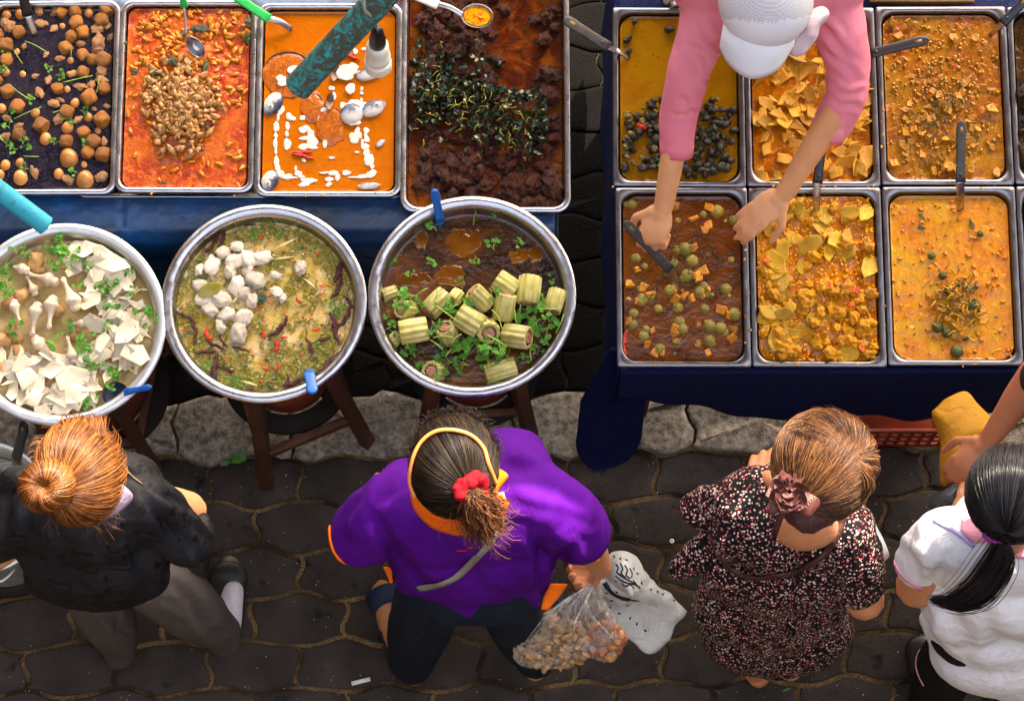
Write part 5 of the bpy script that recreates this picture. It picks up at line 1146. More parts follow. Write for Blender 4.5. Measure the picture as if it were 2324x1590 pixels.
def folds(V, N, lst):
    px, py = Q(V); D = np.zeros(len(V)); up = N[:, 2] > -.1
    for (x0, y0, x1, y1, w_, amp) in lst:
        dx, dy = x1-x0, y1-y0; l2 = dx*dx+dy*dy; t = ((px-x0)*dx+(py-y0)*dy)/l2; tc = np.clip(t, 0, 1)
        wob = 6*np.sin(tc*5+x0)
        d = np.hypot(px-(x0+dx*tc)-wob*dy/math.sqrt(l2), py-(y0+dy*tc)+wob*dx/math.sqrt(l2))
        D += amp*(np.exp(-(d/w_)**2)-.45*np.exp(-((d-w_*1.7)/w_)**2))*np.clip(np.sin(np.pi*(np.clip(t, -.15, 1.15)+.15)/1.3), 0, 1)**.5
    return V+N*(D*up)[:, None]
def crumple(V, N, amp, f, seed=0, sc=(1, 1, 1)):
    D = np.array([1-2*abs(mnoise.noise(Vector((v[0]*f*sc[0]+seed, v[1]*f*sc[1], v[2]*f*sc[2])))) for v in V]); return V+N*(D*amp)[:, None]
def M_skin(name, c):
    s = NB(name); f = s.noise(25, 4); a = rgba(c); s.col(s.ramp(f, [(.3, tuple(x*.85 for x in a[:3])+(1,)), (.7, a)])); s.set(rough=.5, spec=.3, sss=.12); s.bump(s.noise(260, 3), .0004); return s.m
SKIN = M_skin('skin', (224, 164, 114)); SKIN2 = M_skin('skin_tan', (196, 134, 92)); SKIN3 = M_skin('skin_brown', (178, 116, 82))
def headframe(fwd):
    y = Vector(fwd).normalized(); x = y.cross(Vector((0, 0, 1))).normalized()
    if x.length < .5: x = Vector((1, 0, 0))
    z = x.cross(y).normalized(); return Matrix((x, y, z)).transposed()
def head(c, fwd, k=1.0):
    M = headframe(fwd); k *= .93; o = []; c = Vector(c)-M.to_3x3()@Vector((0, -.004, .026))
    def e(p, r, rot=None): V, F = ell((0, 0, 0), tuple(q*k for q in r), 3); V = (V+np.array(p)*k)@np.array(M.to_3x3()).T+np.array(c); o.append((V, F))
    e((0, -.012, .022), (.073, .093, .097)); e((0, .03, -.045), (.058, .055, .06)); e((0, .06, -.085), (.028, .026, .022)); e((0, .074, .04), (.05, .02, .035))
    e((0, .096, -.018), (.0125, .019, .012)); e((0, .087, .004), (.009, .014, .026)); e((.034, .072, -.03), (.024, .02, .022)); e((-.034, .072, -.03), (.024, .02, .022))
    e((0, .09, -.05), (.024, .009, .006)); e((0, .088, -.061), (.02, .009, .006)); e((.075, -.002, -.005), (.011, .019, .031)); e((-.075, -.002, -.005), (.011, .019, .031))
    return join(*o), M
def eyes(T, c, M, k=1.0):
    for sx in (-1, 1):
        for nm, r, dy, mt in (('eye', .0125, 0, simple('sclera', [(228, 224, 216), (236, 232, 226)], 10, .2, rnd=False)),):
            V, F = ell((0, 0, 0), r*k, 2); k = .93; c = Vector(c)-M.to_3x3()@Vector((0, -.004, .026)) if sx < 0 else c; p = Vector((sx*.031, .079, .012))*k; q = M.to_3x3()@p+Vector(c); eo = obj(nm, (V+np.array(q), F), mt, T)
            p2 = M.to_3x3()@(Vector((sx*.031, .0885, .012))*k)+Vector(c); V, F = ell(p2, .005*k, 2); WL[eo.name] = WL[T.name]; obj('iris', (V, F), BLACKP, eo)
def hand(wr, d, n, s, curl=.5, k=1.0, spread=.1, thumb=1.0):
    """wr wrist, d towards fingertips, n out of the palm, s towards the thumb."""
    d = Vector(d).normalized(); n = Vector(n); n = (n-d*n.dot(d)).normalized(); s_ = d.cross(n); s_ = s_ if s_.dot(Vector(s)) > 0 else -s_; wr = Vector(wr); o = []
    q = Matrix((s_, d, n)).transposed().to_3x3()
    V, F = ell((0, 0, 0), (.038*k, .05*k, .014*k), 3); V = V@np.array(q).T+np.array(wr+d*.045*k); o.append((V, F)); o.append(ell(wr+d*.02*k+s_*.02*k, .017*k, 2)); o.append(limb([wr-d*.02*k, wr+d*.02*k], [.021*k, .02*k], 2, 12))
    for i, (off, ln) in enumerate(((.028, .92), (.0095, 1.0), (-.0095, .94), (-.0275, .74))):
        b = wr+d*(.085-.006*abs(i-1.2))*k+s_*off*k; dd = (d+s_*off*spread*30*.1).normalized(); a = 0; pts = [b]; cu = curl*(1+.12*i)
        for seg, f in ((.043, .7), (.027, 1.0), (.021, .7)):
            a += cu*f; v = dd*math.cos(a)+n*math.sin(a); b = b+v*seg*ln*k; pts.append(b)
        o.append(limb(pts, [.0094*k, .0088*k, .008*k, .0068*k], 2, 10))
    b = wr+d*.028*k+s_*.03*k; v1 = (d*.6+s_*.75+n*.35*thumb).normalized(); v2 = (d*.85+s_*.25+n*.6*thumb).normalized()
    o.append(limb([b, b+v1*.036*k, b+v1*.036*k+v2*.028*k, b+v1*.036*k+v2*.05*k], [.0125*k, .0105*k, .0095*k, .0075*k], 2, 10)); return join(*o)
# hair -------------------------------------------------------------------------------------------------
def M_hair(name, dark, mid, light, rough=.36, spec=.4):
    s = NB(name); uv = s.n('ShaderNodeTexCoord').outputs['UV']; sx = s.n('ShaderNodeSeparateXYZ'); s.L.new(uv, sx.inputs[0])
    f = s.noise(26, 3); a = s.n('ShaderNodeMath', operation='MULTIPLY_ADD'); s.L.new(f, a.inputs[0]); a.inputs[1].default_value = .7
    b = s.n('ShaderNodeMath', operation='MULTIPLY'); s.L.new(sx.outputs[1], b.inputs[0]); b.inputs[1].default_value = .65; s.L.new(b.outputs[0], a.inputs[2])
    s.col(s.ramp(a.outputs[0], [(.3, dark), (.6, mid), (.92, light)])); s.set(rough=rough, spec=spec); return s.m
def hairmesh(paths, r=.0006, sides=3):
    V = []; F = []; UV = []; n = 0; P_ = np.array([Vector((math.cos(2*math.pi*k/sides), math.sin(2*math.pi*k/sides), 0)) for k in range(sides)])
    for i, p in enumerate(paths):
        p = np.asarray(p, float); K = len(p); T = np.gradient(p, axis=0); T /= np.linalg.norm(T, axis=1)[:, None]+1e-9
        u = np.cross(T, (.3, .2, .93)); u /= np.linalg.norm(u, axis=1)[:, None]+1e-9; w_ = np.cross(T, u); rn = random.random(); rr_ = r*(.7+.6*random.random())
        tp = np.sin(np.linspace(.1, math.pi*.985, K))**.6*rr_
        for k in range(sides):
            a = 2*math.pi*k/sides; V.append(p+(u*math.cos(a)+w_*math.sin(a))*tp[:, None])
        for k in range(sides):
            k2 = (k+1) % sides; F += [(n+k*K+j, n+k2*K+j, n+k2*K+j+1, n+k*K+j+1) for j in range(K-1)]
        UV += [(j/(K-1), rn) for k in range(sides) for j in range(K)]; n += sides*K
    return np.vstack(V), F, np.array(UV)
def hair_obj(name, paths, mat, T, r=.0006): V, F, UV = hairmesh(paths, r); return obj(name, (V, F), mat, T, uv=UV)
def unit(v): v = np.array(v, float); return v/np.linalg.norm(v)
def scalp(c, rad, target, N, start, lift=.0, seed=0, K=12, swirl=0, clump=.05, rngl=(0, 1)):
    """strands lying on the head ellipsoid, combed from start directions to the target direction."""
    rng = random.Random(seed); out = []; c = np.array(c); rad = np.array(rad); tb = unit(target)
    while len(out) < N:
        d0 = start(rng)
        if d0 is None: continue
        d0 = unit(d0); om = math.acos(max(-1, min(1, float(d0@tb))))
        if om < .12: continue
        a, b = rngl[0]*rng.random(), 1-(1-rngl[1])*rng.random(); h = 1.0+.03*rng.random()+lift*rng.random(); pts = []
        for k in range(K):
            t = a+(b-a)*k/(K-1); d = (math.sin((1-t)*om)*d0+math.sin(t*om)*tb)/math.sin(om)
            jit = np.array([mnoise.noise(Vector((d0[0]*7+q*5, d0[1]*7, d0[2]*7+t*1.5))) for q in range(3)])*clump*math.sin(math.pi*min(1, t*1.1))
            d = unit(d+jit); pts.append(c+rad*d*(h+.02*mnoise.noise(Vector((d0[0]*12, d0[1]*12, t*2+seed)))))
        out.append(pts)
    return out
def pixdir(c3, rad, px, py):
    """direction on the head ellipsoid whose point shows at the pixel."""
    cx, cy = Q(np.array([c3]))[0][0], Q(np.array([c3]))[1][0]; s = S(cx, cy, c3[2]); dx = (px-cx)*s/rad[0]; dy = -(py-cy)*s/rad[1]; r2 = dx*dx+dy*dy
    if r2 > .98: k = math.sqrt(.98/r2); dx *= k; dy *= k; r2 = .98
    d = np.array((dx, dy, math.sqrt(1-r2))); v = Vector(d); v.rotate(Matrix.Rotation(TILT, 3, 'X')); return np.array(v)
def shoe(heel, toe, wd, mat, T, name='shoe', ht=.07, z0=.004, sole=None):
    a, b = Vector(heel), Vector(toe); a.z = b.z = 0; d = b-a
    V, F, N = remesh(join(ell(a+d*.14+Vector((0, 0, ht*.45)), (wd*.42, wd*.42, ht*.55)), ell(a+d*.45+Vector((0, 0, ht*.4)), (wd*.46, wd*.5, ht*.5)), ell(a+d*.78+Vector((0, 0, ht*.3)), (wd*.52, wd*.52, ht*.42)), ell(a+d*.3+Vector((0, 0, ht*.4)), (wd*.42, wd*.45, ht*.5)), ell(a+d*.62+Vector((0, 0, ht*.35)), (wd*.5, wd*.5, ht*.45))), .007, 5)
    V[:, 2] = np.maximum(V[:, 2], z0+.008); o = obj(name, (V, F), mat, T)
    if sole is not None:
        pts = []
        for k in range(40):
            t = 2*math.pi*k/40; u = math.cos(t); w_ = wd*(.47+.07*(u > 0)*u); q = a+d*(.5+.5*u)+d.orthogonal().normalized()*0
            sd = Vector((-d.y, d.x, 0)).normalized(); q = a+d*(.5+.56*u)+sd*math.sin(t)*w_*1.02; pts.append((q.x, q.y))
        V, F = loft([[(x, y, z0) for x, y in pts], [(x, y, z0+.014) for x, y in pts]], True, True); obj('sole', (V, F), sole, T)
    return o
def pillow(out, zc, th, seed=0, crease=.006, zslope=None, m=5, f=14):
    """closed crumpled volume with a traced outline, real thickness and relief."""
    o = catmull([(x, y, 0) for x, y in out]+[(out[0][0], out[0][1], 0)], m)[:-1]; cx = sum(q[0] for q in o)/len(o); cy = sum(q[1] for q in o)/len(o); Ls = []
    def Z(x, y): return zc+(zslope[0]*(x-cx)+zslope[1]*(y-cy) if zslope else 0)
    for fct, h in ((.08, 1), (.3, .96), (.5, .86), (.68, .72), (.82, .52), (.92, .3), (.98, .12), (1, 0), (.97, -.14), (.85, -.45), (.5, -.8), (.1, -1)):
        Ls.append([tuple(P(cx+(q[0]-cx)*fct, cy+(q[1]-cy)*fct, Z(q[0], q[1])+th*h)) for q in o])
    V, F = loft(Ls, True, True); bm = bmesh.new(); vs_ = [bm.verts.new(v) for v in V]; [bm.faces.new([vs_[k] for k in q]) for q in F if len(set(q)) == len(q)]
    bm.normal_update(); N = np.array([v.normal[:] for v in bm.verts]); bm.free()
    return crumple(V, N, crease, f, seed), F
def arm(sh, el, wr, r=(.048, .04, .037, .024)):
    sh, el, wr = Vector(sh)+Vector((0, 0, -.055)), Vector(el), Vector(wr); m = el.lerp(wr, .35)
    return join(limb([sh, sh.lerp(el, .5), el], [r[0], r[0]*.93, r[1]], 2), limb([el, m, wr], [r[1], r[2], r[3]], 2))
def leg(hp, kn, an):
    return join(limb([hp, hp.lerp(kn, .5), kn], [.066, .056, .044], 2), limb([kn, kn.lerp(an, .35), an], [.044, .042, .03], 2), limb([an, an+Vector((0, .02, -.04))], [.032, .03], 2))
def dressed(T, prims, mat, name, vox=.009, sm=8, fl=(), cr=(.003, 9), sc=(1, 1, 1), seed=0, fine=(.0012, 30)):
    V, F, N = remesh(join(*prims), vox, sm); V = folds(V, N, fl); V = crumple(V, N, cr[0], cr[1], seed, sc); V = crumple(V, N, fine[0], fine[1], seed+5, sc)
    obj(name, (V, F), mat, T); return bvh((V, F)), (V, F)
def skinbody(T, prims, mat, vox=.0042, sm=3): V, F, N = remesh(join(*prims), vox, sm); return obj('body', (V, F), mat, T)
def torso(n, hl, hr, sl, sr, g=-.015, dz=-.035):
    hl, hr, sl, sr, n = map(Vector, (hl, hr, sl, sr, n)); h = (hl+hr)/2; c = (sl+sr)/2
    z = Vector((0, 0, dz)); fw_ = Vector((0, .03, 0)); o = [limb([hl+fw_, hr+fw_], [.09+g, .09+g], 2), limb([h+fw_, h.lerp(c, .5)+fw_, c-Vector((0, 0, .08))+fw_], [.10+g, .095+g, .1+g], 3), limb([sl+z, sr+z], [.055+g, .055+g], 2)]
    if g < 0: o.append(limb([c+z*1.5, n], [.05, .048], 2))
    return join(*o)
DOWN = Vector((0, 0, -1))
# ================================================================== woman in black with the auburn bun
T = thing('person', 'woman in black patterned blouse and grey trousers with auburn hair in a bun', 'person', (P(260, 1460, 0).x, P(260, 1460, 0).y, 0))
hc = P(182, 1072, 1.50); fw = (.12, .75, -.65)
hd, M = head(hc, fw); J = dict(n=P(200, 1125, 1.38), sl=P(85, 1155, 1.29), sr=P(315, 1135, 1.29), el=P(-20, 1260, 1.05), wl=P(60, 1190, .95), er=P(424, 1160, 1.04), wr=P(320, 1120, 1.0), hl=P(180, 1290, .86), hr=P(285, 1290, .86), kl=P(240, 1385, .46), kr=P(415, 1375, .46), al=P(266, 1478, .09), ar=P(505, 1448, .09))
skinbody(T, [hd, limb([J['n'], hc+Vector((0, -.02, -.06))], [.05, .05], 2), torso(J['n'], J['hl'], J['hr'], J['sl'], J['sr']), arm(J['sl'], J['el'], J['wl']), arm(J['sr'], J['er'], J['wr'], (.05, .047, .044, .027)), leg(J['hl'], J['kl'], J['al']), leg(J['hr'], J['kr'], J['ar']),
     hand(J['wl'], J['wl']-J['el'], DOWN, (1, 0, 0)), hand(J['wr'], J['wr']-J['er'], DOWN, (0, 1, 0))], SKIN)
eyes(T, hc, M)
def M_black():
    s = NB('black_jacquard'); mp = s.n('ShaderNodeMapping'); mp.inputs['Scale'].default_value = (1, 1, .45); s.L.new(s.co, mp.inputs['Vector']); v = mp.outputs[0]
    def rings(sc, metric, stops): return s.ramp(s.vor(sc, metric=metric, rnd=.55, vec=v), stops, True)
    W = (255, 255, 255); B = (0, 0, 0)
    a = rings(13, 'CHEBYCHEV', [(0, W), (.08, B), (.15, W), (.19, B), (.27, W), (.31, B)]); b = rings(21, 'MANHATTAN', [(0, B), (.06, W), (.2, W), (.26, B)])
    m = s.mix(1.0, a, b, 'LIGHTEN'); base = s.ramp(s.noise(5, 3), [(.3, (15, 17, 22)), (.7, (29, 32, 39))])
    s.col(s.mix(m, base, (5, 5, 6))); s.set(rough=.5, spec=.25); s.bump(s.noise(500, 2), .0005); s.bump(m, .0012); s.bump(s.noise(13, 4, .55, 1.6), .007); return s.m
flb = [(60, 1100, 20, 1230, 14, .008), (330, 1120, 420, 1250, 12, -.012), (350, 1100, 470, 1190, 9, -.01), (380, 1150, 440, 1290, 10, .01), (100, 1200, 150, 1350, 18, .006), (300, 1200, 330, 1350, 20, -.008), (200, 1230, 220, 1370, 22, .006), (410, 1120, 480, 1220, 7, .008), (130, 1300, 240, 1370, 10, -.006)]
bb, bVF = dressed(T, [torso(J['n'], J['hl'], J['hr'], J['sl'], J['sr'], .012, -.03), E(195, 1180, 1.21, 165, 105, .14), E(215, 1255, 1.05, 175, 105, .18), E(220, 1305, .88, 165, 78, .14), L((105, 1145, 1.25, 70), (25, 1180, 1.2, 78), (-30, 1225, 1.1, 62)), L((300, 1130, 1.25, 72), (360, 1165, 1.2, 66), (425, 1235, 1.12, 56), (440, 1205, 1.1, 46)), E(290, 1078, 1.22, 75, 45, .1), E(60, 1110, 1.2, 70, 50, .1), E(450, 1190, 1.06, 30, 28, .05)],
   M_black(), 'blouse', fl=flb, cr=(.004, 8))
CW = cloth('lilac_cloth', (176, 160, 186), rough=.6)
obj('collar', patchz([(188, 1160, 1.4), (215, 1158, 1.41), (240, 1140, 1.42), (255, 1110, 1.43), (258, 1088, 1.43)], [(182, 1180, 1.375), (215, 1184, 1.37), (258, 1168, 1.375), (300, 1128, 1.38), (272, 1096, 1.42)], 6, 6, .003, .004), CW, T)
obj('zipper', tube([drop(bb, x, y, 1.3, .002)[0] for x, y in [(278, 1052), (290, 1070), (303, 1084), (322, 1098)]], .0016, 6), simple('brass', [(170, 140, 90), (200, 170, 120)], 20, .3, rnd=False), T)
GT = cloth('grey_trouser', (84, 78, 74), rough=.8)
dressed(T, [limb([J['hl'], J['hr']], [.085, .085], 3), L((208, 1315, .74, 76), (238, 1390, .46, 68), (266, 1456, .14, 44), (270, 1484, .05, 36)), L((345, 1320, .72, 70), (430, 1378, .45, 70), (500, 1430, .15, 44), (508, 1455, .06, 36))], GT, 'trousers', fl=[(200, 1350, 260, 1470, 14, .007), (390, 1330, 500, 1440, 12, -.008), (370, 1370, 470, 1450, 10, .006), (260, 1400, 285, 1440, 8, -.01)], cr=(.004, 9), sc=(1, 1, .5))
BS = simple('black_shoe', [(20, 20, 22), (30, 30, 32)], 20, .45, rnd=False)
shoe(P(505, 1478, 0), P(522, 1275, 0), .105, BS, T, sole=BLACKP); shoe(P(270, 1502, 0), P(240, 1330, 0), .1, BS, T, sole=BLACKP)
obj('sock', remesh(join(L((530, 1340, .08, 24), (518, 1400, .11, 32), (512, 1430, .14, 34))), .006, 3)[:2], cloth('white_sock', (226, 226, 232)), T)
HR = M_hair('auburn_hair', (32, 14, 5), (96, 50, 18), (168, 106, 48), .36); HRd = simple('auburn_scalp', [(50, 22, 8), (84, 40, 14)], 60, .6, rnd=False)
rad = (.094, .112, .104); hq = hc+Vector((0, 0, .004))
V, F = ell(hq, tuple(r*.965 for r in rad), 4); obj('hair_base', (V[:], [f for f in F if not (V[f[0]][2] < hq.z-.02 and V[f[0]][1] > hq.y+.02)]), HRd, T)
bdir = pixdir(hq, rad, 150, 1105)
def st1(rng):
    a = rng.uniform(0, 6.283); e = rng.choice([-.15, -.35, .05, .25]); return (math.cos(a), math.sin(a), e+rng.uniform(-.15, .2))
hair_obj('hair', scalp(hq, rad, bdir, 3600, st1, .03, 1, clump=.09, rngl=(.45, .9)), HR, T, .0008)
bc = hq+Vector(bdir)*.096+Vector((-.022, .0, .018)); ax_ = Vector((-.10, -.30, .95)).normalized(); q3 = ax_.to_track_quat('Z', 'Y').to_matrix()
rng = random.Random(5); bp = []
for i in range(2300):
    ph = rng.uniform(0, 6.283); Rb = .0575*(1+.05*math.sin(ph*2+1)); h = rng.uniform(.93, 1.03); tw = rng.uniform(.5, .9); a0, a1 = rng.uniform(-.04, .16), rng.uniform(.75, 1); pts = []; jj = .07*math.sin(ph*23)
    for k in range(12):
        t = a0+(a1-a0)*k/11; th = t*2.25-.1; r_ = Rb*(.1+.9*math.sin(min(th, 1.57)) if th < 1.57 else 1-.12*(th-1.57)); z = .044*math.cos(th)*1.0-.018*math.exp(-(t/.14)**2); aa = ph+tw*t+jj*t
        pts.append(tuple(bc+q3@Vector((r_*h*math.cos(aa), r_*h*math.sin(aa), z*h))))
    bp.append(pts)
V, F = ell(bc-ax_*.01, (.05, .05, .026), 4); hb = obj('bun', (V, F), HRd, T); hair_obj('bun_hair', bp, HR, T, .0008)
ww = []
for i in range(70):
    p0 = Vector(P(rng.uniform(90, 250), rng.uniform(1150, 1180), rng.uniform(1.42, 1.46))); d = Vector((rng.uniform(-.3, 1), rng.uniform(-1, .0), -.5)).normalized(); c1_ = Vector((rng.uniform(-.02, .02), rng.uniform(-.02, .02), 0)); ww.append([tuple(p0+d*(.045*rng.uniform(.5, 1.3))*t+c1_*math.sin(t*3)) for t in np.linspace(0, 1, 8)])
for i in range(50):
    a = rng.uniform(0, 3.14); p0 = hq+Vector((rad[0]*math.cos(a)*.9, rad[1]*math.sin(a)*.9, .03)); ww.append([tuple(p0+Vector((math.cos(a+.8*t)*.03*t, math.sin(a+.8*t)*.03*t, .012*t))) for t in np.linspace(0, 1, 7)])
_nf = len(ww)
for i in range(260):   # loose front fringe over the forehead
    x = rng.uniform(150, 240); p0 = P(x, 990, 1.585); p1 = P(x+rng.uniform(-12, 14), rng.uniform(935, 962), 1.5); m_ = (Vector(p0)+Vector(p1))/2+Vector((rng.uniform(-.01, .01), .012, .014)); ww.append(catmull([tuple(p0), tuple(m_), tuple(p1)], 4))
hair_obj('nape_hair', ww[:70], HR, T, .0005); hair_obj('flyaway_hair', ww[70:_nf], HR, T, .0005); hair_obj('fringe', ww[_nf:], HR, T, .0006)
# ================================================================== woman in purple
T = thing('person', 'large woman in a purple shirt with orange trim and a red scrunchie', 'person', (P(1060, 1500, 0).x, P(1060, 1500, 0).y, 0))
hc = P(1030, 1062, 1.50); fw = (-.12, .75, -.66)
hd, M = head(hc, fw); J = dict(n=P(1060, 1125, 1.39), sl=P(905, 1150, 1.3), sr=P(1230, 1140, 1.3), el=P(810, 1205, 1.02), wl=P(880, 1150, .95), er=P(1330, 1222, .98), wr=P(1364, 1290, .80), hl=P(1015, 1320, .88), hr=P(1120, 1320, .88), kl=P(965, 1415, .46), kr=P(1175, 1430, .46), al=P(938, 1500, .09), ar=P(1215, 1500, .09))
hR = hand(J['wr'], Vector((-.25, -.12, -1)), (-1, .2, 0), (0, 1, 0), 1.15, 1.0); hL = hand(J['wl'], (0, .6, -.3), DOWN, (1, 0, 0), .5)
skinbody(T, [hd, limb([J['n'], hc+Vector((0, -.02, -.06))], [.055, .052], 2), torso(J['n'], J['hl'], J['hr'], J['sl'], J['sr']), arm(J['sl'], J['el'], J['wl']), arm(J['sr'], J['er'], J['wr'], (.05, .044, .038, .025)), leg(J['hl'], J['kl'], J['al']), leg(J['hr'], J['kr'], J['ar']), hR, hL,
     L((940, 1530, .04, 26), (895, 1440, .045, 26), (868, 1345, .03, 28)), L((1215, 1520, .04, 26), (1235, 1400, .04, 30))], SKIN2)
eyes(T, hc, M)
s = NB('purple_cotton'); f = s.noise(4, 3); s.col(s.ramp(f, [(.3, (70, 6, 116)), (.7, (82, 9, 136))])); s.set(rough=.8, spec=.12); s.bump(s.noise(600, 2), .0006); s.bump(s.noise(9, 4, .45, 1.4), .009); PUR = s.m
fl = [(880, 1290, 1010, 1340, 16, -.012), (850, 1180, 940, 1300, 20, -.012), (900, 1150, 1000, 1290, 30, .008), (1290, 1230, 1250, 1330, 14, -.016), (1250, 1200, 1330, 1260, 16, .01), (1180, 1200, 1230, 1370, 22, .009), (1215, 1230, 1235, 1380, 12, -.012), (1000, 1240, 1100, 1330, 26, -.006), (930, 1330, 1100, 1390, 18, .008), (1100, 1340, 1200, 1390, 16, -.007),
      (1140, 1040, 1280, 1140, 22, -.008), (1180, 1030, 1310, 1120, 14, .007), (860, 1090, 800, 1200, 16, .008), (1020, 1200, 1200, 1190, 18, -.005), (820, 1130, 770, 1230, 10, -.006), (1160, 1130, 1330, 1190, 12, -.006)]
pb, pVF = dressed(T, [torso(J['n'], J['hl'], J['hr'], J['sl'], J['sr'], .012, -.03), E(1065, 1180, 1.2, 185, 110, .14), E(1072, 1255, 1.05, 190, 110, .2), E(1078, 1305, .86, 178, 96, .16), E(1078, 1338, .84, 158, 70, .12), L((930, 1135, 1.27, 80), (865, 1165, 1.22, 80), (822, 1215, 1.13, 72)), L((1195, 1135, 1.27, 82), (1265, 1160, 1.22, 82), (1318, 1212, 1.11, 72)), E(1155, 1075, 1.2, 105, 82, .12), E(945, 1105, 1.2, 92, 60, .1), E(1150, 1040, 1.05, 90, 60, .16)],
   PUR, 'shirt', fl=fl, cr=(.007, 5), fine=(.0016, 22))
ORG = cloth('orange_trim', (250, 118, 10), rough=.7)
obj('collar', patchz([(952, 1112, 1.43), (966, 1136, 1.425), (995, 1160, 1.41), (1030, 1174, 1.4), (1066, 1178, 1.4), (1096, 1170, 1.41)], [(934, 1120, 1.40), (944, 1156, 1.375), (975, 1190, 1.345), (1015, 1207, 1.335), (1060, 1213, 1.335), (1108, 1200, 1.345)], 6, 6, .004, .006), ORG, T)
obj('collar_flap', patchz([(1106, 1048, 1.44), (1112, 1085, 1.44), (1117, 1125, 1.43), (1120, 1165, 1.41)], [(1122, 1056, 1.43), (1154, 1080, 1.40), (1130, 1118, 1.41), (1133, 1172, 1.395)], 6, 5, .004, .006), ORG, T)
obj('collar_tip', patchz([(1120, 1118, 1.42), (1128, 1150, 1.4), (1130, 1172, 1.39)], [(1138, 1122, 1.40), (1156, 1142, 1.385), (1138, 1180, 1.375)], 6, 4, .004, .004), ORG, T)
def trim(b, pts, wpx, mat, T, z=1.1, name='trim'): obj(name, strap(b, pts, wpx, z, .004, .003), mat, T)
trim(pb, [(750, 1196), (752, 1225), (763, 1256), (790, 1285)], 9, ORG, T, name='sleeve_trim'); trim(pb, [(1392, 1202), (1390, 1235), (1378, 1268), (1360, 1300)], 10, ORG, T, name='sleeve_trim')
obj('side_vent', patchz([(870, 1288, 1.0), (878, 1305, .98), (886, 1324, .96)], [(890, 1290, 1.0), (890, 1306, .98), (893, 1321, .96)], 5, 3, .004), ORG, T)
obj('side_vent', patchz([(1250, 1326, .93), (1235, 1355, .9), (1228, 1382, .88)], [(1288, 1326, .92), (1272, 1350, .9), (1243, 1384, .88)], 5, 3, .004), ORG, T)
obj('bag_strap', strap(pb, [(1136, 1118), (1140, 1150), (1130, 1195), (1108, 1232), (1080, 1262), (1040, 1302), (1000, 1322), (950, 1332)], 17, 1.3, .003, .005), cloth('grey_webbing', (136, 130, 122)), T)
for x0, x1, y in ((1037, 1060, 1246), (1062, 1072, 1240), (1095, 1108, 1244)): obj('embroidery', strap(pb, [(x0, y), ((x0+x1)/2, y+1), (x1, y)], 3.5, 1.2, .001, .003), simple('red_thread', [(200, 20, 30), (220, 40, 40)], 60, .6, rnd=False), T)
DN = cloth('dark_denim', (14, 26, 42), rough=.85)
dressed(T, [limb([J['hl'], J['hr']], [.1, .1], 3), L((985, 1330, .85, 84), (953, 1420, .46, 72), (935, 1492, .12, 54), (938, 1510, .06, 42)), L((1150, 1330, .85, 80), (1185, 1430, .46, 66), (1213, 1490, .12, 48), (1216, 1502, .07, 40))], DN, 'jeans', fl=[(920, 1400, 950, 1500, 12, .008), (980, 1400, 950, 1480, 10, -.008)], cr=(.004, 10), sc=(1, 1, .5))
TAN = simple('tan_sole', [(170, 116, 44), (196, 140, 60)], 20, .6, rnd=False); NAV = cloth('navy_strap', (34, 52, 78), rough=.6)
for hx, hy, tx, ty in ((945, 1546, 862, 1318), (1216, 1535, 1238, 1330)):
    a, b = P(hx, hy, .0), P(tx, ty, .0); d = b-a; sd_ = Vector((-d.y, d.x, 0)).normalized(); pts = []
    for k in range(40): t = 2*math.pi*k/40; u = math.cos(t); qq = a+d*(.5+.5*u)+sd_*math.sin(t)*(.043+.006*u); pts.append((qq.x, qq.y))
    V, F = loft([[(x, y, .003) for x, y in pts], [(x, y, .018) for x, y in pts]], True, True); obj('sandal_sole', (V, F), TAN, T)
    pi_ = [(a.x+(x-a.x)*.985+.002, a.y+(y-a.y)*.985) for x, y in pts]; V, F = loft([[(x, y, .0185) for x, y in pi_], [(x, y, .0215) for x, y in pi_]], True, True); obj('insole', (V, F), NAV, T)
    for t0 in (.45, .78):
        ar = [a+d*(t0+.05*math.sin(g))+sd_*.046*math.cos(g)+Vector((0, 0, .02+.055*math.sin(g))) for g in np.linspace(0, math.pi, 14)]; obj('sandal_strap', sheet(ar, .05 if t0 > .6 else .03, .003, [Vector((0, 0, 1))+sd_*math.cos(g)*1.5 for g in np.linspace(0, math.pi, 14)]), NAV, T)
DK = M_hair('dark_hair', (6, 5, 4), (17, 13, 10), (58, 44, 30), .42, .22); DKb = simple('dark_scalp', [(10, 8, 7), (18, 14, 12)], 60, .6, rnd=False); BR = M_hair('brown_curls', (26, 14, 8), (74, 44, 26), (150, 98, 62), .45, .25)
rad = (.092, .108, .102); hq = hc+Vector((0, .004, .004))
V, F = ell(hq, tuple(r*.97 for r in rad), 4); obj('hair_base', (V, [f for f in F if not (V[f[0]][2] < hq.z-.03 and V[f[0]][1] > hq.y+.02)]), DKb, T)
td = pixdir(hq, rad, 1068, 1108)
hair_obj('hair', scalp(hq, rad, td, 3600, st1, .02, 2, clump=.05, rngl=(.45, .95)), DK, T, .0008)
fz = []
for i in range(420):
    a = rng.uniform(.2, 2.9); p0 = hq+Vector((rad[0]*math.cos(a)*.95, rad[1]*math.sin(a)*.95, rng.uniform(-.03, .03))); cu = rng.uniform(-1.5, 1.5); ln = rng.uniform(.012, .035)
    fz.append([tuple(p0+Vector((math.cos(a+cu*t)*ln*t, math.sin(a+cu*t)*ln*t, .02*t*math.sin(3*t)))) for t in np.linspace(0, 1, 8)])
hair_obj('front_curls', fz, DK, T, .0006)
hb = [pixdir(hq, (.099, .115, .112), x, y) for x, y in [(935, 1132), (931, 1090), (938, 1040), (958, 1000), (990, 976), (1030, 972), (1070, 984), (1098, 1012), (1110, 1050), (1126, 1094)]]
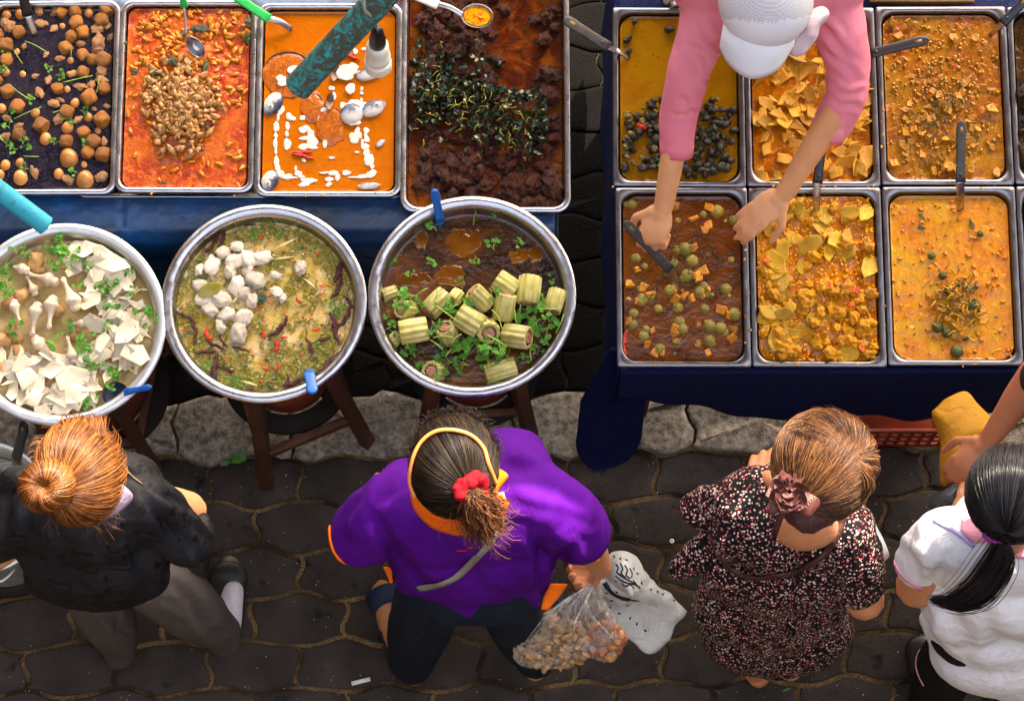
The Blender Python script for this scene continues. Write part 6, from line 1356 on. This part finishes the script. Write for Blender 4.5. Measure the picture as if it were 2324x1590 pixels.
hp_ = catmull([tuple(Vector(hq)+Vector((d[0]*.099, d[1]*.115, d[2]*.112))) for d in hb], 16)
obj('headband', tube(hp_, [.0036+.0009*math.sin(i*3.14) if i % 2 else .0046 for i in range(len(hp_))], 8), simple('headband_orange', [(232, 140, 60), (246, 164, 88)], 20, .5, rnd=False), T)
sc_ = hq+Vector(td)*.102+Vector((0, -.002, .012)); n3 = Vector((.35, -.55, .75)).normalized().to_track_quat('Z', 'Y').to_matrix(); pts = []
for k in range(61):
    a = 2*math.pi*k/60; r_ = .021+.004*math.sin(a*3); pts.append(sc_+n3@Vector((r_*1.15*math.cos(a), r_*math.sin(a), .006*math.sin(a*5))))
V, F = tube(pts, [.0135*(1+.22*math.sin(k*1.9)) for k in range(61)], 12); VV, FF, NN = remesh((V, F), .003, 3); VV = crumple(VV, NN, .002, 60, 3, (1, 1, 1)); obj('scrunchie', (VV, FF), cloth('red_velvet', (150, 0, 20), rough=.8, wr=.003), T)
cl = []
for i in range(2300):
    e = (rng.gauss(1100, 25), rng.gauss(1192, 30)); l = rng.uniform(.5, 1.15); zt_ = rng.uniform(1.40, 1.52)
    p0 = Vector(sc_)+Vector((rng.uniform(-.012, .012), rng.uniform(-.02, 0), rng.uniform(0, .02))); p3 = Vector(P(1075+(e[0]-1075)*l*1.15, 1120+(e[1]-1120)*l, zt_-.04*l)); ph = rng.uniform(0, 6.3); am = rng.uniform(.004, .013); fr = rng.uniform(9, 18)
    pts = []
    for k in range(14):
        t = k/13; q = p0.lerp(p3, t)+Vector((0, 0, .045*math.sin(math.pi*min(1, t*1.2)*.8)))+Vector((math.cos(ph+fr*t), math.sin(ph+fr*t), math.cos(ph*2+fr*t)*.6))*am*t*1.3; pts.append(tuple(q))
    cl.append(pts)
hair_obj('ponytail', cl, BR, T, .0008)
obj('earring', tube([P(985, 1148, 1.43), P(988, 1152, 1.425), P(985, 1158, 1.42)], .003, 8), simple('gold', [(220, 190, 60), (240, 220, 110)], 20, .3, rnd=False), T)
# ---- her bags
s = NB('clear_plastic'); tr = s.n('ShaderNodeBsdfTransparent'); gl = s.n('ShaderNodeBsdfGlossy'); gl.inputs['Roughness'].default_value = .18; df = s.n('ShaderNodeBsdfDiffuse'); df.inputs[0].default_value = (.6, .58, .55, 1)
m1 = s.n('ShaderNodeMixShader'); m2 = s.n('ShaderNodeMixShader'); s.L.new(s.ramp(s.noise(30, 5, .7, 2), [(.42, (70, 70, 70)), (.62, (190, 190, 190))]), m1.inputs[0]); s.L.new(tr.outputs[0], m1.inputs[1]); s.L.new(df.outputs[0], m1.inputs[2]); m2.inputs[0].default_value = .13
s.L.new(m1.outputs[0], m2.inputs[1]); s.L.new(gl.outputs[0], m2.inputs[2]); bu = s.n('ShaderNodeBump', Distance=.006); s.L.new(s.noise(40, 4, .6, 1.5), bu.inputs['Height']); s.L.new(bu.outputs[0], gl.inputs['Normal']); s.L.new(m2.outputs[0], s.out.inputs[0]); CLR = s.m
TB_ = thing('plastic_bag', 'clear plastic bag of tan snacks hanging from the hand of the woman in purple', 'bag', P(1280, 1440, .4))
V, F = pillow([(1350, 1312), (1325, 1326), (1290, 1352), (1240, 1380), (1196, 1405), (1172, 1440), (1158, 1482), (1176, 1510), (1218, 1524), (1280, 1512), (1330, 1492), (1372, 1504), (1408, 1484), (1420, 1450), (1398, 1400), (1376, 1350), (1362, 1318)], .64, .085, 4, .008, (0, -.0011), f=22)
obj('film', (V, F), CLR, TB_)
for k in range(9):
    x1 = 1190+k*27; obj('crease', tube(catmull([P(1352+rng.uniform(-4, 4), 1318, .77), P(1300+(x1-1300)*.4+rng.uniform(-8, 8), 1380, .76), P(x1, 1440+rng.uniform(-20, 30), .7)], 6), [.0005+.002*math.sin(math.pi*i/12) for i in range(13)], 6), CLR, TB_)
ct_ = []
for i in range(260):
    x, y = rng.uniform(1172, 1330), rng.uniform(1400, 1512)
    if ((x-1250)/85)**2+((y-1458)/58)**2 > 1: continue
    ct_.append(xf(lump((1.3, .8, .5), i % 12, .5, 1.7, 2), P(x, y, .64-.0011*(y-1415)+rng.uniform(-.055, .035)), (rng.uniform(-1, 1), rng.uniform(-1, 1), rng.uniform(0, 6)), rng.uniform(.008, .016)))
tag(obj('tan_snacks', join(*ct_), simple('snack_tan', [(122, 90, 58), (178, 142, 96), (206, 178, 136)], 40, .5)), 'tan crisp snacks piled inside the clear plastic bag', 'snacks', kind='stuff')
ct_ = []
for i in range(90):
    x, y = rng.uniform(1332, 1412), rng.uniform(1405, 1500)
    if ((x-1372)/40)**2+((y-1455)/42)**2 > 1: continue
    ct_.append(xf(lump((1.2, .9, .7), i % 12, .4, 1.7, 2), P(x, y, .64-.0011*(y-1415)+rng.uniform(-.05, .03)), (rng.uniform(-1, 1), rng.uniform(-1, 1), rng.uniform(0, 6)), rng.uniform(.009, .018)))
tag(obj('red_yellow_fruit', join(*ct_), simple('fruit_mix', [(150, 52, 30), (196, 110, 70), (204, 160, 90), (180, 70, 50)], 22, .45)), 'reddish yellow fruit pieces in the right half of the clear bag', 'fruit', kind='stuff')
s = NB('white_bag'); s.col(s.ramp(s.noise(7, 4), [(.3, (196, 202, 196)), (.7, (226, 230, 224))])); s.set(rough=.45, spec=.4); s.bump(s.noise(18, 5, .6, 2), .01); WBG = s.m
TW = thing('carrier_bag', 'white carrier bag with black dots beside the clear plastic bag', 'bag', P(1450, 1370, .5))
V, F = pillow([(1350, 1318), (1372, 1306), (1372, 1270), (1390, 1254), (1420, 1256), (1448, 1282), (1470, 1318), (1508, 1345), (1548, 1388), (1530, 1425), (1488, 1468), (1460, 1470), (1418, 1440), (1388, 1405), (1370, 1360)], .5, .034, 2, .012, (0, -.0008), f=16)
obj('bag_film', (V, F), WBG, TW); wb = bvh((V, F)); INK = simple('black_ink', [(12, 12, 14), (20, 20, 22)], 20, .5, rnd=False)
for x, y, a in [(1377,1345,0),(1400,1343,.3),(1388,1362,0),(1412,1360,0),(1424,1373,.2),(1405,1391,0),(1430,1402,.2),(1384,1377,.1),(1445,1415,.6),(1465,1430,.6),(1477,1337,1.2),(1504,1348,1),(1529,1362,1),(1492,1342,.9),(1394,1262,1.4),(1408,1267,1.2),(1422,1270,1),(1438,1290,1),(1447,1301,1),(1385,1284,1.3),(1398,1318,.3),(1456,1322,.8),(1380,1298,1.2)]:
    p, n_ = drop(wb, x, y, .55, .0008); q3 = n_.to_track_quat('Z', 'Y').to_matrix(); Vd, Fd = ell((0, 0, 0), (.0045, .0028, .0006), 2); Vd = Vd@np.array(Matrix.Rotation(a, 3, 'Z')).T@np.array(q3).T+np.array(p); obj('printed_dot', (Vd, Fd), INK, TW)
for ln in [[(1398,1280),(1404,1288),(1400,1298),(1410,1304)],[(1408,1278),(1414,1290),(1410,1300),(1420,1310)],[(1418,1282),(1424,1294),(1420,1304),(1430,1312)],[(1428,1288),(1434,1300),(1432,1310)],[(1398,1306),(1410,1316),(1424,1322),(1440,1326)],[(1402,1300),(1416,1310),(1430,1318),(1448,1330)],[(1412,1322),(1420,1330),(1430,1326),(1438,1336)],[(1436,1316),(1444,1326),(1452,1334)]]:
    obj('printed_mark', strap(wb, ln, 3.6, .55, .001, .0012, 5), INK, TW)
obj('opening_shade', strap(wb, [(1372, 1322), (1385, 1340), (1402, 1352), (1428, 1360), (1446, 1362)], 11, .55, .002, .001), INK, TW)  # black strip drawn for the shade inside the bag's open mouth
# ================================================================== woman in the patterned dress
T = thing('person', 'woman in a black dress speckled pink and white with a brown satin hair bow', 'person', (P(1740, 1500, 0).x, P(1740, 1500, 0).y, 0))
hc = P(1868, 1058, 1.50); fw = (.25, .72, -.65)
hd, M = head(hc, fw); J = dict(n=P(1835, 1135, 1.38), sl=P(1690, 1140, 1.29), sr=P(1925, 1190, 1.29), el=P(1620, 1180, 1.06), wl=P(1710, 1140, .95), er=P(1962, 1362, 1.04), wr=P(1952, 1210, 1.02), hl=P(1710, 1340, .86), hr=P(1810, 1345, .86), kl=P(1710, 1430, .46), kr=P(1800, 1440, .46), al=P(1712, 1520, .08), ar=P(1790, 1500, .08))
skinbody(T, [hd, limb([J['n'], hc+Vector((0, -.02, -.06))], [.055, .05], 2), torso(J['n'], J['hl'], J['hr'], J['sl'], J['sr']), arm(J['sl'], J['el'], J['wl']), arm(J['sr'], J['er'], J['wr'], (.052, .046, .04, .027)), leg(J['hl'], J['kl'], J['al']), leg(J['hr'], J['kr'], J['ar']), E(1828, 1196, 1.31, 76, 54, .065), L((1738, 1084, 1.29, 20), (1760, 1096, 1.32, 22)),
     hand(J['wl'], (.3, 1, 0), DOWN, (1, 0, 0)), hand(J['wr'], (-.15, .8, -.5), (-.3, 0, -1), (-1, 0, 0), .9), L((1722, 1535, .035, 26), (1708, 1490, .04, 28), (1712, 1440, .03, 30)), L((1795, 1520, .035, 26), (1800, 1440, .03, 30))], SKIN2)
eyes(T, hc, M)
def M_dress():
    s = NB('speckled_dress'); W = (255, 255, 255); B = (0, 0, 0)
    d = s.noise(10, 3); v1 = s.n('ShaderNodeTexVoronoi'); v1.inputs['Scale'].default_value = 150; s.L.new(s.co, v1.inputs['Vector']); dist = v1.outputs['Distance']; cell = s.n('ShaderNodeSeparateColor'); s.L.new(v1.outputs['Color'], cell.inputs[0])
    nn = s.noise(260, 3, .7, 1); a = s.n('ShaderNodeMath', operation='ADD'); s.L.new(dist, a.inputs[0]); s.L.new(nn, a.inputs[1])
    m = s.ramp(a.outputs[0], [(.82, W), (.90, B)]); on = s.ramp(cell.outputs[0], [(.16, B), (.18, W)]); m = s.mix(1.0, m, on, 'MULTIPLY')
    c = s.ramp(cell.outputs[1], [(0, (232, 222, 206)), (.35, (222, 206, 180)), (.55, (206, 96, 116)), (.75, (160, 34, 58)), (.9, (220, 180, 186))])
    s.col(s.mix(m, (10, 8, 9), c)); s.set(rough=.75, spec=.2); s.bump(s.noise(400, 2), .0008); return s.m
fl = [(1640, 1200, 1600, 1400, 18, .012), (1700, 1250, 1660, 1480, 20, -.014), (1760, 1260, 1745, 1520, 22, .014), (1820, 1270, 1830, 1500, 18, -.014), (1870, 1260, 1900, 1470, 18, .012), (1560, 1150, 1660, 1210, 12, -.01), (1590, 1110, 1680, 1170, 12, .008), (1950, 1250, 1985, 1350, 10, -.008), (1880, 1200, 1930, 1330, 12, .008), (1780, 1380, 1765, 1540, 12, -.01), (1600, 1350, 1690, 1470, 12, .008)]
db, dVF = dressed(T, [torso(J['n'], J['hl'], J['hr'], J['sl'], J['sr'], .01, -.04), E(1762, 1335, .86, 176, 110, .2), E(1765, 1205, 1.19, 160, 98, .14), E(1768, 1290, 1.0, 178, 112, .2), E(1752, 1375, .72, 180, 110, .22), E(1760, 1440, .45, 165, 98, .2), E(1810, 1430, .45, 130, 80, .16), L((1722, 1128, 1.25, 74), (1650, 1140, 1.21, 58), (1590, 1152, 1.17, 44), (1568, 1150, 1.15, 30)), L((1660, 1230, 1.1, 60), (1585, 1262, 1.04, 40), (1540, 1290, 1.0, 24)), L((1880, 1180, 1.26, 68), (1930, 1250, 1.19, 70), (1950, 1325, 1.09, 60)), E(1900, 1130, 1.2, 50, 60, .1)],
   M_dress(), 'dress', fl=fl, cr=(.005, 9), sc=(1, 1, .5))
BSn = cloth('brown_leather', (74, 46, 40), rough=.45)
obj('bag_strap', strap(db, [(1912, 1160), (1903, 1205), (1875, 1250), (1830, 1282), (1770, 1300), (1710, 1308), (1664, 1290), (1640, 1262)], 16, 1.2, .003, .006), BSn, T)
GH = M_hair('brown_gold_hair', (26, 13, 7), (72, 42, 22), (140, 94, 54), .4); GHb = simple('brown_scalp', [(44, 26, 14), (72, 44, 24)], 60, .6, rnd=False)
rad = (.100, .110, .106); hq = Vector(hc)+Vector((0, .002, .004))
V, F = ell(hq, tuple(r*.955 for r in rad), 4); obj('hair_base', (V, [f for f in F if not (V[f[0]][2] < hq.z-.03 and V[f[0]][1] > hq.y+.02)]), GHb, T)
td = pixdir(hq, rad, 1808, 1128); wh = pixdir(hq, rad, 1926, 1034)
def stw(rng): return tuple(wh+np.array([rng.gauss(0, .55), rng.gauss(0, .55), rng.gauss(0, .35)]))
hair_obj('hair', scalp(hq, rad, td, 3600, st1, .08, 3, clump=.22, rngl=(.4, .95))+scalp(hq, rad, td, 1600, stw, .1, 4, clump=.22, rngl=(.3, .9)), GH, T, .0006)
fz = []
for i in range(700):
    a = rng.uniform(-.9, 2.7); d = Vector((math.cos(a), math.sin(a), rng.uniform(-.1, .35))).normalized(); p0 = hq+Vector(wh*np.array(rad))*rng.uniform(.95, 1.06); p1 = hq+Vector((d.x*rad[0], d.y*rad[1], d.z*rad[2]))*rng.uniform(.98, 1.07+.12*(rng.random() < .12)); m_ = (p0+p1)/2; m_ = hq+(m_-hq).normalized()*.118; j = Vector((rng.uniform(-.008, .008), rng.uniform(-.008, .008), rng.uniform(-.004, .01)))
    fz.append(catmull([tuple(p0), tuple(m_+j), tuple(p1)], 5))
hair_obj('tousled_hair', fz, GH, T, .0006)
SAT = cloth('mauve_satin', (92, 54, 50), rough=.4); SATd = cloth('dark_satin', (70, 44, 42), rough=.35)
obj('snood', pillow([(1772, 1150), (1800, 1140), (1850, 1145), (1885, 1160), (1888, 1182), (1860, 1196), (1840, 1206), (1812, 1200), (1790, 1180)], 1.50, .03, 3, .006, f=30), SATd, T)
obj('bow_loop', pillow([(1800, 1110), (1825, 1092), (1852, 1084), (1861, 1110), (1858, 1140), (1838, 1172), (1812, 1158), (1798, 1140)], 1.575, .014, 5, .005, f=34), SAT, T)
obj('bow_loop', pillow([(1748, 1140), (1765, 1108), (1790, 1112), (1795, 1140), (1782, 1152), (1752, 1164), (1744, 1155)], 1.575, .014, 6, .005, f=34), SAT, T)
obj('ribbon_tail', sheet([P(x, y, z) for x, y, z in [(1786, 1145, 1.53), (1772, 1170, 1.50), (1762, 1198, 1.44), (1756, 1214, 1.40)]], .014, .002), SAT, T)
rc_ = P(1790, 1118, 1.59)
for ring, (n_, r_, h_) in enumerate(((9, .042, .0), (7, .029, .008), (5, .016, .015))):
    for k in range(n_):
        a = 2*math.pi*k/n_+ring*.4; V, F = slabpoly(k, 8, .06, .9, .7, .1); obj('petal', xf((V, F), rc_+Vector((math.cos(a)*r_*.62, math.sin(a)*r_*.62, h_)), (.5*math.sin(a), -.5*math.cos(a), a+1.57), r_*.62), SAT, T)
for x, y, x2, y2 in [(1768, 1090, 1780, 1098), (1822, 1086, 1836, 1090), (1836, 1092, 1845, 1100), (1758, 1128, 1764, 1142), (1812, 1132, 1828, 1122), (1830, 1150, 1848, 1126)]:
    for k in range(5): V, F = ell(P(x+(x2-x)*k/4, y+(y2-y)*k/4, 1.594), .0016, 1); obj('bead', (V, F), metal('gold_bead', (.9, .6, .3, 1), .2) if 'gb' not in MATS else MATS['gb'], T); MATS['gb'] = bpy.data.materials.get('gold_bead')
shoe(P(1716, 1540, 0), P(1745, 1400, 0), .085, cloth('dark_slipper', (24, 22, 22)), T, ht=.03); shoe(P(1795, 1530, 0), P(1805, 1400, 0), .085, MATS.get('zz') or BS, T, ht=.03)
tag(obj('tissue_bag', pillow([(1952, 1158), (1972, 1172), (1990, 1205), (2012, 1245), (2010, 1268), (1992, 1275), (1975, 1255), (1962, 1215), (1950, 1190)], .98, .02, 7, .006, f=30), cloth('pale_plastic', (196, 208, 220), rough=.35), origin=P(1980, 1220, .98)), 'pale white plastic bag held between the speckled dress and the white sleeve', 'bag')
# ================================================================== woman in white
T = thing('person', 'woman in a white shirt with pink collar and a long black ponytail', 'person', (P(2180, 1560, 0).x, P(2180, 1560, 0).y, 0))
hc = P(2295, 1120, 1.55); fw = (-.55, .7, -.45)
hd, M = head(hc, fw); J = dict(n=P(2290, 1195, 1.41), sl=P(2150, 1215, 1.33), sr=P(2430, 1240, 1.33), el=P(2082, 1330, 1.07), wl=P(2180, 1200, 1.0), er=P(2500, 1340, 1.07), wr=P(2440, 1180, 1.0), hl=P(2195, 1430, .88), hr=P(2330, 1430, .88), kl=P(2150, 1510, .46), kr=P(2320, 1540, .46), al=P(2110, 1600, .08), ar=P(2310, 1640, .08))
skinbody(T, [hd, limb([J['n'], hc+Vector((0, -.02, -.06))], [.055, .05], 2), torso(J['n'], J['hl'], J['hr'], J['sl'], J['sr']), arm(J['sl'], J['el'], J['wl'], (.055, .05, .042, .027)), arm(J['sr'], J['er'], J['wr']), leg(J['hl'], J['kl'], J['al']), leg(J['hr'], J['kr'], J['ar']), hand(J['wl'], (.4, 1, 0), DOWN, (1, 0, 0)), hand(J['wr'], (-.4, 1, 0), DOWN, (-1, 0, 0))], SKIN2)
eyes(T, hc, M)
WH = cloth('white_cotton', (226, 230, 234), rough=.8)
fl = [(2090, 1340, 2110, 1420, 14, -.012), (2100, 1400, 2250, 1500, 26, .012), (2140, 1350, 2200, 1480, 20, -.01), (2160, 1260, 2100, 1330, 14, -.01), (2200, 1300, 2300, 1400, 24, .008), (2240, 1440, 2330, 1480, 22, -.012), (2060, 1220, 2110, 1290, 14, .008)]
wv, wVF = dressed(T, [torso(J['n'], J['hl'], J['hr'], J['sl'], J['sr'], .015, -.03), E(2285, 1400, .9, 185, 118, .2), E(2300, 1478, .8, 190, 106, .15), E(2360, 1490, .76, 170, 112, .14), E(2265, 1265, 1.23, 150, 95, .13), E(2260, 1350, 1.05, 175, 115, .2), E(2280, 1420, .86, 180, 118, .17), E(2330, 1440, .8, 150, 110, .15), L((2200, 1225, 1.3, 62), (2130, 1235, 1.24, 72), (2092, 1275, 1.17, 62)), L((2380, 1230, 1.3, 70), (2450, 1260, 1.2, 66)), E(2220, 1200, 1.26, 60, 30, .06)],
   WH, 'shirt', fl=fl, cr=(.004, 6))
PK = cloth('pink_cloth', (226, 158, 178), rough=.8); LVN = cloth('lavender_cloth', (170, 160, 206), rough=.8)
obj('collar', patch(wv, [(2182, 1172), (2215, 1176), (2238, 1186)], [(2180, 1205), (2212, 1232), (2246, 1226)], .004, 1.35), PK, T)
obj('collar', patch(wv, [(2290, 1228), (2320, 1222), (2380, 1220)], [(2286, 1262), (2330, 1266), (2380, 1262)], .004, 1.35), PK, T)
trim(wv, [(2022, 1215), (2028, 1265), (2050, 1305), (2092, 1335)], 8, PK, T, 1.15, 'sleeve_trim'); trim(wv, [(2120, 1180), (2165, 1205), (2210, 1240)], 9, LVN, T, 1.3, 'seam_stripe')
BKT = cloth('black_leggings', (12, 12, 13), rough=.7)
bk_, _ = dressed(T, [limb([J['hl'], J['hr']], [.085, .085], 3), L((2195, 1440, .74, 74), (2148, 1512, .48, 70), (2110, 1600, .1, 50)), L((2330, 1440, .74, 74), (2320, 1540, .46, 68), (2310, 1640, .1, 48))], BKT, 'trousers', cr=(.003, 10))
obj('side_stripe', strap(bk_, [(2095, 1440), (2070, 1490), (2058, 1540), (2055, 1588)], 6, .5, .002, .002), PK, T)
shoe(P(2110, 1640, 0), P(2090, 1440, 0), .1, BS, T); shoe(P(2310, 1670, 0), P(2300, 1480, 0), .1, BS, T)
BKH = M_hair('black_hair', (4, 4, 5), (10, 10, 12), (34, 34, 40), .28); BKb = simple('black_scalp', [(5, 5, 6), (9, 9, 10)], 60, .5, rnd=False)
rad = (.094, .104, .104); hq = Vector(hc)+Vector((.002, 0, .004)); V, F = ell(hq, tuple(r*.975 for r in rad), 4); obj('hair_base', (V, [f for f in F if not (V[f[0]][2] < hq.z-.03 and V[f[0]][0] < hq.x-.03)]), BKb, T)
td = pixdir(hq, rad, 2272, 1200); hair_obj('hair', scalp(hq, rad, td, 2600, st1, .02, 6, clump=.03, rngl=(.4, .95)), BKH, T, .0008)
pt = []
for i in range(900):
    w1 = rng.gauss(0, 1); j = Vector((rng.gauss(0, .003), rng.gauss(0, .003), rng.uniform(-.012, .02)))
    c_ = [(2274, 1212, 1.53, 6), (2278, 1250, 1.50, 11), (2252, 1300, 1.46, 13), (2215, 1345, 1.42, 12), (2165, 1368, 1.38, 8), (2108+rng.uniform(0, 40), 1362, 1.35, 4)]
    pt.append(catmull([tuple(Vector(P(x+w1*s2*.8, y+w1*s2*.9, z))+j*(1 if q else .2)) for q, (x, y, z, s2) in enumerate(c_)], 4))
hair_obj('ponytail', pt, BKH, T, .0008)
pts = [Vector(P(2268, 1208, 1.545))+Vector((.026*math.cos(a), .013*math.sin(a), .006*math.sin(3*a))) for a in np.linspace(0, 6.283, 41)]
V, F = tube(pts, [.0105*(1+.25*math.sin(k*2.1)) for k in range(41)], 10); obj('scrunchie', remesh((V, F), .003, 2)[:2], cloth('violet_cloth', (140, 50, 150), rough=.5), T)
# ================================================================== arm of the shopper at the right edge
T = thing('person', 'shopper at the right edge, only a reaching bare arm and dark sleeve visible', 'person', (P(2560, 1180, 0).x, P(2560, 1180, 0).y, 0))
hc = P(2520, 850, 1.55); hd, M = head(hc, (-.6, .6, -.4)); W5 = P(2242, 1002, 1.02)
J = dict(n=P(2530, 930, 1.42), sl=P(2440, 900, 1.34), sr=P(2650, 960, 1.34), hl=P(2480, 1090, .88), hr=P(2590, 1100, .88), kl=P(2480, 1180, .46), kr=P(2590, 1190, .46), al=P(2480, 1260, .08), ar=P(2590, 1270, .08))
skinbody(T, [hd, limb([J['n'], hc+Vector((0, 0, -.06))], [.05, .05], 2), torso(J['n'], J['hl'], J['hr'], J['sl'], J['sr']), arm(J['sl'], P(2350, 850, 1.14), W5, (.05, .04, .037, .023)), arm(J['sr'], P(2700, 1080, 1.1), P(2640, 960, 1.0)), leg(J['hl'], J['kl'], J['al']), leg(J['hr'], J['kr'], J['ar']), hand(W5, P(2192, 1050, 1.0)-W5, (.1, -.2, -1), (-.3, 1, 0), .75, 1.0), hand(P(2640, 960, 1.0), (-.5, 1, 0), DOWN, (-1, 0, 0))], SKIN3)
eyes(T, hc, M)
dressed(T, [limb([J['sl'], J['sr']], [.09, .09], 3), limb([J['hl'], J['hr']], [.14, .14], 3), limb([(J['hl']+J['hr'])/2, (J['sl']+J['sr'])/2], [.15, .15], 3), L((2440, 900, 1.33, 62), (2390, 870, 1.22, 52), (2358, 856, 1.16, 46)), L((2650, 960, 1.33, 60), (2690, 1040, 1.2, 50))], cloth('dark_shirt', (42, 34, 40)), 'shirt')
dressed(T, [L((2480, 1100, .85, 85), (2480, 1180, .46, 62), (2480, 1260, .1, 45)), L((2590, 1100, .85, 85), (2590, 1190, .46, 62), (2590, 1270, .1, 45))], GT, 'trousers')
V, F = ell(Vector(hc)+Vector((.01, -.01, .01)), (.09, .1, .1), 4); obj('hair', (V, [f for f in F if V[f[0]][2] > hc.z-.04]), BKb, T)
YL = cloth('yellow_fabric', (170, 122, 18), rough=.7)
tag(obj('yellow_bag', pillow([(2119, 935), (2150, 908), (2190, 890), (2215, 915), (2245, 945), (2262, 968), (2235, 1005), (2195, 1045), (2165, 1085), (2140, 1098), (2134, 1060), (2134, 1010), (2126, 970)], .86, .03, 8, .006, f=12), YL, origin=P(2180, 980, .86)), 'mustard yellow cloth bag hanging from the hand at the right edge', 'bag')
s = NB('smoky_plastic'); tr = s.n('ShaderNodeBsdfTransparent', Color=(.6, .62, .68, 1)); gl = s.n('ShaderNodeBsdfPrincipled', Roughness=.2); gl.inputs['Base Color'].default_value = (.08, .085, .1, 1); m1 = s.n('ShaderNodeMixShader'); s.L.new(s.ramp(s.noise(20, 4, .6, 2, sc=(1, 1, .4)), [(.35, (120, 120, 120)), (.65, (235, 235, 235))]), m1.inputs[0]); s.L.new(tr.outputs[0], m1.inputs[1]); s.L.new(gl.outputs[0], m1.inputs[2]); s.L.new(m1.outputs[0], s.out.inputs[0])
tag(obj('smoky_bag', pillow([(2206, 1052), (2228, 1048), (2240, 1085), (2242, 1130), (2220, 1172), (2160, 1178), (2112, 1170), (2122, 1135), (2165, 1095)], .84, .05, 9, .008, f=20), s.m, origin=P(2180, 1120, .84)), 'smoky dark plastic bag held below the hand at the right edge', 'bag')
# ================================================================== vendor
T = thing('person', 'vendor in a pink long sleeved top and white cap reaching over the pans', 'person', (P(1740, -120, 0).x, P(1740, -120, 0).y, 0))
hc = P(1738, 18, 1.47); fw = (-.12, -.62, -.78); hd, M = head(hc, fw)
sl, sr = P(1612, -60, 1.31), P(1878, -60, 1.31); el_, er_ = P(1562, 160, 1.2), P(1925, 210, 1.16); wl, wr_ = P(1506, 470, .985), P(1778, 442, .98)
hip = P(1745, -310, .95)
hl_ = hand(wl, P(1480, 535, .955)-wl, (.25, .1, -1), (-1, -.2, 0), 1.05, 1.0, .1); hr_ = hand(wr_, P(1705, 500, .96)-wr_, (0, .2, -1), (.2, -1, 0), .45, 1.0)
skinbody(T, [hd, limb([hc+Vector((0, .03, -.06)), P(1745, -70, 1.36)], [.05, .052], 2), torso(P(1745, -70, 1.36), hip-Vector((.09, 0, 0)), hip+Vector((.09, 0, 0)), sl, sr), arm(sl, el_, wl, (.048, .036, .033, .0235)), arm(sr, er_, wr_, (.048, .036, .033, .0235)), leg(hip-Vector((.09, 0, 0)), hip+Vector((-.09, .02, -.48)), hip+Vector((-.09, .03, -.87))), leg(hip+Vector((.09, 0, 0)), hip+Vector((.09, .02, -.48)), hip+Vector((.09, .03, -.87))), hl_, hr_], SKIN)
eyes(T, hc, M)
s = NB('pink_knit'); f = s.noise(5, 3); s.col(s.ramp(f, [(.3, (226, 128, 146)), (.7, (234, 146, 162))])); s.set(rough=.85, spec=.12); s.bump(s.noise(500, 2), .0008); PNK = s.m
fl = [(1570, 100, 1610, 150, 8, -.006), (1560, 150, 1600, 190, 8, -.006), (1540, 225, 1580, 250, 7, -.005), (1530, 255, 1575, 262, 6, -.004), (1585, 60, 1640, 110, 10, -.007), (1860, 60, 1930, 130, 10, -.008), (1870, 100, 1940, 180, 9, -.006), (1900, 190, 1955, 200, 8, .006), (1895, 225, 1950, 250, 8, -.005), (1870, 20, 1900, 90, 10, .006)]
dressed(T, [limb([sl, sr], [.1, .1], 3), limb([Vector(sl)*.5+Vector(sr)*.5, hip], [.15, .16], 3), L((1625, -60, 1.3, 66), (1598, 60, 1.26, 56), (1562, 165, 1.2, 48), (1540, 260, 1.12, 42), (1537, 322, 1.08, 39)), L((1870, -60, 1.3, 66), (1905, 60, 1.25, 60), (1925, 150, 1.19, 50), (1922, 215, 1.15, 45), (1888, 285, 1.08, 44))], PNK, 'top', vox=.007, sm=6, fl=fl, cr=(.003, 12), sc=(1, 1, 1))
obj('cuff', tube([P(1537, 300, 1.093), P(1536, 330, 1.075), P(1535, 352, 1.06)], [.0395, .0405, .039], 32), PNK, T); obj('cuff', tube([P(1898, 262, 1.105), P(1882, 292, 1.08), P(1874, 306, 1.068)], [.043, .044, .042], 32), PNK, T)
obj('trousers', remesh(join(limb([hip-Vector((.09, 0, 0)), hip+Vector((-.09, .02, -.86))], [.13, .06], 2), limb([hip+Vector((.09, 0, 0)), hip+Vector((.09, .02, -.86))], [.13, .06], 2)), .012, 5)[:2], DN, T)
s = NB('cap_mesh'); W = (255, 255, 255); v_ = s.vor(230, rnd=0); s.col(s.mix(s.ramp(v_, [(.28, W), (.4, (0, 0, 0))]), (206, 208, 212), (160, 162, 166))); s.set(rough=.8); CM = s.m
WCAP = cloth('cap_cotton', (226, 230, 234), rough=.8, wr=.0012); cq = P(1738, 2, 1.50); V, F = ell(cq, (.104, .106, .1), 5); F = [f for f in F if V[f[0]][2] > cq.z-.03]; px_, py_ = Q(V); cutf = lambda f: 1 if py_[f[0]] < 46+14*math.cos((px_[f[0]]-1745)/70)-10 else 0
cap_ = obj('cap_crown', (V, F), [WCAP, CM], T, midx=[cutf(f) for f in F])
obj('cap_brim', patchz([(1644, 50, 1.47), (1668, 66, 1.49), (1700, 74, 1.5), (1745, 76, 1.5), (1785, 70, 1.49), (1806, 56, 1.47)], [(1636, 108, 1.44), (1652, 140, 1.445), (1682, 168, 1.45), (1715, 177, 1.45), (1760, 160, 1.445), (1797, 108, 1.44)], 7, 8, .004, .014), WCAP, T)
obj('face_mask', pillow([(1800, 70), (1818, 45), (1842, 28), (1866, 18), (1876, 32), (1858, 62), (1846, 92), (1822, 118), (1796, 122), (1788, 100)], 1.43, .025, 3, .007, f=26), cloth('mask_mauve', (196, 176, 182), rough=.8), T)
obj('hair', tube([P(1812, 62, 1.46), P(1800, 84, 1.43), P(1792, 108, 1.4)], [.012, .014, .006], 10), BKb, T)
